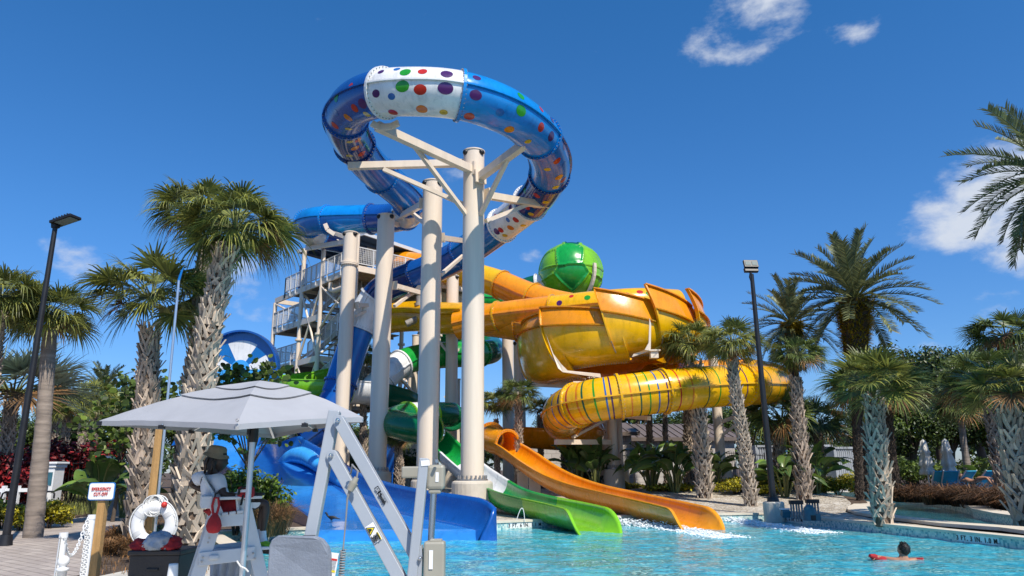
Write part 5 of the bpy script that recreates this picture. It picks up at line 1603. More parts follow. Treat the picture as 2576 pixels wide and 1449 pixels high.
def sabal_crown_mesh(seed, nf=32, m=('sabal', 'petiole'), nl=30, up=0.95, low=-0.80, pet=(.42, .62), bl=(.46, .58), droop=.5):
    r = random.Random(seed); mb = MB()
    for i in range(nf):
        f = (i + .5) / nf
        z = up + (low - up) * (f ** .9)
        a = i * 2.39996 + r.uniform(-.35, .35)
        el = math.asin(max(-.98, min(.98, z))) + r.uniform(-.18, .18)
        d = V((math.cos(a) * math.cos(el), math.sin(a) * math.cos(el), math.sin(el)))
        pl = r.uniform(*pet) * (1.0 if el > -.3 else .85)
        d0 = (d + V((0, 0, .6))).normalized()
        p0 = V((d.x * .05, d.y * .05, -.12 + .12 * f)); p1 = p0 + d0 * pl * .5; p2 = p1 + d * pl * .5
        _, s, u = basis(d)
        mb.strip([p0, p1, p2, p2 + d * .22], [.034, .022, .016, .006], [s] * 4, 1)
        mb.strip([p0, p1, p2], [.028, .02, .014], [u] * 3, 1)
        fan_leaf(mb, p2, d + V((0, 0, -.15)), r.uniform(*bl), r, nl, droop=droop, mi=2 if f > .86 and r.random() < .45 else 0)
    o = mb.build('crown', [M[m[0]], M[m[1]], M['drygrass']], local=True); me = o.data; bpy.data.objects.remove(o); return me
def date_crown_mesh(seed, nf=46, m='date', low=-0.55, pairs=48, lean=V((0, 0, 0))):
    r = random.Random(seed); mb = MB()
    for i in range(nf):
        f = (i + .5) / nf
        el = R(82) + (R(-28 if low > -.6 else -45) - R(82)) * f ** .9 + r.uniform(-.1, .1)
        a = i * 2.39996 + r.uniform(-.2, .2)
        L = r.uniform(.88, 1.08)
        pts = []; p = V((0, 0, 0)); seg = 12
        for k in range(seg + 1):
            pts.append(p.copy())
            e = el - (k / seg) ** 1.3 * R(48) * (0.6 + .4 * math.cos(el)) 
            d = V((math.cos(a) * math.cos(e), math.sin(a) * math.cos(e), math.sin(e))) + lean * (k / seg) * .5
            p = p + d.normalized() * L / seg
        mb.tube(pts, [.012 * (1 - .85 * k / seg) for k in range(seg + 1)], 5, 1, caps=False)
        for k in range(pairs):
            t = .16 + .84 * (k + .5) / pairs; x = t * seg; j = min(seg - 1, int(x)); q = pts[j].lerp(pts[j + 1], x - j)
            T = (pts[j + 1] - pts[j]).normalized(); _, s, u = basis(T)
            ll = .20 * math.sin(min(1, (t - .1) * 2.2) * 1.57) * (1.12 - .55 * t) * r.uniform(.85, 1.1)
            for sg in (-1, 1):
                dr = (T * .75 + s * sg * .75 + u * r.uniform(.15, .6)).normalized()
                sd = dr.cross(u).normalized()
                mb.strip([q, q + dr * ll * .5 + V((0, 0, .0)), q + dr * ll + V((0, 0, -.02 * r.random()))], [.012, .016, .002], [sd] * 3, 0)
    o = mb.build('crown', [M[m], M['petiole']], local=True); me = o.data; bpy.data.objects.remove(o); return me
CROWN = {
    'sabalA': sabal_crown_mesh(11, 38), 'sabalB': sabal_crown_mesh(23, 36, droop=.6), 'sabalC': sabal_crown_mesh(31, 34, ('sabal_dark', 'petiole'), low=-.7),
    'dense': sabal_crown_mesh(41, 48, ('sabal', 'petiole'), 34, low=-.85, droop=.65),
    'fresh': sabal_crown_mesh(53, 32, ('sabal', 'petiole'), 30, up=.98, low=-.45, bl=(.5, .62), droop=.28),
    'silver': sabal_crown_mesh(61, 26, ('bismarck', 'petiole'), 40, up=.95, low=-.4, pet=(.35, .55), bl=(.55, .7), droop=.1),
    'date': date_crown_mesh(71, 58), 'dateB': date_crown_mesh(77, 48, low=-.7),
}
def crown(parent, key, loc, s, rz, rx=0.0, ry=0.0):
    o = bpy.data.objects.new('crown', CROWN[key]); col.objects.link(o); o.parent = parent
    o.location = V(loc) - V(parent.location); o.scale = (s,) * 3 if not isinstance(s, tuple) else s; o.rotation_euler = (rx, ry, rz)
    return o
def trunk_path(pts, D, base=True):
    ps = [P(x, y, D) for x, y in pts]
    if base:
        z = zg(ps[0].x, ps[0].y) - .05
        ps[0] = V((ps[0].x, ps[0].y, z))
    return ps
def booted_trunk(t, ps, r0, r1, seed, m_='boot', dens=1.0, boot_l=1.75, out=.32, core='palmbark'):
    r = random.Random(seed); path = Path(ps, .1); L = path.L
    mb = MB(); pp_ = path.p[::2] + [path.p[-1]]
    mb.tube(pp_, [(r0 + (r1 - r0) * i / len(pp_)) * .74 for i in range(len(pp_))], 18)
    mb.build('trunk', M[core], t)
    mb = MB(); per = 6; s = .0; j = 0
    while s < L:
        rad = r0 + (r1 - r0) * s / L
        s += rad * .64 / dens; j += 1
        c, S, U = path.at(min(L, s)); T = (path.at(min(L, s + .1))[0] - path.at(max(0, s - .1))[0]).normalized()
        S2 = T.cross(V((0, 1, 0))).normalized(); U2 = S2.cross(T)
        for k in range(per):
            a = 2 * math.pi * (k + .5 * (j % 2)) / per + r.uniform(-.15, .15)
            if r.random() < .08: continue
            d = S2 * math.cos(a) + U2 * math.sin(a); tan = T.cross(d)
            bl = boot_l * rad * r.uniform(.7, 1.3); wd = .68 * rad * r.uniform(.8, 1.15); b0 = c + d * rad * .66
            for sg in (-1, 1):
                q0 = b0 + tan * sg * wd * .92 - T * bl * .25
                q1 = b0 + tan * sg * wd * .52 + T * bl * .25 + d * bl * out * .35
                q2 = b0 + tan * sg * wd * r.uniform(-.5, .5) + T * bl * .75 + d * bl * out * r.uniform(.5, 1.5)
                th = .07 * rad; vs = []
                for q, w_ in ((q0, wd * .46), (q1, wd * .44), (q2, wd * .30)):
                    vs += [q - tan * w_ / 2 - d * th, q + tan * w_ / 2 - d * th, q + tan * w_ / 2 + d * th, q - tan * w_ / 2 + d * th]
                mb.add(vs, [(3, 2, 6, 7), (7, 6, 10, 11), (0, 3, 7, 4), (4, 7, 11, 8), (2, 1, 5, 6), (6, 5, 9, 10), (8, 11, 10, 9), (0, 1, 2, 3), (1, 0, 4, 5), (5, 4, 8, 9)])
    mb.build('leaf_bases', M[m_], t)
SAB = 'cabbage palms'
def sabal(label, pts, D, w0, w1, ckey, cR, seed, cpx=None, m_='boot', dens=1.0, squash=1.0, group=SAB, name='cabbage_palm', out=.32, core='palmbark', rx=0, ry=0, boot_l=1.75, spiky=True):
    ps = trunk_path(pts, D)
    t = thing(name, label, 'palm tree', ps[0], group)
    k = mpp(D, pts[-1][1])
    if spiky: booted_trunk(t, ps, w0 * k * .41, w1 * k * .41, seed, m_, dens, out=out, core=core, boot_l=boot_l)
    else:
        mb = MB(); path = Path(ps, .25); nn = len(path.p)
        rr = random.Random(seed)
        mb.tube(path.p, [(w0 + (w1 - w0) * min(1, 1.6 * i / nn)) * k / 2 * (1.0 + (.035 if i % 2 else -.02)) for i in range(nn)], 20); mb.build('trunk', M[core], t)
    cp = P(*cpx, D) if cpx else ps[-1] + V((0, 0, cR * k * .12))
    s = cR * k * 1.15
    crown(t, ckey, cp, (s, s, s * squash), seed * 1.7, rx, ry)
    return t
# left foreground group
sabal('booted palm in the left middle with pale criss-cross trunk beside the silver pole', [(348, 1345), (368, 1100), (372, 960), (378, 835)], 15.6, 72, 50, 'sabalA', 158, 3, (384, 745), squash=.82)
sabal('tallest left palm, leaning right with the big wind-blown crown', [(480, 1345), (503, 1000), (536, 780), (566, 640)], 14.6, 86, 56, 'dense', 146, 5, (592, 572), squash=.86, rx=.0, ry=.12, m_='bootgrey')
sabal('pale palm trunk directly behind the tallest left palm, crown to its upper left', [(455, 1345), (478, 1040), (500, 860), (520, 620)], 16.4, 60, 44, 'sabalB', 116, 8, (490, 530), squash=.85, ry=-.1)
sabal('smooth ringed palm beside the black lamp post at far left', [(88, 1320), (108, 1080), (122, 880), (126, 830)], 18.5, 42, 33, 'sabalA', 118, 13, (122, 790), group=None, name='fan_palm', core='ringbark', spiky=False, squash=.85)
sabal('fan palm crown cut by the left edge of the photo', [(-45, 1320), (-30, 1000), (-5, 800)], 17.5, 50, 40, 'dense', 125, 17, (0, 745), group=None, squash=.85)
sabal('silver-blue fan palm behind the black lamp post', [(10, 1240), (20, 1100), (28, 1010)], 27, 40, 34, 'silver', 165, 19, (34, 985), group=None, name='silver_palm', squash=.9)
sabal('far feathery date palm between the silver palm and the left booted palm', [(255, 1180), (257, 1080), (258, 1000)], 42, 16, 13, 'dateB', 72, 21, (258, 985), group=None, name='date_palm', core='darkbark')
for i, (px, py, b, D, k, s, lab) in enumerate([(168, 1020, 1095, 33, 'sabalA', 62, 'short palm with yellowish fronds above the left end of the copperleaf hedge'), (240, 1005, 1090, 36, 'sabalB', 62, 'short palm in the middle of the row above the copperleaf hedge'), (212, 1020, 1090, 40, 'fresh', 52, 'smaller palm set back in the row above the copperleaf hedge'), (140, 1035, 1095, 31, 'fresh', 50, 'leftmost short palm of the row, just right of the ringed trunk'), (305, 1015, 1085, 44, 'sabalC', 48, 'dim palm crown beside the left booted trunk, above the umbrella tip')]):
    sabal(lab, [(px - 6, 1180), (px - 4, b), (px, py + 14)], D, 24, 20, k, s, 30 + i, (px, py), group='short palms above the copperleaf hedge')
# middle and right palms
sabal('shaggy palm in front of the striped tube, left of the pair', [(1772, 1255), (1765, 1120), (1752, 1000), (1748, 925)], 31.5, 42, 36, 'sabalA', 84, 41, (1736, 862), m_='bootgrey', squash=.85, out=.4)
sabal('shaggy palm in front of the striped tube, right of the pair', [(1890, 1275), (1876, 1150), (1858, 1030), (1842, 920)], 28.3, 38, 30, 'sabalB', 82, 43, (1840, 862), m_='bootgrey', squash=.9)
sabal('palm with ragged trunk right of the flood-light pole', [(2025, 1268), (2016, 1150), (2008, 1050), (2003, 962)], 30.5, 44, 30, 'sabalC', 72, 47, (2008, 895), squash=.85)
sabal('broad silver-booted palm at the river bank in front of the pool wall', [(2222, 1318), (2212, 1200), (2205, 1100), (2200, 1015)], 20.3, 58, 50, 'fresh', 135, 53, (2195, 975), m_='bootgrey', squash=.82)
sabal('silver-booted palm at the right edge, trunk beside the river', [(2590, 1335), (2562, 1200), (2545, 1100), (2540, 1035)], 18.8, 76, 58, 'fresh', 128, 59, (2548, 985), m_='bootgrey', squash=.9)
sabal('pale booted palm just left of the right-edge palm', [(2528, 1240), (2512, 1150), (2500, 1080), (2492, 1040)], 30, 44, 34, 'sabalC', 120, 61, (2482, 960), squash=.85)
sabal('dark palm crown high above the right-edge palms', [(2560, 1215), (2540, 1000), (2530, 880)], 33, 30, 26, 'sabalC', 92, 67, (2528, 842), squash=.75)
sabal('slender ringed palm leaning in the shade behind the folded umbrellas', [(2436, 1200), (2424, 1110), (2418, 1055)], 38, 20, 15, 'sabalC', 70, 69, (2415, 1025), group=None, name='fan_palm', core='ringbark', spiky=False)
sabal('low dense palm behind the flood-light pole', [(1960, 1215), (1960, 1130), (1958, 1080)], 35, 34, 28, 'sabalC', 92, 71, (1965, 1050), core='darkbark')
sabal('low dense palm right of the ragged trunk palm', [(2062, 1215), (2060, 1130), (2058, 1090)], 37, 30, 26, 'sabalC', 88, 73, (2052, 1065), core='darkbark')
def mid(i, label, px, base_y, top_y, D, w, key, s, c=None):
    return sabal(label, [(px + 4, base_y), (px + 2, (base_y + top_y) / 2), (px, top_y)], D, w, w * .8, key, s, 80 + i, c or (px, top_y - 18), core='darkbark', squash=.9)
mid(0, 'palm with dark round crown between the tallest column and the bowl', 1303, 1250, 1012, 34, 24, 'sabalC', 56)
mid(1, 'pale drooping palm left of the dark round-crowned palm', 1248, 1215, 1060, 38, 18, 'sabalA', 52, (1246, 1015))
mid(2, 'small palm tucked under the left end of the striped tube', 1358, 1205, 1050, 41, 18, 'fresh', 42)
mid(3, 'slim palm rising between the fourth and third beige columns', 912, 1230, 930, 40, 22, 'sabalA', 48, (908, 895))
mid(4, 'little palm behind the bottom of the third beige column', 985, 1195, 1100, 44, 26, 'sabalC', 40, (985, 1075))
mid(5, 'dim palm low behind the tallest column, at its left', 952, 1200, 1030, 46, 18, 'sabalC', 44)
mid(6, 'palm trunk in front of the restroom roof', 1632, 1185, 1015, 40, 20, 'sabalB', 50, (1632, 985))
mid(7, 'thin dark palm trunk right of the restroom gable', 1672, 1190, 1015, 42, 16, 'sabalC', 48, (1672, 985))
mid(8, 'dark palm trunk behind the shaggy left-of-pair palm', 1730, 1200, 1030, 37, 30, 'sabalC', 55, (1728, 1000))
mid(9, 'palm trunk behind the orange flume beside the restroom wall', 1418, 1195, 1095, 43, 22, 'sabalC', 44, (1418, 1062))
mid(10, 'short palm trunk behind the lower third column', 1003, 1205, 1120, 36, 26, 'sabalC', 36, (1003, 1108))
mid(11, 'palm low behind the flood-light pole at the yellow hedge', 1995, 1225, 1130, 40, 26, 'sabalC', 60, (1992, 1100))
# date palms
def date_palm(label, pts, D, w0, w1, cpx, cR, seed, ferny=None, key='date', lean=0):
    ps = trunk_path(pts, D); t = thing('date_palm', label, 'palm tree', ps[0], 'date palms')
    k = mpp(D, pts[-1][1])
    booted_trunk(t, ps, w0 * k / 2, w0 * k / 2 * .92, seed, 'darkbark', 2.0, out=.3, core='darkbark', boot_l=.7)
    if ferny:
        a = P(ferny[0][0], ferny[0][1], D); b = P(ferny[1][0], ferny[1][1], D); r = random.Random(seed)
        mb = MB(); pa_ = Path([a, a.lerp(b, .5), b], .1)
        mb.tube(pa_.p, [w1 * k / 2 * (.62 + .30 * i / len(pa_.p)) for i in range(len(pa_.p))], 16); mb.build('upper_trunk', M['darkbark'], t)
        mb = MB()
        for i in range(2600):
            f = r.random() ** .75; c, S, U = pa_.at(pa_.L * f); an = r.uniform(0, 6.283); d = V((math.cos(an), math.sin(an), 0))
            rad = w1 * k / 2 * (.62 + .32 * f); q = c + d * rad; tn = d.cross(V((0, 0, 1)))
            ln = r.uniform(.12, .34); dr = (d * 1.0 + V((0, 0, r.uniform(-.9, .9))) + tn * r.uniform(-.9, .9)).normalized()
            sd = dr.cross(V((0, 0, 1))).normalized()
            mb.strip([q, q + dr * ln * .6, q + dr * ln], [.05, .045, .006], [sd] * 3)
        mb.build('ferns', M['ferngold'], t)
    crown(t, key, P(*cpx, D), cR * k, seed, 0, lean)
date_palm('tall date palm with thick fern-clad trunk, largest on the right', [(2172, 1215), (2168, 1080), (2164, 985), (2152, 880), (2150, 770)], 33, 44, 84, (2152, 752), 178, 91, ((2152, 895), (2150, 758)), lean=.10)
date_palm('smaller date palm just left of the tall fern-clad one', [(1998, 1215), (1996, 1050), (1994, 900), (1992, 832)], 38, 30, 46, (1990, 815), 128, 93, ((1994, 870), (1991, 812)), 'dateB', .06)
date_palm('date palm whose fronds enter the picture at the upper right corner', [(2700, 1340), (2690, 1000), (2655, 480)], 17.5, 60, 80, (2652, 440), 232, 95, ((2662, 600), (2653, 450)), 'dateB')
sabal('slim dark date palm trunk right of the silver-booted river palm', [(2252, 1220), (2240, 1120), (2232, 1030)], 32, 26, 24, 'sabalC', 90, 97, (2235, 985), name='date_palm', core='darkbark', m_='darkbark', group=None)
sabal('dark double trunk left of the silver-booted river palm', [(2158, 1215), (2158, 1110), (2160, 1020)], 30.5, 22, 22, 'sabalC', 80, 98, (2165, 985), name='date_palm', core='darkbark', m_='darkbark', group=None)

# broadleaf masses: leaves scattered through lobes
def leaf_cloud(mb, c, rad, n, size, r, lobes=9, mi=0, hollow=.35, flat=1.0):
    lb = []
    for i in range(lobes):
        d = rdir(r, -.55, 1.0); q = r.uniform(.35, .78)
        lb.append((V(c) + V((d.x * rad[0], d.y * rad[1], d.z * rad[2])) * q, r.uniform(.28, .5)))
    lb.append((V(c), .55))
    for i in range(n):
        ctr, k = lb[r.randrange(len(lb))]
        d = rdir(r); q = (hollow + (1 - hollow) * r.random() ** .5)
        p = ctr + V((d.x * rad[0], d.y * rad[1], d.z * rad[2])) * k * q
        p += V((r.gauss(0, size * .4), r.gauss(0, size * .4), r.gauss(0, size * .3)))
        s = size * r.uniform(.6, 1.3)
        nrm = (d + rdir(r) * .9 + V((0, 0, .4))).normalized(); _, a, b = basis(nrm)
        th = r.uniform(0, 6.28); a, b = a * math.cos(th) + b * math.sin(th), b * math.cos(th) - a * math.sin(th)
        mb.add([p - a * s * .5, p - a * .05 * s + b * s * .28, p + a * s * .55 - nrm * s * .1, p - a * .05 * s - b * s * .28], [(0, 1, 2, 3)], mi)
def tree_proto(seed, m_, n=4200, size=.30, lobes=12):
    r = random.Random(seed); t = thing('tree', '', 'tree', (0, 0, 0))
    mb = MB()
    mb.tube([V((0, 0, -.1)), V((.03, .02, .2)), V((-.02, .03, .45))], [.05, .038, .03], 10)
    for i in range(7):
        a = i * .9 + r.random(); q = V((math.cos(a) * .22, math.sin(a) * .22, .62 + r.uniform(0, .15))); s0 = V((-.01, .02, .3 + .03 * i))
        mb.tube([s0, s0.lerp(q, .5) + V((0, 0, .03)), q, q * 1.25], [.022, .014, .008, .003], 6)
    mb.build('trunk', M['bark'], t, local=True)
    mb = MB(); leaf_cloud(mb, (0, 0, .66), (.42, .42, .36), n, size * .1, r, lobes)
    mb.build('crown', M[m_], t, local=True)
    return t
TP = {'dark': tree_proto(101, 'leaf_dark', 9500, .33, 22), 'mid': tree_proto(103, 'leaf', 6000, .33, 14), 'mid2': tree_proto(104, 'leaf', 5200, .42, 10)}
used = {}
def tree(kind, px, D, top_py, wpx, label, group, base=None, rz=None):
    b = onground(px, 1180, D); zt = P(px, top_py, D).z; h = zt - b.z; w = wpx * mpp(D) / .84
    src = TP[kind]; rz = rz if rz is not None else (px * .37) % 6.28
    if kind not in used:
        used[kind] = 1; src.location = b; src.rotation_euler = (0, 0, rz); src.scale = (w, w, h); src['label'] = label; src['group'] = group; return src
    return dup(src, b, rz, (w, w, h), label, group)
gl = 'trees behind the left palms'
for px, D, ty, w, k, lab in [(30, 44, 1040, 190, 'mid', 'round green tree at the far left behind the copperleaf hedge'), (130, 47, 1010, 150, 'mid2', 'leafy tree between the lamp post and the far date palm'), (200, 43, 1045, 140, 'dark', 'dark shrub-like tree above the middle of the copperleaf hedge'), (300, 46, 985, 150, 'mid2', 'bright leafy tree beside the left booted palm trunk'), (330, 41, 1050, 130, 'mid', 'green tree low behind the umbrella tip'), (440, 47, 1000, 130, 'mid', 'green tree showing between the two left palm trunks'), (70, 40, 1050, 170, 'dark', 'dark tree behind the silver fan palm'), (-10, 38, 1030, 160, 'mid', 'green tree cut by the left edge of the photo')]:
    tree(k, px, D, ty, w, lab, gl)
gm = 'trees behind the slides'
for px, D, ty, w, k, lab in [(640, 60, 1085, 150, 'dark', 'tree low behind the wave wall'), (760, 62, 1075, 150, 'dark', 'dark tree behind the foot of the navy tube'), (880, 60, 1060, 150, 'mid', 'tree behind the fourth column'), (985, 64, 1085, 130, 'dark', 'tree behind the third column'), (1075, 62, 1075, 130, 'mid', 'tree behind the green tunnel'), (1180, 64, 1070, 130, 'dark', 'tree behind the tallest column'), (1290, 66, 1085, 140, 'mid', 'tree behind the dark round-crowned palm'), (1385, 62, 1040, 110, 'dark', 'tree just left of the striped tube bend'), (1610, 60, 905, 190, 'mid2', 'tall airy tree seen in the gap under the yellow bowl'), (1700, 58, 1035, 180, 'dark', 'dark tree behind the restroom roof'), (1800, 60, 1020, 150, 'dark', 'dark tree right of the restroom roof'), (1880, 55, 1000, 170, 'mid', 'tree behind the flood-light pole'), (2030, 62, 1065, 160, 'dark', 'low tree behind the wave container'), (2100, 64, 1110, 130, 'mid', 'low tree under the pale strip of sky')]:
    tree(k, px, D, ty, w, lab, gm)
gr_ = 'dark trees on the right bank'
for px, D, ty, w, k, lab in [(2205, 50, 1000, 170, 'dark', 'dark tree behind the silver-booted river palm'), (2285, 52, 868, 230, 'dark', 'tall dark tree forming the left shoulder of the right tree line'), (2380, 50, 872, 220, 'dark', 'tall dark tree in the middle of the right tree line'), (2480, 54, 868, 230, 'dark', 'tall dark tree behind the right-edge palm crowns'), (2580, 50, 850, 240, 'dark', 'tall dark tree at the right edge of the photo'), (2300, 45, 985, 190, 'mid', 'lower green tree behind the folded umbrellas'), (2400, 44, 1000, 180, 'dark', 'lower shady tree behind the turquoise loungers'), (2510, 43, 1000, 190, 'mid', 'lower green tree behind the rightmost lounger'), (2250, 46, 1050, 150, 'dark', 'low dark tree above the yellow hedge end')]:
    tree(k, px, D, ty, w, lab, gr_)
def bush(name, label, cat, px, py_top, D, wpx, m_, n, size, group=None, depth=1.0, z0=0.0, base_py=None, lobes=10, seed=0):
    b = onground(px, 1250, D); zt = P(px, py_top, D).z; h = max(.3, zt - b.z); w = wpx * mpp(D) / 2
    t = thing(name, label, cat, b, group); r = random.Random(seed + int(px))
    mb = MB()
    for i in range(7):
        a = i * .9; mb.tube([b + V((math.cos(a) * .05, math.sin(a) * .05, -.05)), b + V((math.cos(a) * w * .3, math.sin(a) * w * .3 * depth, h * .5)), b + V((math.cos(a) * w * .6, math.sin(a) * w * .6 * depth, h * .85))], [.025, .018, .006], 5)
    mb.build('stems', M['bark'], t)
    mb = MB(); leaf_cloud(mb, b + V((0, 0, h * .52)), (w * 1.05, w * depth * 1.05, h * .56), n, size, r, lobes)
    mb.build('foliage', M[m_], t)
    return t
for i, (px, ty, D, w, n, lab) in enumerate([(25, 1130, 27, 120, 3000, 'copperleaf bush at the left edge, behind the white railing'), (100, 1105, 29, 120, 3000, 'copperleaf bush behind the ringed palm trunk'), (175, 1095, 30, 130, 3200, 'tallest copperleaf bush, right of the ringed palm trunk'), (240, 1112, 29.5, 100, 2600, 'copperleaf bush at the right end, above the paddle leaves')]):
    bush('copperleaf_bush', lab, 'shrub', px, ty, D, w * 1.25, 'leaf_red', n, .20, 'red copperleaf hedge')
for i, (px, ty, D, w, lab) in enumerate([(18, 1248, 21.5, 120, 'yellow-green bush at the left edge by the path'), (66, 1268, 20.8, 85, 'small yellow-green bush beside the lamp post foot'), (128, 1256, 21.5, 100, 'yellow-green bush right of the ringed palm foot')]):
    bush('croton_bush', lab, 'shrub', px, ty, D, w * 1.15, 'leaf_yellow', 2600, .11, 'yellow-green bushes by the path')
for i, (px, ty, D, w, lab) in enumerate([(1855, 1200, 33, 70, 'yellow-green hedge clump between the two right palms'), (1905, 1200, 33, 70, 'yellow-green hedge clump left of the flood-light pole'), (2110, 1195, 36.5, 80, 'yellow-green hedge clump under the plain container'), (2165, 1195, 36.5, 80, 'yellow-green hedge clump right of the plain container'), (2215, 1205, 36, 50, 'yellow-green hedge clump behind the silver-booted palm'), (1560, 1215, 37.5, 60, 'low yellow-green shrub beside the bowl column footing'), (1690, 1215, 35, 70, 'low yellow-green shrub below the paddle leaves')]):
    bush('golden_hedge', lab, 'shrub', px, ty, D, w * 1.7, 'leaf_yellow', 2600, .13, 'yellow-green hedge clumps')
for px, ty, D, w, m_, lab in [(600, 1180, 19.5, 115, 'leaf_fresh', 'glossy green shrub behind the lifeguard'), (668, 1185, 19.8, 120, 'leaf_fresh', 'glossy green shrub at the foot of the blue ramp'), (470, 1240, 18, 80, 'leaf', 'small weedy shrub between the palm trunks'), (1470, 1190, 38.5, 90, 'leaf_dark', 'dark shrub in front of the restroom wing'), (1380, 1180, 41, 90, 'leaf_dark', 'dark shrub behind the orange flume'), (1780, 1190, 38, 90, 'leaf_dark', 'dark shrub beside the right column'), (1965, 1190, 34, 110, 'leaf_dark', 'dark shrub behind the ragged trunk palm'), (1045, 1140, 44, 110, 'leaf_dark', 'dark shrub behind the green flume foot'), (880, 1145, 42, 110, 'leaf_dark', 'dark shrub behind the fourth column'), (1180, 1150, 46, 120, 'leaf', 'green shrub behind the tallest column'), (290, 1150, 31, 80, 'leaf_fresh', 'green shrub right of the copperleaf hedge'), (2290, 1150, 44, 150, 'leaf', 'green shrub behind the left folded umbrella'), (2370, 1165, 44, 150, 'leaf_dark', 'dark shrub between the folded umbrellas'), (2460, 1150, 43, 150, 'leaf', 'green shrub behind the rightmost loungers'), (2560, 1150, 42, 150, 'leaf_dark', 'dark shrub at the right edge behind the river')]:
    bush('shrub', lab, 'shrub', px, ty, D, w * 1.15, m_, 2200, .13 if D < 30 else .2, None)
# loose sea-grape tree behind the umbrella
def sea_grape(label, b, clusters, D, seed, size=.17):
    r = random.Random(seed); t = thing('sea_grape_tree', label, 'tree', b)
    mb = MB(); lf = MB(); hub = b + V((0, 0, 1.6))
    mb.tube([b - V((0, 0, .1)), b + V((.05, 0, .8)), hub], [.07, .05, .04], 8)
    for px, py, sp, n in clusters:
        c = P(px, py, D + r.uniform(-.6, .6)); m1 = hub.lerp(c, .55) + V((0, 0, .15))
        mb.tube([hub, m1, c], [.022, .014, .004], 5)
        for i in range(n):
            p = c + V((r.gauss(0, sp), r.gauss(0, sp), r.gauss(0, sp * .55))); s = size * r.uniform(.6, 1.15)
            nrm = (rdir(r) + V((0, -.5, .5))).normalized(); _, a, bb_ = basis(nrm)
            K = 8; vs = [p + (a * math.cos(2 * math.pi * k / K) + bb_ * math.sin(2 * math.pi * k / K) * .92) * s * .5 + nrm * s * .07 * math.cos(4 * math.pi * k / K) for k in range(K)]
            lf.add(vs, [tuple(range(K))])
            if i % 4 == 0: mb.tube([m1.lerp(c, .6), p], [.006, .003], 4)
    mb.build('branches', M['bark'], t); lf.build('foliage', M['leaf'], t)
sea_grape('round-leaved tree behind the umbrella, branches crossing the wave wall', onground(620, 1250, 17.5), [(540, 962, .28, 60), (585, 945, .25, 55), (630, 950, .28, 60), (670, 930, .22, 45), (690, 950, .25, 50), (570, 985, .35, 70), (660, 1075, .25, 55), (690, 1085, .3, 60), (720, 1065, .25, 50), (545, 1085, .22, 40), (580, 1095, .15, 22), (615, 968, .3, 60), (690, 990, .2, 30), (610, 1135, .08, 9)], 17.3, 5)
sea_grape('round-leaved tree left of the booted palm, above the umbrella tip', onground(290, 1250, 24), [(320, 960, .4, 70), (345, 975, .3, 60), (290, 1040, .5, 80), (330, 1030, .45, 80), (300, 1085, .5, 80), (340, 1085, .4, 70), (300, 1120, .4, 70), (415, 975, .3, 60), (430, 1010, .3, 50), (425, 1060, .3, 45), (235, 1075, .5, 60)], 24, 6, .22)
# paddle-leaved plants (bird of paradise, banana)
def paddle(label, px, D, h, n, seed, group='paddle-leaved plants', spread=.55, m_='banana', lw=.17):
    b = onground(px, 1250, D); t = thing('paddle_plant', label, 'plant', b, group); r = random.Random(seed)
    st = MB(); lf = MB()
    for i in range(n):
        a = i * 2.4 + r.uniform(-.3, .3); sp = r.uniform(.15, 1.0) * spread; hh = h * r.uniform(.55, 1.0) * (1 - .25 * sp)
        o = V((math.cos(a), math.sin(a), 0)); p0 = b + o * .12 * h * .3; p1 = p0 + V((0, 0, hh * .5)) + o * sp * h * .22; 
        L = h * r.uniform(.34, .5); d = (o * (sp * 1.1) + V((0, 0, 1.0 - .5 * sp))).normalized()
        st.tube([p0, p0.lerp(p1, .5) + V((0, 0, .06 * h)), p1], [.022 * h ** .5, .018 * h ** .5, .014 * h ** .5], 6)
        seg = 9; pts = []; p = p1.copy(); dd_ = d.copy()
        for k in range(seg + 1):
            pts.append(p.copy()); dd_ = (dd_ + o * .07 * (1 + sp) - V((0, 0, .07 + .16 * sp))).normalized(); p = p + dd_ * L / seg
        side = d.cross(V((0, 0, 1))).normalized() if abs(d.z) < .98 else o.cross(V((0, 0, 1)))
        tw = r.uniform(-.9, .9); W = h * lw * r.uniform(.75, 1.1)
        for sg in (-1, 1):
            vs = []; fs = []
            for k in range(seg + 1):
                f = k / seg; w = W * math.sin(math.pi * min(1, .06 + f * .94) ** .72) * .62
                T = (pts[min(k + 1, seg)] - pts[max(0, k - 1)]).normalized(); S = (side - T * side.dot(T)).normalized(); U = S.cross(T)
                S, U = S * math.cos(tw) + U * math.sin(tw), U * math.cos(tw) - S * math.sin(tw)
                vs += [pts[k], pts[k] + S * sg * w * .55 + U * w * .30, pts[k] + S * sg * w + U * w * .22 + V((0, 0, r.uniform(-.02, .02)))]
            for k in range(seg):
                if r.random() < .10: continue
                fs += [(3 * k, 3 * k + 1, 3 * k + 4, 3 * k + 3), (3 * k + 1, 3 * k + 2, 3 * k + 5, 3 * k + 4)]
            lf.add(vs, fs, 0, True)
        st.tube(pts, [.012 * (1 - .8 * k / seg) * h ** .5 for k in range(seg + 1)], 5)
    st.build('stalks', M['petiole'], t); lf.build('leaves', M[m_], t)
paddle('big paddle-leaf plant behind the emergency sign', 250, 24, 2.9, 17, 1, lw=.22, spread=.9)
paddle('tall narrow paddle-leaf plant behind the left booted palm', 316, 26, 2.9, 8, 2)
paddle('dark paddle-leaf plant left of the bowl column', 1455, 37, 3.7, 17, 3)
paddle('dark paddle-leaf plant just left of the stout column footing', 1498, 36, 3.2, 15, 4)
paddle('sunlit paddle-leaf plant at centre right, left half of the clump', 1640, 35, 3.7, 20, 5, spread=.85)
paddle('sunlit paddle-leaf plant at centre right, right half of the clump', 1700, 34, 3.5, 20, 6, spread=.9)
paddle('paddle-leaf plant around the foot of the right beige column', 1800, 34, 2.9, 14, 7)
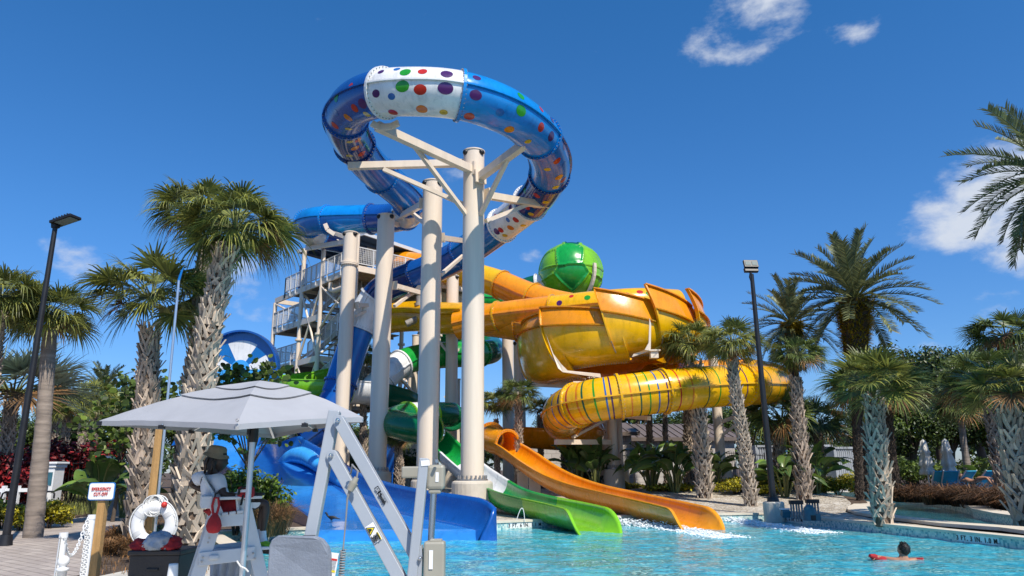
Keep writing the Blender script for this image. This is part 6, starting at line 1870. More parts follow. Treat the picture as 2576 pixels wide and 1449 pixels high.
paddle('paddle-leaf plant right of the flood-light pole', 1975, 31.5, 3.0, 16, 8, spread=.8)
paddle('paddle-leaf plant right of the ragged trunk palm', 2055, 33, 3.2, 16, 9, spread=.8)
paddle('paddle-leaf plant behind the rightmost lounger', 2478, 37.5, 2.4, 10, 10)
# grasses
def tuft(label, px, D, h, n, m_, seed, name='grass_tuft', group=None, spread=.6, cat='grass', wpx=None, w_=.012):
    b = onground(px, 1300, D); r = random.Random(seed); mb = MB()
    for i in range(n):
        a = r.uniform(0, 6.283); o = V((math.cos(a), math.sin(a), 0)); st = b + o * r.uniform(0, .22) * h + V((0, 0, -.03))
        s = spread * r.uniform(.2, 1.2); L = h * r.uniform(.6, 1.15)
        p1 = st + (V((0, 0, .8)) + o * s * .4) * L * .5; p2 = p1 + (V((0, 0, .45 - s * .4)) + o * s) * L * .45; p3 = p2 + (V((0, 0, -.25 * s)) + o * s) * L * .22
        sd = o.cross(V((0, 0, 1))); sd = (sd + o * r.uniform(-.8, .8)).normalized()
        mb.strip([st, p1, p2, p3], [w_, w_, w_ * .7, w_ * .15], [sd] * 4)
    return tag(mb.build(name, M[m_]), label, cat, group)
for i, (px, D, h, lab) in enumerate([(300, 16.5, .75, 'brown fountain grass at the bend of the path'), (335, 14.5, .7, 'brown fountain grass in front of the left booted palm'), (285, 14.8, .55, 'small brown fountain grass beside the emergency post'), (430, 15, .6, 'brown grass between the left palm trunks'), (365, 13.6, .5, 'brown grass low behind the life ring'), (672, 18.8, 1.35, 'brown fountain grass beside the lifeguard knee'), (698, 19.3, 1.4, 'brown fountain grass at the ramp skirt'), (645, 18.6, 1.1, 'brown fountain grass behind the chair arm')]):
    tuft(lab, px, D, h, 480, 'drygrass', 200 + i, 'fountain_grass', 'fountain grass on the left', .75)
for i, (px, D, h) in enumerate([(2272, 31, 1.0), (2310, 31, 1.35), (2345, 29.5, 1.0), (2385, 29.5, 1.5), (2420, 28.5, 1.3), (2455, 27.5, 1.6), (2490, 27, 1.4), (2525, 25.5, 1.7), (2565, 24.5, 1.5), (2440, 31.5, 1.4), (2400, 32, 1.1), (2350, 32.5, 1.2)]):
    tuft('brown grass clump of the far river bank, %s' % ['first from the left, by the yellow hedge', 'second along the bank', 'below the left folded umbrella', 'between the folded umbrellas', 'below the right folded umbrella', 'in front of the sunbather', 'in front of the right-edge palm', 'left of the right-edge trunk', 'cut by the right edge of the photo', 'in the back row by the sunbather', 'in the back row under the right umbrella', 'in the back row under the left umbrella'][i], px, D, h, 300, 'bankgrass', 230 + i, 'fountain_grass', 'brown grass on the river bank', 1.15, w_=.03)
def ground_cover(name, poly_px, z, n, h, m_, label, seed, w_=.012):
    r = random.Random(seed); poly = [xy(G(px, py, .2)) for px, py in poly_px]; mb = MB()
    x0 = min(p[0] for p in poly); x1 = max(p[0] for p in poly); y0 = min(p[1] for p in poly); y1 = max(p[1] for p in poly); k = 0
    while k < n:
        x, y = r.uniform(x0, x1), r.uniform(y0, y1)
        if not inpoly(x, y, poly): continue
        k += 1; b = V((x, y, zg(x, y))); a = r.uniform(0, 6.283); o = V((math.cos(a), math.sin(a), 0)); L = h * r.uniform(.5, 1.2)
        p1 = b + (V((0, 0, 1)) + o * .3) * L * .6; p2 = p1 + (V((0, 0, .1)) + o * .8) * L * .4; sd = o.cross(V((0, 0, 1)))
        mb.strip([b, p1, p2], [w_, w_, w_ * .2], [sd] * 3)
    tag(mb.build(name, M[m_]), label, 'ground cover', kind='stuff')
ground_cover('striped_grass', [(135, 1300), (180, 1262), (320, 1255), (330, 1296), (230, 1300)], .2, 7000, .5, 'liriope', 'striped grass bed beyond the brick path', 1)
ground_cover('dry_litter', [(225, 1395), (262, 1345), (300, 1322), (345, 1304), (540, 1330), (540, 1449), (225, 1449)], .2, 2400, .14, 'drygrass', 'dry leaf litter over the mulch under the left palms', 2)
ground_cover('weeds', [(330, 1330), (520, 1320), (560, 1420), (330, 1449)], .2, 900, .16, 'leaf_fresh', 'low weeds under the left palms', 3, .03)
ground_cover('bank_litter', [(2260, 1243), (2560, 1290), (2560, 1240), (2300, 1220)], .3, 1500, .2, 'drygrass', 'dry brown litter on the river bank', 4, .025)

def far_woods():
    r = random.Random(77); mb = MB()
    for i in range(46):
        x = -150 + i * 7 + r.uniform(-2, 2); y = r.uniform(95, 120); h = r.uniform(5.5, 8.5)
        leaf_cloud(mb, V((x, y, .7 + h * .45)), (6.5, 3, h * .55), 420, 1.0, r, 7, hollow=.3)
    tag(mb.build('far_woods', M['leaf_dark']), 'far dark treeline closing the horizon behind the park', 'woods', kind='stuff')
far_woods()
# ------------------------------------------------------------------ skinned bodies
def skin_mesh(chains, sub=2):
    # chains: list of [(point, radius), ...]; first point of later chains may equal an existing point to join there
    vs = []; es = []; rs = []
    def idx(p, r):
        for i, q in enumerate(vs):
            if (q - p).length < 1e-4: return i
        vs.append(V(p)); rs.append(r); return len(vs) - 1
    for ch in chains:
        pr = None
        for p, r in ch:
            i = idx(V(p), r)
            if pr is not None and pr != i: es.append((pr, i))
            pr = i
    me = bpy.data.meshes.new('body'); me.from_pydata(vs, es, [])
    o = bpy.data.objects.new('body', me); col.objects.link(o)
    s = o.modifiers.new('skin', 'SKIN'); s.use_smooth_shade = True
    if not me.skin_vertices: bpy.context.view_layer.objects.active = o
    for i, sv in enumerate(me.skin_vertices[0].data):
        r = rs[i]; sv.radius = (r, r) if not isinstance(r, tuple) else r
        sv.use_root = (i == 0)
    b = o.modifiers.new('sub', 'SUBSURF'); b.levels = sub; b.render_levels = sub
    dg = bpy.context.evaluated_depsgraph_get(); dg.update()
    m = bpy.data.meshes.new_from_object(o.evaluated_get(dg))
    bpy.data.objects.remove(o)
    mb = MB(); mb.add([v.co for v in m.vertices], [list(p.vertices) for p in m.polygons], 0, True)
    bpy.data.meshes.remove(m)
    return mb
def head_mesh(mb, c, fwd, up, h=.23, w=.155, mi=0):
    # head as a shaped ball with brow, nose, lips, chin and ears
    fwd = fwd.normalized(); rt = fwd.cross(up).normalized(); up = rt.cross(fwd)
    n, m = 28, 20; vs = []; fs = []
    for i in range(m + 1):
        t = math.pi * i / m
        for k in range(n):
            a = 2 * math.pi * k / n
            x = math.sin(t) * math.sin(a); y = math.sin(t) * math.cos(a); z = -math.cos(t)
            px = x * w / 2 * (1 - .18 * max(0, -z)); py = y * .098; pz = z * h / 2
            if y > 0:
                f = y * max(0, 1 - abs(x) * 2.4)
                py += .020 * f * math.exp(-((z + .18) / .16) ** 2)      # nose
                py += .010 * f * math.exp(-((z - .22) / .12) ** 2)      # brow
                py -= .010 * max(0, y) * math.exp(-((z - .05) / .10) ** 2) * (1 if .15 < abs(x) < .6 else 0)
                py += .010 * f * math.exp(-((z + .50) / .07) ** 2)      # lips
                py += .006 * f * math.exp(-((z + .60) / .05) ** 2)
                py += .010 * f * math.exp(-((z + .85) / .13) ** 2)      # chin
            vs.append(c + rt * px + fwd * py + up * pz)
    for i in range(m):
        for k in range(n): fs.append((i * n + k, i * n + (k + 1) % n, (i + 1) * n + (k + 1) % n, (i + 1) * n + k))
    mb.add(vs, fs, mi, True)
    for sg in (-1, 1):
        mb.ball(c + rt * sg * w * .5 - fwd * .005 - up * .005, .03, (.35, .7, 1.1), 8, mi)
def hand(mb, wrist, d, up, side, s=1.0, curl=.5, mi=0):
    d = d.normalized(); rt = d.cross(up).normalized(); up = rt.cross(d)
    mb.tube([wrist, wrist + d * .045 * s, wrist + d * .09 * s], [.026 * s, .036 * s, .036 * s], 10, mi)
    for k, (o, L) in enumerate(((-.028, .066), (-.010, .076), (.010, .072), (.028, .056))):
        b = wrist + d * .088 * s + rt * o * s
        m1 = b + (d * math.cos(curl * .6) - up * math.sin(curl * .6)) * L * .5 * s
        m2 = m1 + (d * math.cos(curl * 1.6) - up * math.sin(curl * 1.6)) * L * .5 * s
        mb.tube([b, m1, m2], [.0095 * s, .0088 * s, .007 * s], 6, mi)
    b = wrist + d * .03 * s + rt * side * .03 * s
    mb.tube([b, b + (d * .6 + rt * side * .7 - up * .2).normalized() * .04 * s, b + (d * 1.0 + rt * side * .6 - up * .5).normalized() * .075 * s], [.012 * s, .011 * s, .008 * s], 6, mi)

# ------------------------------------------------------------------ lifeguard chair
CYN, CYF = 7.75, 8.40
TA = R(24); TN = V((-math.sin(TA), math.cos(TA), 0)); TT = V((math.cos(TA), math.sin(TA), 0)); TC = P(560, 1300, CYN)
def PL(px, py, off=0.0):
    d = ray(px, py); k = (TC + TN * off - EYEV).dot(TN) / d.dot(TN)
    return EYEV + d * k
def Pn(px, py, Y=CYN): return PL(px, py, Y - CYN)
def chair():
    b = P(560, 1449, 8.1); b.z = 0.2
    t = thing('lifeguard_chair', 'white plastic lifeguard chair under the grey umbrella', 'chair', b)
    def bm_(name, segs, w, h, bevel=.006, m_='chairwhite'):
        mb = MB()
        for a, c in segs: mb.beam(a, c, w, h)
        mb.build(name, M[m_], t, bevel=bevel)
    WD = CYF - CYN; RZ_ = Matrix.Rotation(TA, 3, 'Z')
    seatz = Pn(611, 1291).z
    def side(dy):
        o = TN * dy
        fa = Pn(608, 1240) + o; fb = Pn(655, 1440) + o; fb2 = fa + (fb - fa) * ((fa.z - .2) / (fa.z - fb.z))
        bm_('leg', [(fa, fb2)], .035, .13)
        ra = Pn(548, 1292) + o; rb = Pn(497, 1449) + o; rb2 = ra + (rb - ra) * ((ra.z - .2) / (ra.z - rb.z))
        bm_('leg', [(ra, rb2)], .035, .13)
        bm_('side_rail', [(Pn(524, 1312) + o - TN * .03, Pn(612, 1306) + o - TN * .03)], .03, .12)
        bm_('step_rail', [(Pn(500, 1406) + o - TN * .035, Pn(640, 1390) + o - TN * .035)], .03, .13)
        bm_('back_post', [(Pn(552, 1300) + o, Pn(532, 1256) + o)], .04, .10)
        bm_('armrest', [(Pn(507, 1255) + o - TN * .02, Pn(658, 1250) + o - TN * .02)], .13, .028)
        bm_('arm_post', [(Pn(609, 1252) + o, Pn(613, 1300) + o)], .035, .13)
        mb = MB()
        pr = [(640, 1264), (655, 1264), (655, 1268), (650, 1275), (642, 1279), (632, 1277), (624, 1271), (616, 1269), (616, 1263)]
        ps = [Pn(x, y) + o for x, y in pr]; n = len(ps); ps2 = [p + TN * .03 for p in ps]
        mb.add(ps + ps2, [tuple(range(n))[::-1], tuple(range(n, 2 * n))] + [(i, (i + 1) % n, n + (i + 1) % n, n + i) for i in range(n)])
        mb.build('arm_bracket', M['chairwhite'], t)
        for px, py in ((636, 1390), (640, 1403), (510, 1400), (507, 1411), (526, 1352), (523, 1363), (620, 1398)):
            mb = MB(); p = Pn(px, py) + o; mb.cyl(p - TN * .05, p - TN * .075, .011, n=8); mb.build('bolt', M['bolt'], t)
    side(0); side(WD)
    # seat slats, back slats
    a = Pn(536, 1302); c = Pn(612, 1291); n = 4
    for k in range(n):
        p = a.lerp(c, (k + .5) / n); mb = MB(); mb.box(p + TN * (WD / 2) + V((0, 0, .02)), ((c - a).length / n - .012, WD + .12, .03), RZ_ @ Matrix.Rotation(-math.atan2(c.z - a.z, (c - a).dot(TT)), 3, 'Y')); mb.build('seat_slat', M['chairwhite'], t, bevel=.004)
    b0 = Pn(548, 1290); b1 = Pn(512, 1190)
    for k in range(4):
        y = .02 + (WD - .04) * (k + .5) / 4
        pts = [b0 + TN * y, b0.lerp(b1, .5) + TN * y + TT * .02, b1 + TN * y - V((0, 0, .03 * abs(k - 1.5)))]
        mb = MB()
        for q0, q1 in zip(pts, pts[1:]): mb.beam(q0, q1, WD / 4 - .012, .026, up=TT)
        mb.build('back_slat', M['chairwhite'], t, bevel=.004)
    mb = MB(); p = Pn(520, 1258); mb.box(p + TN * (WD / 2) - V((0, 0, .02)), (.10, WD + .2, .12), RZ_); mb.build('back_rail', M['chairwhite'], t, bevel=.006)
    mb = MB(); p = Pn(592, 1399); mb.box(p + TN * (WD / 2) + V((0, 0, .02)), (.42, WD, .035), RZ_); mb.build('step_board', M['chairwhite'], t, bevel=.006)
    mb = MB(); p = Pn(538, 1402, CYN - .07); mb.box(p, (.09, .035, .045), RZ_); mb.build('step_handle', M['chairwhite'], t, bevel=.012)
    mb = MB(); p = Pn(655, 1385); mb.box(p + TN * (WD / 2) + V((.02, 0, .02)), (.22, WD, .03), RZ_); mb.build('foot_board', M['chairwhite'], t, bevel=.006)
chair()
def lifeguard():
    P = lambda a, b, Y: PL(a, b, Y - 7.75)
    Yn, Yf = 7.90, 8.22; Ym = 8.06
    hipn, hipf = P(556, 1281, Yn), P(556, 1281, Yf); pel = P(552, 1280, Ym)
    t = thing('person', 'person in white shirt, red shorts and bucket hat seated in profile on the lifeguard chair', 'person', P(560, 1300, Ym))
    kn_n, kn_f = P(668, 1264, Yn - .02), P(664, 1266, Yf + .02)
    an_n, an_f = P(660, 1345, Yn), P(654, 1342, Yf); 
    waist = P(545, 1250, Ym); chest = P(536, 1216, Ym); neck = P(532, 1192, Ym); nb = P(538, 1178, Ym)
    shn, shf = P(548, 1204, 7.87), P(506, 1200, 8.2)
    eln, elf = P(563, 1246, 7.80), P(478, 1217, 8.28)
    wrn, wrf = P(604, 1249, 7.80), P(517, 1236, 8.24)
    def mid(a, b, f=.5): return a.lerp(b, f)
    hc = P(546, 1159, Ym)
    ch = [[(pel, .13), (waist, .125), (chest, .14), (neck, .062), (nb, .052), (hc, .07)],
          [(chest, .14), (mid(chest, shn, .6), .075), (shn, .060), (mid(shn, eln), .050), (eln, .040), (mid(eln, wrn, .4), .040), (wrn, .026)],
          [(chest, .14), (mid(chest, shf, .6), .075), (shf, .060), (mid(shf, elf), .050), (elf, .040), (mid(elf, wrf, .4), .040), (wrf, .026)],
          [(pel, .13), (mid(pel, hipn, .8), .10), (mid(hipn, kn_n, .35), .086), (mid(hipn, kn_n, .75), .068), (kn_n, .058), (mid(kn_n, an_n, .35), .056), (mid(kn_n, an_n, .75), .038), (an_n, .032)],
          [(pel, .13), (mid(pel, hipf, .8), .10), (mid(hipf, kn_f, .35), .086), (mid(hipf, kn_f, .75), .068), (kn_f, .058), (mid(kn_f, an_f, .35), .056), (mid(kn_f, an_f, .75), .038), (an_f, .032)]]
    mb = skin_mesh(ch)
    fw = V((.97, .22, -.05)); head_mesh(mb, hc + V((.01, 0, -.005)), fw, V((-.05, 0, 1)), .235, .16)
    hand(mb, wrn, V((1, .05, -.08)), V((0, 0, 1)), 1, 1.0, .5); hand(mb, wrf, V((.8, -.5, -.25)), V((0, 0, 1)), -1, 1.0, .4)
    mb.build('body', M['skin_dark'], t)
    sh = skin_mesh([[(P(553, 1268, Ym), .150), (waist, .150), (chest, .162), (mid(chest, neck, .72), .085)],
                    [(chest, .162), (mid(chest, shn, .6), .10), (shn, .082), (mid(shn, eln, .55), .074), (mid(shn, eln, .72), .074)],
                    [(chest, .162), (mid(chest, shf, .6), .10), (shf, .082), (mid(shf, elf, .4), .076), (mid(shf, elf, .58), .076)]])
    for i, p in enumerate(sh.v): sh.v[i] = p + V((noise.noise(p * 9), noise.noise(p * 9 + V((5, 0, 0))), 0)) * .012
    sh.build('shirt', M['shirt'], t)
    so_ = skin_mesh([[(P(549, 1272, Ym), .155), (pel + V((0, 0, -.01)), .155)], [(pel + V((0, 0, -.01)), .155), (mid(pel, hipn, .8), .12), (mid(hipn, kn_n, .30), .112), (mid(hipn, kn_n, .52), .105)], [(pel + V((0, 0, -.01)), .155), (mid(pel, hipf, .8), .12), (mid(hipf, kn_f, .30), .112), (mid(hipf, kn_f, .52), .105)]])
    for i, p in enumerate(so_.v): so_.v[i] = p + V((0, noise.noise(p * 8), noise.noise(p * 8 + V((5, 0, 0))))) * .012
    so_.build('shorts', M['redcloth'], t)
    # dreadlocks
    r = random.Random(4); mb = MB()
    for i in range(54):
        a = r.uniform(R(95), R(285)) ; el = r.uniform(-.3, .25)
        d = V((math.cos(a), math.sin(a), 0))
        p0 = hc + V((d.x * .085 - .008, d.y * .085, .03 + el * .08)); L = r.uniform(.09, .15)
        p1 = p0 + d * .022 - V((0, 0, L * .45)); p2 = p1 + d * .004 - V((.004, 0, L * .55))
        mb.tube([p0 + V((0, 0, .03)), p0, p1, p2], [.011, .013, .013, .008], 6, 1 if i % 5 == 0 else 0)
    for i in range(10):
        a = R(-30 + 10 * i); d = V((math.cos(a), math.sin(a), 0)); p0 = hc + V((d.x * .088, d.y * .08, .05))
        mb.tube([p0 + V((0, 0, .03)), p0, p0 + d * .012 - V((0, 0, .045))], [.011, .012, .008], 6, 0)
    mb.build('hair', [M['hair_black'], M['hair_tips']], t)
    # bucket hat
    mb = MB(); hb = hc + V((-.012, 0, .068)); n = 28; vs = []; fs = []
    for r_, z in [(.138, -.030), (.124, -.006), (.102, .010), (.099, .035), (.093, .068), (.076, .088), (.04, .095), (0.001, .096)]:
        for k in range(n):
            a = 2 * math.pi * k / n; q = V((r_ * 1.05 * math.cos(a), r_ * .92 * math.sin(a), z + .010 * math.sin(2 * a + .6) * (r_ > .12)))
            q = Matrix.Rotation(R(10), 3, 'Y') @ q; vs.append(hb + q)
    for i in range(7):
        for k in range(n): fs.append((i * n + k, i * n + (k + 1) % n, (i + 1) * n + (k + 1) % n, (i + 1) * n + k))
    mb.add(vs, fs, 0, True); mb.build('hat', M['hat'], t)
    # socks and shoes
    for an, dx in ((an_n, 0), (an_f, 0)):
        s = skin_mesh([[(an + V((0, 0, .06)), .042), (an + V((0, 0, .01)), .042), (an + V((.01, 0, -.06)), .045), (an + V((.05, -.03, -.085)), .040)]])
        s.build('sock', M['shirt'], t)
        s = skin_mesh([[(an + V((-.035, .01, -.085)), .042), (an + V((.02, -.01, -.095)), .05), (an + V((.09, -.05, -.115)), .046), (an + V((.15, -.09, -.125)), .036)]])
        sh_ = s.build('shoe', M['lime_shoe'], t)
        mb = MB(); mb.tube([an + V((-.06, .02, -.135)), an + V((.03, -.02, -.145)), an + V((.17, -.10, -.160))], [.04, .046, .035], 10); mb.build('sole', M['black'], sh_)
lifeguard()
def bags():
    P = lambda a, b, Y: PL(a, b, Y - 7.79)
    p = P(619, 1238, 7.72); t = thing('waist_pouch', 'red waist pouch with black strap on the chair armrest', 'bag', p + V((0, 0, -.08)))
    s = MB(); s.box(p, (.17, .09, .115)); s.build('pouch', M['redcloth'], t, bevel=.03)
    mb = MB(); mb.box(p + V((0, -.047, .015)), (.15, .012, .03)); mb.build('pocket_flap', M['shirt'], t, bevel=.004)
    mb = MB()
    mb.tube([P(600, 1244, 7.7), P(602, 1232, 7.68), P(612, 1226, 7.68), P(628, 1226, 7.68), P(638, 1232, 7.7), P(641, 1247, 7.72)], .013, 6)
    mb.tube([P(612, 1245, 7.66), P(609, 1258, 7.66), P(606, 1271, 7.66)], .012, 6); mb.build('strap', M['strap'], t)
    p = P(652, 1243, 7.74); tt = MB(); tt.box(p, (.10, .07, .03)); tag(tt.build('radio', M['strap'], bevel=.008), 'small black radio on the front end of the armrest', 'radio')
    # hanging drawstring bag
    t = thing('drawstring_bag', 'red drawstring bag hanging from the back of the lifeguard chair', 'bag', P(539, 1334, 7.66))
    c = P(539, 1313, 7.66); n = 20; vs = []; fs = []
    for r_, z in [(.001, -.112), (.045, -.105), (.068, -.075), (.074, -.035), (.060, .02), (.036, .06), (.018, .09)]:
        for k in range(n):
            a = 2 * math.pi * k / n; q = r_ * (1 + .08 * math.cos(a * 7)); vs.append(c + V((q * math.cos(a), q * .7 * math.sin(a), z)))
    for i in range(6):
        for k in range(n): fs.append((i * n + k, i * n + (k + 1) % n, (i + 1) * n + (k + 1) % n, (i + 1) * n + k))
    mb = MB(); mb.add(vs, fs, 0, True); mb.build('sack', M['redcloth'], t)
    mb = MB(); mb.tube([c + V((-.02, 0, .08)), c + V((-.035, 0, .16)), c + V((-.02, .0, .235)), c + V((.02, .0, .235)), c + V((.035, 0, .16)), c + V((.02, 0, .08))], .013, 7); mb.build('handle', M['redcloth'], t)
    mb = MB(); mb.tube([c + V((-.02, 0, .235)), c + V((.0, -.03, .28)), c + V((.04, -.02, .285))], .009, 6); mb.build('strap', M['strap'], t)
    # clothes hanging below the step
    p = P(580, 1400, 8.25); mb = MB(); vs = []; fs = []
    for i in range(9):
        for k in range(25):
            x = -.24 + .48 * k / 24; z = .10 - .34 * i / 8 * (1 + .1 * math.sin(k)); vs.append(p + V((x * (1 - .1 * i / 8), .03 * math.sin(k * 1.3 + i * .3) * (i / 8 + .3), z)))
    for i in range(8):
        for k in range(24): fs.append((i * 25 + k, i * 25 + k + 1, (i + 1) * 25 + k + 1, (i + 1) * 25 + k))
    vs2 = [v + V((0, .012, 0)) for v in vs]; mb.add(vs + vs2, fs + [tuple(225 + q for q in f[::-1]) for f in fs], 0, True)
    tag(mb.build('hanging_towel', M['greycloth']), 'grey towel draped over the chair step behind the umbrella pole', 'towel')
bags()
# ------------------------------------------------------------------ umbrella over the chair
def umbrella():
    Yp = 7.45; pb_ = P(612, 1440, Yp); ax = P(636, 1075, Yp)
    x0 = (pb_.x + ax.x) / 2
    t = thing('patio_umbrella', 'square grey market umbrella shading the lifeguard', 'umbrella', V((x0, Yp, .2)))
    L_, R_, F_ = P(250, 1058, 7.55), P(914, 1049, 7.35), P(597, 1067, 6.35)
    cxy = V((x0, Yp))
    B_ = V((2 * x0 - F_.x + .1, 2 * Yp - F_.y, F_.z + .02))
    apex = V((x0 + .03, Yp, P(636, 966, Yp).z))
    mids = []
    corners = [L_, F_, R_, B_]
    mb = MB(); N_ = 14
    for q in range(4):
        a, b = corners[q], corners[(q + 1) % 4]
        vs = []; fs = []
        for i in range(N_ + 1):
            f = i / N_
            for k in range(N_ + 1):
                g = k / N_
                rim = a.lerp(b, g); rim.z -= .055 * math.sin(math.pi * g) * -0.2
                p = apex.lerp(rim, f)
                p.z += .11 * math.sin(math.pi * f) * .55 - .05 * math.sin(math.pi * g) * math.sin(math.pi * f ** 1.2) 
                p.z += .008 * noise.noise(p * 4) 
                vs.append(p)
        def quad(i0, i1, dz):
            v2 = [V(p) + V((0, 0, dz)) for p in vs[i0 * (N_ + 1):(i1 + 1) * (N_ + 1)]]
            mb.add(v2, [(i * (N_ + 1) + k, i * (N_ + 1) + k + 1, (i + 1) * (N_ + 1) + k + 1, (i + 1) * (N_ + 1) + k) for i in range(i1 - i0) for k in range(N_)], 0, True)
            mb.add([p - V((0, 0, .008)) for p in v2], [((i + 1) * (N_ + 1) + k, (i + 1) * (N_ + 1) + k + 1, i * (N_ + 1) + k + 1, i * (N_ + 1) + k) for i in range(i1 - i0) for k in range(N_)], 0, True)
        quad(6, N_, 0.0); quad(3, 7, .020); quad(0, 4, .036)
        # hem
        hv = []
        for k in range(N_ + 1): p = vs[N_ * (N_ + 1) + k]; hv += [p, p - V((0, 0, .05))]
        mb.add(hv, [(2 * k, 2 * k + 2, 2 * k + 3, 2 * k + 1) for k in range(N_)])
    mb.build('canopy', M['canopy'], t)
    for c in corners:
        mb = MB(); mb.beam(apex - V((0, 0, .14)), c - V((0, 0, .035)), .025, .03); mb.build('rib', M['alu'], t)
        mb = MB(); h = V((x0, Yp, ax.z + .06)); m_ = apex.lerp(c, .6) - V((0, 0, .06)); mb.beam(h, m_, .02, .022); mb.build('strut', M['alu'], t)
    for a, b in zip(corners, corners[1:] + corners[:1]):
        m_ = a.lerp(b, .5); mb = MB(); mb.beam(apex - V((0, 0, .14)), m_ - V((0, 0, .03)), .02, .026); mb.build('rib', M['alu'], t)
        mb = MB(); mb.box(m_ - V((0, 0, .045)), (.05, .05, .035)); mb.build('rib_cap', M['black'], t)
    mb = MB(); mb.box(L_ - V((-.02, 0, .03)), (.06, .06, .04)); mb.build('rib_cap', M['black'], t)
    mb = MB(); mb.cyl((x0, Yp, .2), (x0, Yp, apex.z - .03), .029, n=18); mb.build('pole', M['alu'], t)
    mb = MB(); mb.cyl((x0, Yp, ax.z - .15), (x0, Yp, ax.z + .08), .05, n=18); mb.box((x0 - .03, Yp - .04, ax.z - .03), (.03, .06, .1)); mb.build('crank_hub', M['black'], t, bevel=.006)
    mb = MB(); p = P(597, 1057, 6.33); mb.tube([p + V((.012 * math.cos(a), 0, .012 * math.sin(a))) for a in [k * math.pi / 5 for k in range(11)]], .004, 5); mb.build('grommet', M['bolt'], t)
    mb = MB(); p = P(612, 1430, Yp - .05); mb.tube([p + V((-.07, 0, .07)), p + V((-.03, 0, .02)), p + V((.03, -.02, .0)), p + V((.05, 0, -.03))], .009, 6); mb.build('rope_tie', M['rope'], t)
umbrella()
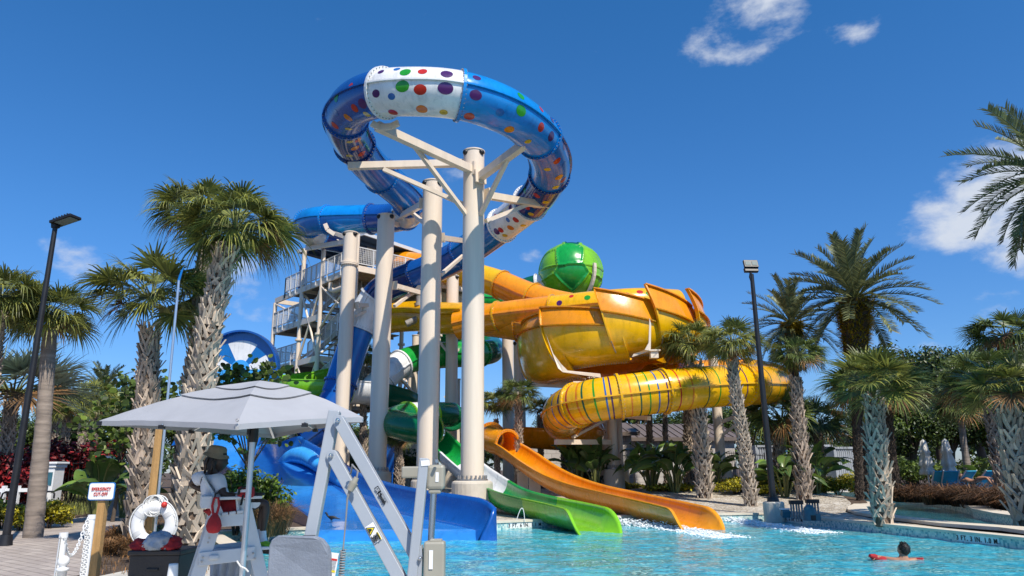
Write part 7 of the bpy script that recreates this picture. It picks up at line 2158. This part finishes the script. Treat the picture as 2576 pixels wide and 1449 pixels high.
# ------------------------------------------------------------------ pool lift
def lift():
    D = 5.0; b = P(770, 1449, D); b.z = 0.2
    t = thing('pool_lift', 'grey accessible pool lift with twin arms, actuator and empty seat', 'pool lift', b)
    def box_arm(name, a, c, w, h, bevel=.008, m_='grey_lift', par=t, up=V((0, -1, 0))):
        mb = MB(); mb.beam(a, c, w, h, up=up); return mb.build(name, M[m_], par, bevel=bevel)
    m0 = P(843, 1034, 5.05); m1 = P(783, 1349, 4.95); m1 = m0 + (m1 - m0) * 1.25
    box_arm('seat_mast', m0, m1, .078, .075)
    # arms: channel plates in front of the mast
    a0, a1 = P(851, 1058, 4.95), P(1048, 1405, 4.75)
    b0, b1 = P(834, 1146, 4.95), P(1000, 1449, 4.75); b1 = b0 + (b1 - b0) * 1.25
    for nm, p, q in (('upper_arm', a0, a1), ('lower_arm', b0, b1)):
        mb = MB(); d, s, u = basis(q - p, V((0, -1, 0)))
        w = .078; r_ = w / 2; pts = []
        for k in range(13): an = math.pi / 2 + math.pi * k / 12; pts.append(p + s * (r_ * math.sin(an - math.pi / 2 + 0) * 0 + r_ * math.cos(math.pi * k / 12)) - d * r_ * math.sin(math.pi * k / 12))
        pts += [q - s * r_, q + s * r_]
        n = len(pts); back = [x + V((0, .075, 0)) for x in pts]
        mb.add(pts + back, [tuple(range(n)), tuple(range(2 * n - 1, n - 1, -1))] + [(i, n + i, n + (i + 1) % n, (i + 1) % n) for i in range(n)])
        o = mb.build(nm, M['grey_lift'], t, bevel=.004)
        mb = MB(); mb.cyl(p - V((0, .004, 0)), p - V((0, .02, 0)), .017, n=8); mb.ball(p - V((0, .022, 0)), .011); mb.build('pivot_bolt', M['chrome'], o)
        if nm == 'upper_arm':
            c = P(962, 1243, 4.86); dd = (a1 - a0).normalized(); ss = V((0, -1, 0)).cross(dd) ; nrm = V((0, -1, 0))
            f = ((c - a0).dot(dd)); c = a0 + dd * f; y = -.006
            txd = dd; tud = V((0, -1, 0)).cross(dd) if V((0, -1, 0)).cross(dd).z > 0 else dd.cross(V((0, -1, 0)))
            off = V((0, -.006, 0))
            mb = MB(); mb.add([c - txd * .058 + tud * .016 + off * .6, c - txd * .058 - tud * .014 + off * .6, c - txd * .012 - tud * .014 + off * .6, c - txd * .012 + tud * .016 + off * .6], [(0, 1, 2, 3)]); mb.build('badge', M['textblack'], o)
            text('SR', .022, c - txd * .035 + off, txd, tud, M['grey_lift'], o, 'badge_lettering', bold=.02)
            text('Smith', .024, c + txd * .032 + off, txd, tud, M['textblack'], o, 'badge_lettering', bold=.012)
            mb = MB(); mb.add([c - txd * .005 + tud * .0185 + off, c - txd * .005 + tud * .0165 + off, c + txd * .075 + tud * .0165 + off, c + txd * .075 + tud * .0185 + off], [(0, 1, 2, 3)]); mb.build('badge', M['textblack'], o)
        else:
            dd = (b1 - b0).normalized(); tud = dd.cross(V((0, 1, 0))); tud = tud if tud.z > 0 else -tud
            c0 = P(943, 1343, 4.85); c = b0 + dd * (c0 - b0).dot(dd); off = V((0, -.004, 0)); c = V((c.x, c.y, c.z)) + off
            L, W = .125, .062
            def quad(x0, x1, y0, y1, m_, nm2, o2): 
                m3 = MB(); m3.add([c + dd * x0 + tud * y0 + o2, c + dd * x1 + tud * y0 + o2, c + dd * x1 + tud * y1 + o2, c + dd * x0 + tud * y1 + o2], [(0, 1, 2, 3)]); return m3.build(nm2, M[m_], o)
            quad(-L / 2, L / 2, -W / 2, W / 2, 'signwhite', 'warning_label', off)
            m3 = MB(); v = [c + dd * x + tud * y + off * 2 for x, y in ((-.058, -.027), (.004, -.027), (-.027, .027))]; m3.add(v, [(0, 1, 2)]); v2 = [c + dd * x + tud * y + off * 2.6 for x, y in ((-.050, -.022), (-.004, -.022), (-.027, .018))]; 
            m3.build('warning_triangle', M['textblack'], o); m4 = MB(); m4.add(v2, [(0, 1, 2)]); m4.build('warning_triangle', M['warnyellow'], o)
            m5 = MB(); m5.ball(c + dd * -.027 + tud * -.006 + off * 3, .008, (1, .1, 1), 10); m5.add([c + dd * x + tud * y + off * 3.2 for x, y in ((-.045, -.018), (-.012, -.020), (-.02, -.008), (-.034, -.004))], [(0, 1, 2, 3)]); m5.build('hand_symbol', M['textblack'], o)
            quad(.008, .06, .014, .027, 'warnyellow', 'warning_stripe', off * 2)
            for i, (tx, hh) in enumerate((('WARNING', .009), ('Pinch Points', .0062), ('Watch hands and', .005), ('fingers, keep clear', .005), ('when in use', .005), ('KEEP CLEAR', .0075))):
                y = (.0205, .008, .000, -.007, -.014, -.023)[i]
                text(tx, hh, c + dd * .034 + tud * y + off * 3, dd, tud, M['textblack'], o, 'label_lettering', wscale=.8)
    # base upright with the actuator
    u0 = P(1068, 1153, 4.75); u1 = P(1038, 1449, 4.72); u1 = u0 + (u1 - u0) * 1.3
    box_arm('upright', u0, u1, .062, .07)
    mb = MB(); pl = [P(1040, 1385, 4.70), P(1060, 1372, 4.70), P(1064, 1400, 4.70), P(1060, 1460, 4.70), P(1036, 1470, 4.70)]
    pl2 = [p + V((0, .09, 0)) for p in pl]; n = 5
    mb.add(pl + pl2, [tuple(range(n)), tuple(range(9, 4, -1))] + [(i, n + i, n + (i + 1) % n, (i + 1) % n) for i in range(n)]); mb.build('hinge_plate', M['grey_lift'], t, bevel=.004)
    mb = MB(); p = P(1057, 1404, 4.69); mb.cyl(p, p - V((0, .02, 0)), .013, n=6); mb.ball(p - V((0, .02, 0)), .009); p = P(1100, 1160, 4.7); mb.cyl(p, p - V((0, .03, 0)), .012, n=6); mb.build('hinge_bolt', M['chrome'], t)
    mb = MB(); p = P(1097, 1200, 4.78); mb.box(p + V((0, 0, .0)), (.115, .10, .155)); o = mb.build('motor_housing', M['putty'], t, bevel=.02)
    mb = MB(); mb.box(p + V((-.005, 0, -.088)), (.08, .075, .03), taper=1.0); mb.build('housing_collar', M['putty'], o, bevel=.01)
    mb = MB(); mb.box(p + V((.012, -.052, .0)), (.02, .003, .06)); mb.build('rating_sticker', M['signwhite'], o)
    mb = MB(); p = P(1022, 1188, 4.9); mb.box(p + V((.03, .03, 0)), (.12, .10, .075)); mb.build('battery_box', M['putty'], t, bevel=.01)
    r0 = P(1091, 1235, 4.78); r1 = P(1080, 1440, 4.76); mb = MB(); mb.cyl(r0, r1, .021, n=18); mb.build('actuator_rod', M['chrome'], t)
    mb = MB(); p0 = P(1094, 1361, 4.72); p1 = P(1093, 1449, 4.72); mb.beam(p0, p0 + (p1 - p0) * 1.6, .13, .10, up=V((0, -1, 0))); o = mb.build('control_box', M['putty'], t, bevel=.014)
    mb = MB(); mb.box(P(1097, 1359, 4.72), (.075, .07, .014)); mb.build('top_lid', M['putty'], o, bevel=.005)
    mb = MB(); mb.box(P(1084, 1408, 4.664), (.024, .002, .11)); mb.build('worn_sticker', M['signwhite'], o)
    mb = MB(); p = u0 + V((.01, -.04, -.03)); mb.box(p, (.055, .003, .035), Matrix.Rotation(R(-5), 3, 'Y')); mb.build('rating_sticker', M['signwhite'], t)
    # connector and curly cord
    c = P(915, 1290, 4.82)
    c = P(1000 * .6389 + 735 * .3386, 958.4 + 770 * .3386, 4.80)
    mb = MB(); ax_ = V((.45, 0, .9)).normalized(); mb.cyl(c - ax_ * .04, c + ax_ * .015, .022, .030, 14); mb.cyl(c + ax_ * .015, c + ax_ * .05, .020, .016, 14); o = mb.build('cable_plug', M['putty'], t)
    mb = MB(); q = P(879, 1192, 4.86)
    mb.tube([c + ax_ * .05, c + ax_ * .085 + V((-.01, 0, .01)), c + V((-.01, 0, .125)), q + V((.01, 0, .005)), q], .007, 8)
    k0 = c - ax_ * .04; k1 = P(863, 1383, 4.78); pts = [k0, k0 - ax_ * .03 + V((0, 0, -.02)), k0.lerp(k1, .5) + V((-.004, 0, 0)), k1]
    mb.tube(pts, [.010, .007, .005, .005], 8)
    for i in range(0, 1): pass
    hel = []; k2 = P(857, 1475, 4.78)
    for i in range(220):
        f = i / 219; p = k1.lerp(k2, f); an = f * 2 * math.pi * 14; hel.append(p + V((.016 * math.cos(an), .016 * math.sin(an), 0)))
    mb.tube(hel, .0045, 6); mb.build('coiled_cord', M['greybox'], t)
    # seat back shell
    mb = MB(); Dn = 4.75; outl = [(668, 1480), (676, 1372), (683, 1357), (697, 1348), (790, 1349), (808, 1356), (822, 1374), (828, 1395), (830, 1480)]
    ps = [P(x, y, Dn + .02 * math.sin(i)) for i, (x, y) in enumerate(outl)]; n = len(ps); bk = [p + V((.01, .045, 0)) for p in ps]
    mb.add(ps + bk, [tuple(range(n)), tuple(range(2 * n - 1, n - 1, -1))] + [(i, n + i, n + (i + 1) % n, (i + 1) % n) for i in range(n)])
    mb.build('seat_back', M['grey_seat'], t, bevel=.012)
    mb = MB(); p = P(777, 1349, 4.79); mb.box(p, (.075, .03, .012)); mb.build('seat_clip', M['black'], t)
    # instruction card behind the seat
    mb = MB(); c = P(836, 1422, 4.80); rot = Matrix.Rotation(R(8), 3, 'Y'); mb.box(c, (.060, .004, .15), rot); cd = mb.build('instruction_card', M['signwhite'], t)
    for z, m_, h in ((.035, 'textred', .012), (-.035, 'warnyellow', .012)):
        mb = MB(); mb.box(c + rot @ V((0, -.004, z)), (.05, .002, h), rot); mb.build('card_band', M[m_], cd)
    mb = MB()
    for k in range(7): mb.box(c + rot @ V((0, -.004, .022 - k * .008)), (.044, .001, .0022), rot)
    mb.build('card_print', M['greybox'], cd)
lift()
# ------------------------------------------------------------------ sign, chain posts, life ring, box
def signs():
    D = 8.6; b = P(237, 1449, D); c = P(256, 1236, D); b = V((c.x - .01, D + .05, .2))
    t = thing('sign_post', 'emergency cut-off sign on a square wooden post', 'sign', b)
    top = P(262, 1222, D).z; mb = MB(); mb.box((c.x, D + .06, (top + .2) / 2), (.088, .088, top - .2)); mb.build('post', M['wood'], t, bevel=.006)
    def plate(w, h, y, m_, nm, rr=.03):
        mb = MB(); pts = []
        for sx, sz, a0 in ((1, 1, 0), (-1, 1, 90), (-1, -1, 180), (1, -1, 270)):
            for k in range(6): a = R(a0 + 18 * k); pts.append(V((c.x + sx * (w / 2 - rr) + rr * math.cos(a), y, c.z + sz * (h / 2 - rr) + rr * math.sin(a))))
        n = len(pts); bk = [p + V((0, .012, 0)) for p in pts]
        mb.add(pts + bk, [tuple(range(n)), tuple(range(2 * n - 1, n - 1, -1))] + [(i, n + i, n + (i + 1) % n, (i + 1) % n) for i in range(n)]); return mb.build(nm, M[m_], t)
    plate(.305, .20, D - .005, 'signblue', 'border'); plate(.287, .18, D - .010, 'signwhite', 'face', .024)
    text('EMERGENCY', .037, (c.x, D - .014, c.z + .027), (1, 0, 0), (0, 0, 1), M['textred'], t, wscale=.66, spacing=1.18)
    text('CUT-OFF', .037, (c.x, D - .014, c.z - .030), (1, 0, 0), (0, 0, 1), M['textred'], t, wscale=.66, spacing=1.18)
signs()
def chain(t, a, b, sag, mname='whitepaint'):
    mb = MB(); L = (b - a).length; n = int(L * 1.5 / .045)
    pts = [a.lerp(b, i / n) - V((0, 0, sag * 4 * (i / n) * (1 - i / n))) for i in range(n + 1)]
    for i in range(n):
        d = (pts[i + 1] - pts[i]); c = (pts[i] + pts[i + 1]) / 2; l = d.length * .75; d.normalize()
        s = d.cross(V((0, 0, 1))).normalized(); u = s.cross(d)
        if i % 2: s, u = u, s
        ring_ = [c + d * l * math.cos(q) + s * .020 * math.sin(q) for q in [k * math.pi / 4 for k in range(9)]]
        mb.tube(ring_, .006, 5, caps=False)
    mb.build('chain', M[mname], t)
def posts():
    def post(px, top, D, r, label, chains, cap=True):
        p = P(px, top, D); t = thing('bollard', label, 'post', V((p.x, p.y, .2)), 'white chain posts by the path')
        mb = MB(); mb.cyl((p.x, p.y, .2), (p.x, p.y, p.z - .01), r, n=20); mb.build('shaft', M['whitepaint'], t)
        mb = MB(); mb.cyl((p.x, p.y, p.z - .06), (p.x, p.y, p.z), r + .006, n=20); mb.build('cap', M['whitepaint'], t)
        for a, b, s in chains: chain(t, a, b, s)
        return t
    A = P(160, 1346, 9.6); B = P(233, 1300, 10.4)
    post(161, 1340, 9.6, .046, 'white chain post at lower left, shorter of the two', [(A + V((.05, -.05, -.03)), B + V((-.05, -.05, -.05)), .32), (A + V((0, -.055, -.02)), A + V((.0, -.055, -.7)), .01)])
    post(232, 1295, 10.4, .046, 'white chain post beside the emergency sign, taller in the photo', [(B + V((-.03, -.055, -.01)), B + V((-.02, -.055, -1.0)), .01), (B + V((.01, -.056, -.2)), B + V((.02, -.056, -1.0)), .01)])
    p = P(160, 1412, 8.2); mb = MB(); mb.lathe((p.x, p.y, p.z), [(.047, -.9), (.047, -.10), (.062, -.095), (.062, -.07), (.036, -.06), (.036, -.045), (.052, -.03), (.060, 0), (.050, .035), (.025, .055), (0, .06)], 22)
    tag(mb.build('finial_post', M['whitepaint']), 'white post with round ball finial at the bottom left edge', 'post')
    p = P(437, 1418, 7.6); mb = MB(); mb.lathe((p.x, p.y, p.z), [(.09, -.75), (.045, -.02), (.043, .0), (0, .003)], 20)
    tag(mb.build('marker_cone', M['whitepaint']), 'white cone top standing in front of the dark deck box', 'cone')
posts()
def ring():
    D = 9.5; c = P(388, 1318, D); Rm, rt = .215, .078
    D2 = D + .16; p0 = P(416, 1072, D2)
    pt = thing('wooden_post', 'tall wooden post carrying the life ring and the silver pole', 'post', V((p0.x - .055, D2, .2)))
    mb = MB(); mb.box((p0.x - .055, D2, (p0.z + .2) / 2), (.10, .10, p0.z - .2)); mb.build('post', M['wood'], pt, bevel=.006)
    mb = MB(); q = P(402, 1208, D2 - .06); mb.box(q, (.03, .02, .16)); mb.build('bracket', M['black'], pt)
    pa_, pb_ = P(450, 705, D2 - .12), P(389, 1345, D2 - .12); pole = thing('rescue_pole', 'long thin silver rescue pole with blue tip leaning up past the booted palm', 'pole', V((pb_.x, pb_.y, pb_.z)))
    mb = MB(); lo = pb_.lerp(pa_, -.15); mb.cyl(lo, pa_, .017, n=12); mb.build('shaft', M['alu'], pole)
    mb = MB(); mb.tube([pa_, pa_.lerp(P(458, 680, D2 - .12), .8), P(462, 672, D2 - .12)], [.02, .015, .004], 8); mb.build('tip', M['blue2'], pole)
    t = thing('life_ring', 'white life ring hanging on the wooden post', 'life ring', c - V((0, 0, .3)))
    mb = MB(); n, m_ = 64, 20; vs = []; fs = []
    for i in range(n):
        a = 2 * math.pi * i / n; d = V((math.cos(a), 0, math.sin(a)))
        for k in range(m_):
            b = 2 * math.pi * k / m_; vs.append(c + d * (Rm + rt * math.cos(b)) + V((0, .052 * math.sin(b), 0)))
    for i in range(n):
        for k in range(m_): fs.append((i * m_ + k, i * m_ + (k + 1) % m_, ((i + 1) % n) * m_ + (k + 1) % m_, ((i + 1) % n) * m_ + k))
    mb.add(vs, fs, 0, True); mb.build('ring', M['signwhite'], t)
    for ang in (32, 148, 212, 328):
        a = R(ang); d = V((math.cos(a), 0, math.sin(a))); tn = V((-math.sin(a), 0, math.cos(a))); mb = MB(); vs = []
        for s_ in (-.028, .028):
            for k in range(m_): b = 2 * math.pi * k / m_; vs.append(c + d * (Rm + (rt + .004) * math.cos(b)) + V((0, .057 * math.sin(b), 0)) + tn * s_)
        mb.add(vs, [(k, (k + 1) % m_, m_ + (k + 1) % m_, m_ + k) for k in range(m_)], 0, True); mb.build('band', M['chairwhite'], t)
    mb = MB(); seq = []
    for i in range(49):
        a = R(32 + 296 * i / 48 - 330 + 0); a = R(-32 - 116 * i / 48) if False else R(28 + (360 * i / 48)); rr = Rm + rt + .004 + .008 * abs(math.sin(2 * (a - R(32)))); seq.append(c + V((rr * math.cos(a), -.02, rr * math.sin(a))))
    mb.tube(seq, .009, 6); mb.build('grab_line', M['rope'], t)
    # coil of rope above
    rp = thing('rope_coil', 'coil of white throw rope with red float above the life ring', 'rope', P(395, 1262, D - .02))
    r = random.Random(2); mb = MB(); h = P(396, 1246, D)
    for i in range(16):
        w = r.uniform(.05, .13); L = r.uniform(.16, .26); x = r.uniform(-.03, .03); y = r.uniform(-.05, .02)
        mb.tube([h + V((x + w * math.sin(q) , y, -L * .5 + L * .5 * math.cos(q))) for q in [k * math.pi / 8 for k in range(17)]], .008, 5)
    mb.tube([h, P(440, 1300, D - .04), P(443, 1320, D - .03)], .008, 5); mb.tube([h, P(345, 1325, D - .04), P(330, 1350, D), P(352, 1366, D)], .008, 5); mb.build('rope', M['rope'], rp)
    mb = MB(); mb.ball(P(413, 1270, D - .08), .038, n=16); mb.build('float', M['textred'], rp)
ring()
def deckbox():
    D = 8.3; a = P(325, 1388, D); b = P(455, 1384, D); w = b.x - a.x; zt = (a.z + b.z) / 2 - .02
    t = thing('deck_box', 'dark brown resin deck box below the life ring', 'box', V(((a.x + b.x) / 2, D + .25, .2)))
    cx = (a.x + b.x) / 2
    mb = MB(); mb.box((cx, D + .25, (zt + .2) / 2 - .02), (w * .97, .5, zt - .2)); bd = mb.build('body', M['browngrey'], t, bevel=.015)
    for k in range(5):
        mb = MB(); mb.box((cx - w * .38 + w * .19 * k, D - .003, (zt + .2) / 2 - .08), (.006, .01, zt - .5)); mb.build('panel_groove', M['black'], bd)
    mb = MB(); mb.box((cx, D + .25, zt + .0), (w * 1.03, .55, .05)); mb.build('lid', M['browngrey'], t, bevel=.012)
    mb = MB(); mb.box((cx - .005, D - .005, zt - .17), (.13, .02, .028)); mb.build('handle', M['black'], t, bevel=.006)
    def heap(name, c, sc, m_, label, seed):
        r = random.Random(seed); n, m2 = 30, 18; vs = []; fs = []; mb = MB()
        for i in range(m2 + 1):
            tt = math.pi * i / m2
            for k in range(n):
                an = 2 * math.pi * k / n; d = V((math.sin(tt) * math.cos(an), math.sin(tt) * math.sin(an), -math.cos(tt)))
                f = 1 + .38 * noise.noise(d * 2.1 + V((seed, 0, 0))) + .30 * abs(noise.noise(d * 4.2 + V((0, seed, 0)))) + .07 * math.sin(an * 9 + tt * 6)
                p = c + V((d.x * sc[0], d.y * sc[1], d.z * sc[2])) * f
                p.z = max(p.z, zt + .024 + .002 * seed); vs.append(p)
        for i in range(m2):
            for k in range(n): fs.append((i * n + k, i * n + (k + 1) % n, (i + 1) * n + (k + 1) % n, (i + 1) * n + k))
        mb.add(vs, fs, 0, True); tag(mb.build(name, M[m_]), label, 'towel')
    z = zt + .04
    heap('towel', P(372, 1375, 8.42) * 1.0, (.17, .12, .085), 'redcloth', 'dark red towel crumpled under the grey cloth on the deck box', 1)
    heap('towel', P(428, 1370, 8.40), (.11, .12, .085), 'redcloth', 'dark red towel bunched at the right end of the deck box', 2)
    heap('towel', P(397, 1364, 8.34), (.145, .13, .10), 'greycloth', 'pale grey cloth heaped on the red towels', 3)
deckbox()
# ------------------------------------------------------------------ swimmer, sunbather, bird
def swimmer():
    hd = G(2271, 1384, .175)
    t = thing('person', 'dark-haired swimmer leaning on a red float in the pool, seen from behind', 'person', V((hd.x, hd.y, 0)))
    z0 = 0.0; hc = V((hd.x, hd.y, .175)); nk = hc + V((-.01, -.02, -.13)); chest = V((hd.x - .02, hd.y - .02, -.10)); pel = V((hd.x + .10, hd.y + .10, -.55))
    shr, shl = V((hd.x + .20, hd.y - .02, -.02)), V((hd.x - .20, hd.y + .03, -.01))
    ell = V((hd.x - .34, hd.y + .16, .02)); wrl = V((hd.x - .47, hd.y + .02, .055)); elr = V((hd.x + .30, hd.y + .15, -.03)); wrr = V((hd.x + .12, hd.y + .30, -.02))
    kl, kr = pel + V((-.12, .15, -.35)), pel + V((.12, .15, -.35))
    mb = skin_mesh([[(pel, .14), (chest, .155), (nk, .062), (hc, .07)], [(chest, .155), (chest.lerp(shl, .6), .085), (shl, .062), (shl.lerp(ell, .5), .050), (ell, .043), (wrl, .030)], [(chest, .155), (chest.lerp(shr, .6), .085), (shr, .062), (elr, .045), (wrr, .03)], [(pel, .14), (pel.lerp(kl, .4), .09), (kl, .06), (kl + V((0, .3, -.1)), .04)], [(pel, .14), (pel.lerp(kr, .4), .09), (kr, .06), (kr + V((0, .3, -.1)), .04)]])
    head_mesh(mb, hc, V((-.55, .85, 0)), V((0, 0, 1)), .24, .165); hand(mb, wrl, V((-.9, -.2, -.1)), V((0, 0, 1)), 1); hand(mb, wrr, V((-.9, .2, 0)), V((0, 0, 1)), -1)
    mb.build('body', M['skin_tan'], t)
    mb = MB(); r = random.Random(8); rt = V((-.85, -.55, 0))
    mb.ball(hc + V((.02, -.03, .025)), .118, (.82, .92, 1.0), 20)
    for i in range(420):
        d = rdir(r, -.45, 1); 
        if d.dot(V((-.55, .85, -.25))) > .35: continue
        p = hc + V((.012, -.02, .02)) + V((d.x * .097, d.y * .105, d.z * .122)); dr = (d * .8 + V((0, 0, .4)) + rdir(r) * .6).normalized()
        mb.tube([p, p + dr * r.uniform(.015, .035)], [.007, .002], 4, caps=False)
    mb.build('hair', M['hair_black'], t)
    mb = MB(); fl = [V((hd.x - .66, hd.y - .02, .085)), V((hd.x - .55, hd.y + .02, .04)), V((hd.x - .3, hd.y + .14, -.045)), V((hd.x, hd.y + .22, -.06)), V((hd.x + .28, hd.y + .12, -.035)), V((hd.x + .36, hd.y - .02, -.02))]
    pth = Path(fl, .04); mb.tube(pth.p, [.062 if i > 3 else .03 + .012 * i for i in range(len(pth.p))], 14)
    tag(mb.build('rescue_tube', M['redcloth']), 'red foam rescue tube held by the swimmer', 'float')
swimmer()
def sunbather():
    b = onground(2442, 1215, 35.4); t = thing('person', 'sunbather lying back with knees up between two turquoise loungers', 'person', b + V((0, 0, .45)))
    o = b + V((0, 0, .52)); hd = o + V((-.15, .45, .42)); pel = o + V((.1, -.2, .05)); ch = o + V((-.05, .25, .22)); nk = o + V((-.1, .36, .36))
    mb = skin_mesh([[(pel, .13), (ch, .14), (nk, .06), (hd, .07)], [(pel, .13), (pel + V((.0, -.25, .28)), .075), (pel + V((.25, -.5, .3)), .06), (pel + V((.3, -.75, .0)), .04)], [(pel, .13), (pel + V((.15, -.25, .24)), .075), (pel + V((.4, -.5, .28)), .06), (pel + V((.45, -.75, .0)), .04)], [(ch, .14), (ch + V((.2, 0, .02)), .06), (ch + V((.32, -.2, -.08)), .045), (ch + V((.2, -.4, .0)), .03)], [(ch, .14), (ch + V((-.2, 0, .02)), .06), (ch + V((-.34, -.15, -.05)), .045), (ch + V((-.2, -.35, 0)), .03)]])
    head_mesh(mb, hd, V((.2, -.8, .4)), V((0, .4, 1)), .23, .16); mb.build('body', M['skin_tan'], t)
    mb = MB(); mb.ball(hd + V((-.0, .03, .03)), .115, (.8, .9, 1), 14); mb.build('hair', M['hair_tips'], t)
    mb = MB(); mb.box(o + V((-.2, .05, -.06)), (.75, 1.5, .05)); mb.build('lounge_towel', M['wavelt'], None, bevel=.02)
    ob = bpy.context.scene.collection.objects[-1]; tag(ob, 'light blue towel under the sunbather', 'towel')
sunbather()
def bird():
    p = P(839, 1303, 21.0); h = P(838, 1300, 21.2)
    # stands on the ramp: find the ramp height here
    best = min(((a.lerp(b, k / 20) - p).length, a.lerp(b, k / 20)) for a, b in rr_ for k in range(21))[1]
    c = best + V((0, 0, .14)); t = thing('bird', 'small dark bird standing on the wet blue ramp', 'bird', best)
    mb = skin_mesh([[(c + V((-.10, 0, .03)), .03), (c, .055), (c + V((.08, 0, .01)), .045), (c + V((.17, 0, -.02)), .02), (c + V((.26, 0, -.04)), .008)], [(c + V((-.10, 0, .03)), .03), (c + V((-.13, 0, .10)), .028), (c + V((-.15, 0, .13)), .03), (c + V((-.20, 0, .125)), .008)], [(c, .055), (c + V((0, -.02, -.07)), .008), (c + V((0, -.02, -.14)), .006)], [(c, .055), (c + V((.02, .02, -.07)), .008), (c + V((.02, .02, -.14)), .006)]])
    mb.build('body', M['black'], t)
bird()
mb = MB(); p = onground(976, 1200, 40); z0, z1 = P(976, 1190, 40).z, P(976, 1118, 40).z
mb.box((p.x, p.y, (z0 + z1) / 2), (.62, .10, z1 - z0)); mb.box((p.x - .24, p.y, (zg(p.x, p.y) + z0) / 2), (.08, .08, z0 - zg(p.x, p.y) + .2)); mb.box((p.x + .24, p.y, (zg(p.x, p.y) + z0) / 2), (.08, .08, z0 - zg(p.x, p.y) + .2))
tag(mb.build('blue_panel', M['royal'], bevel=.02), 'upright blue board behind the third and front columns', 'board')
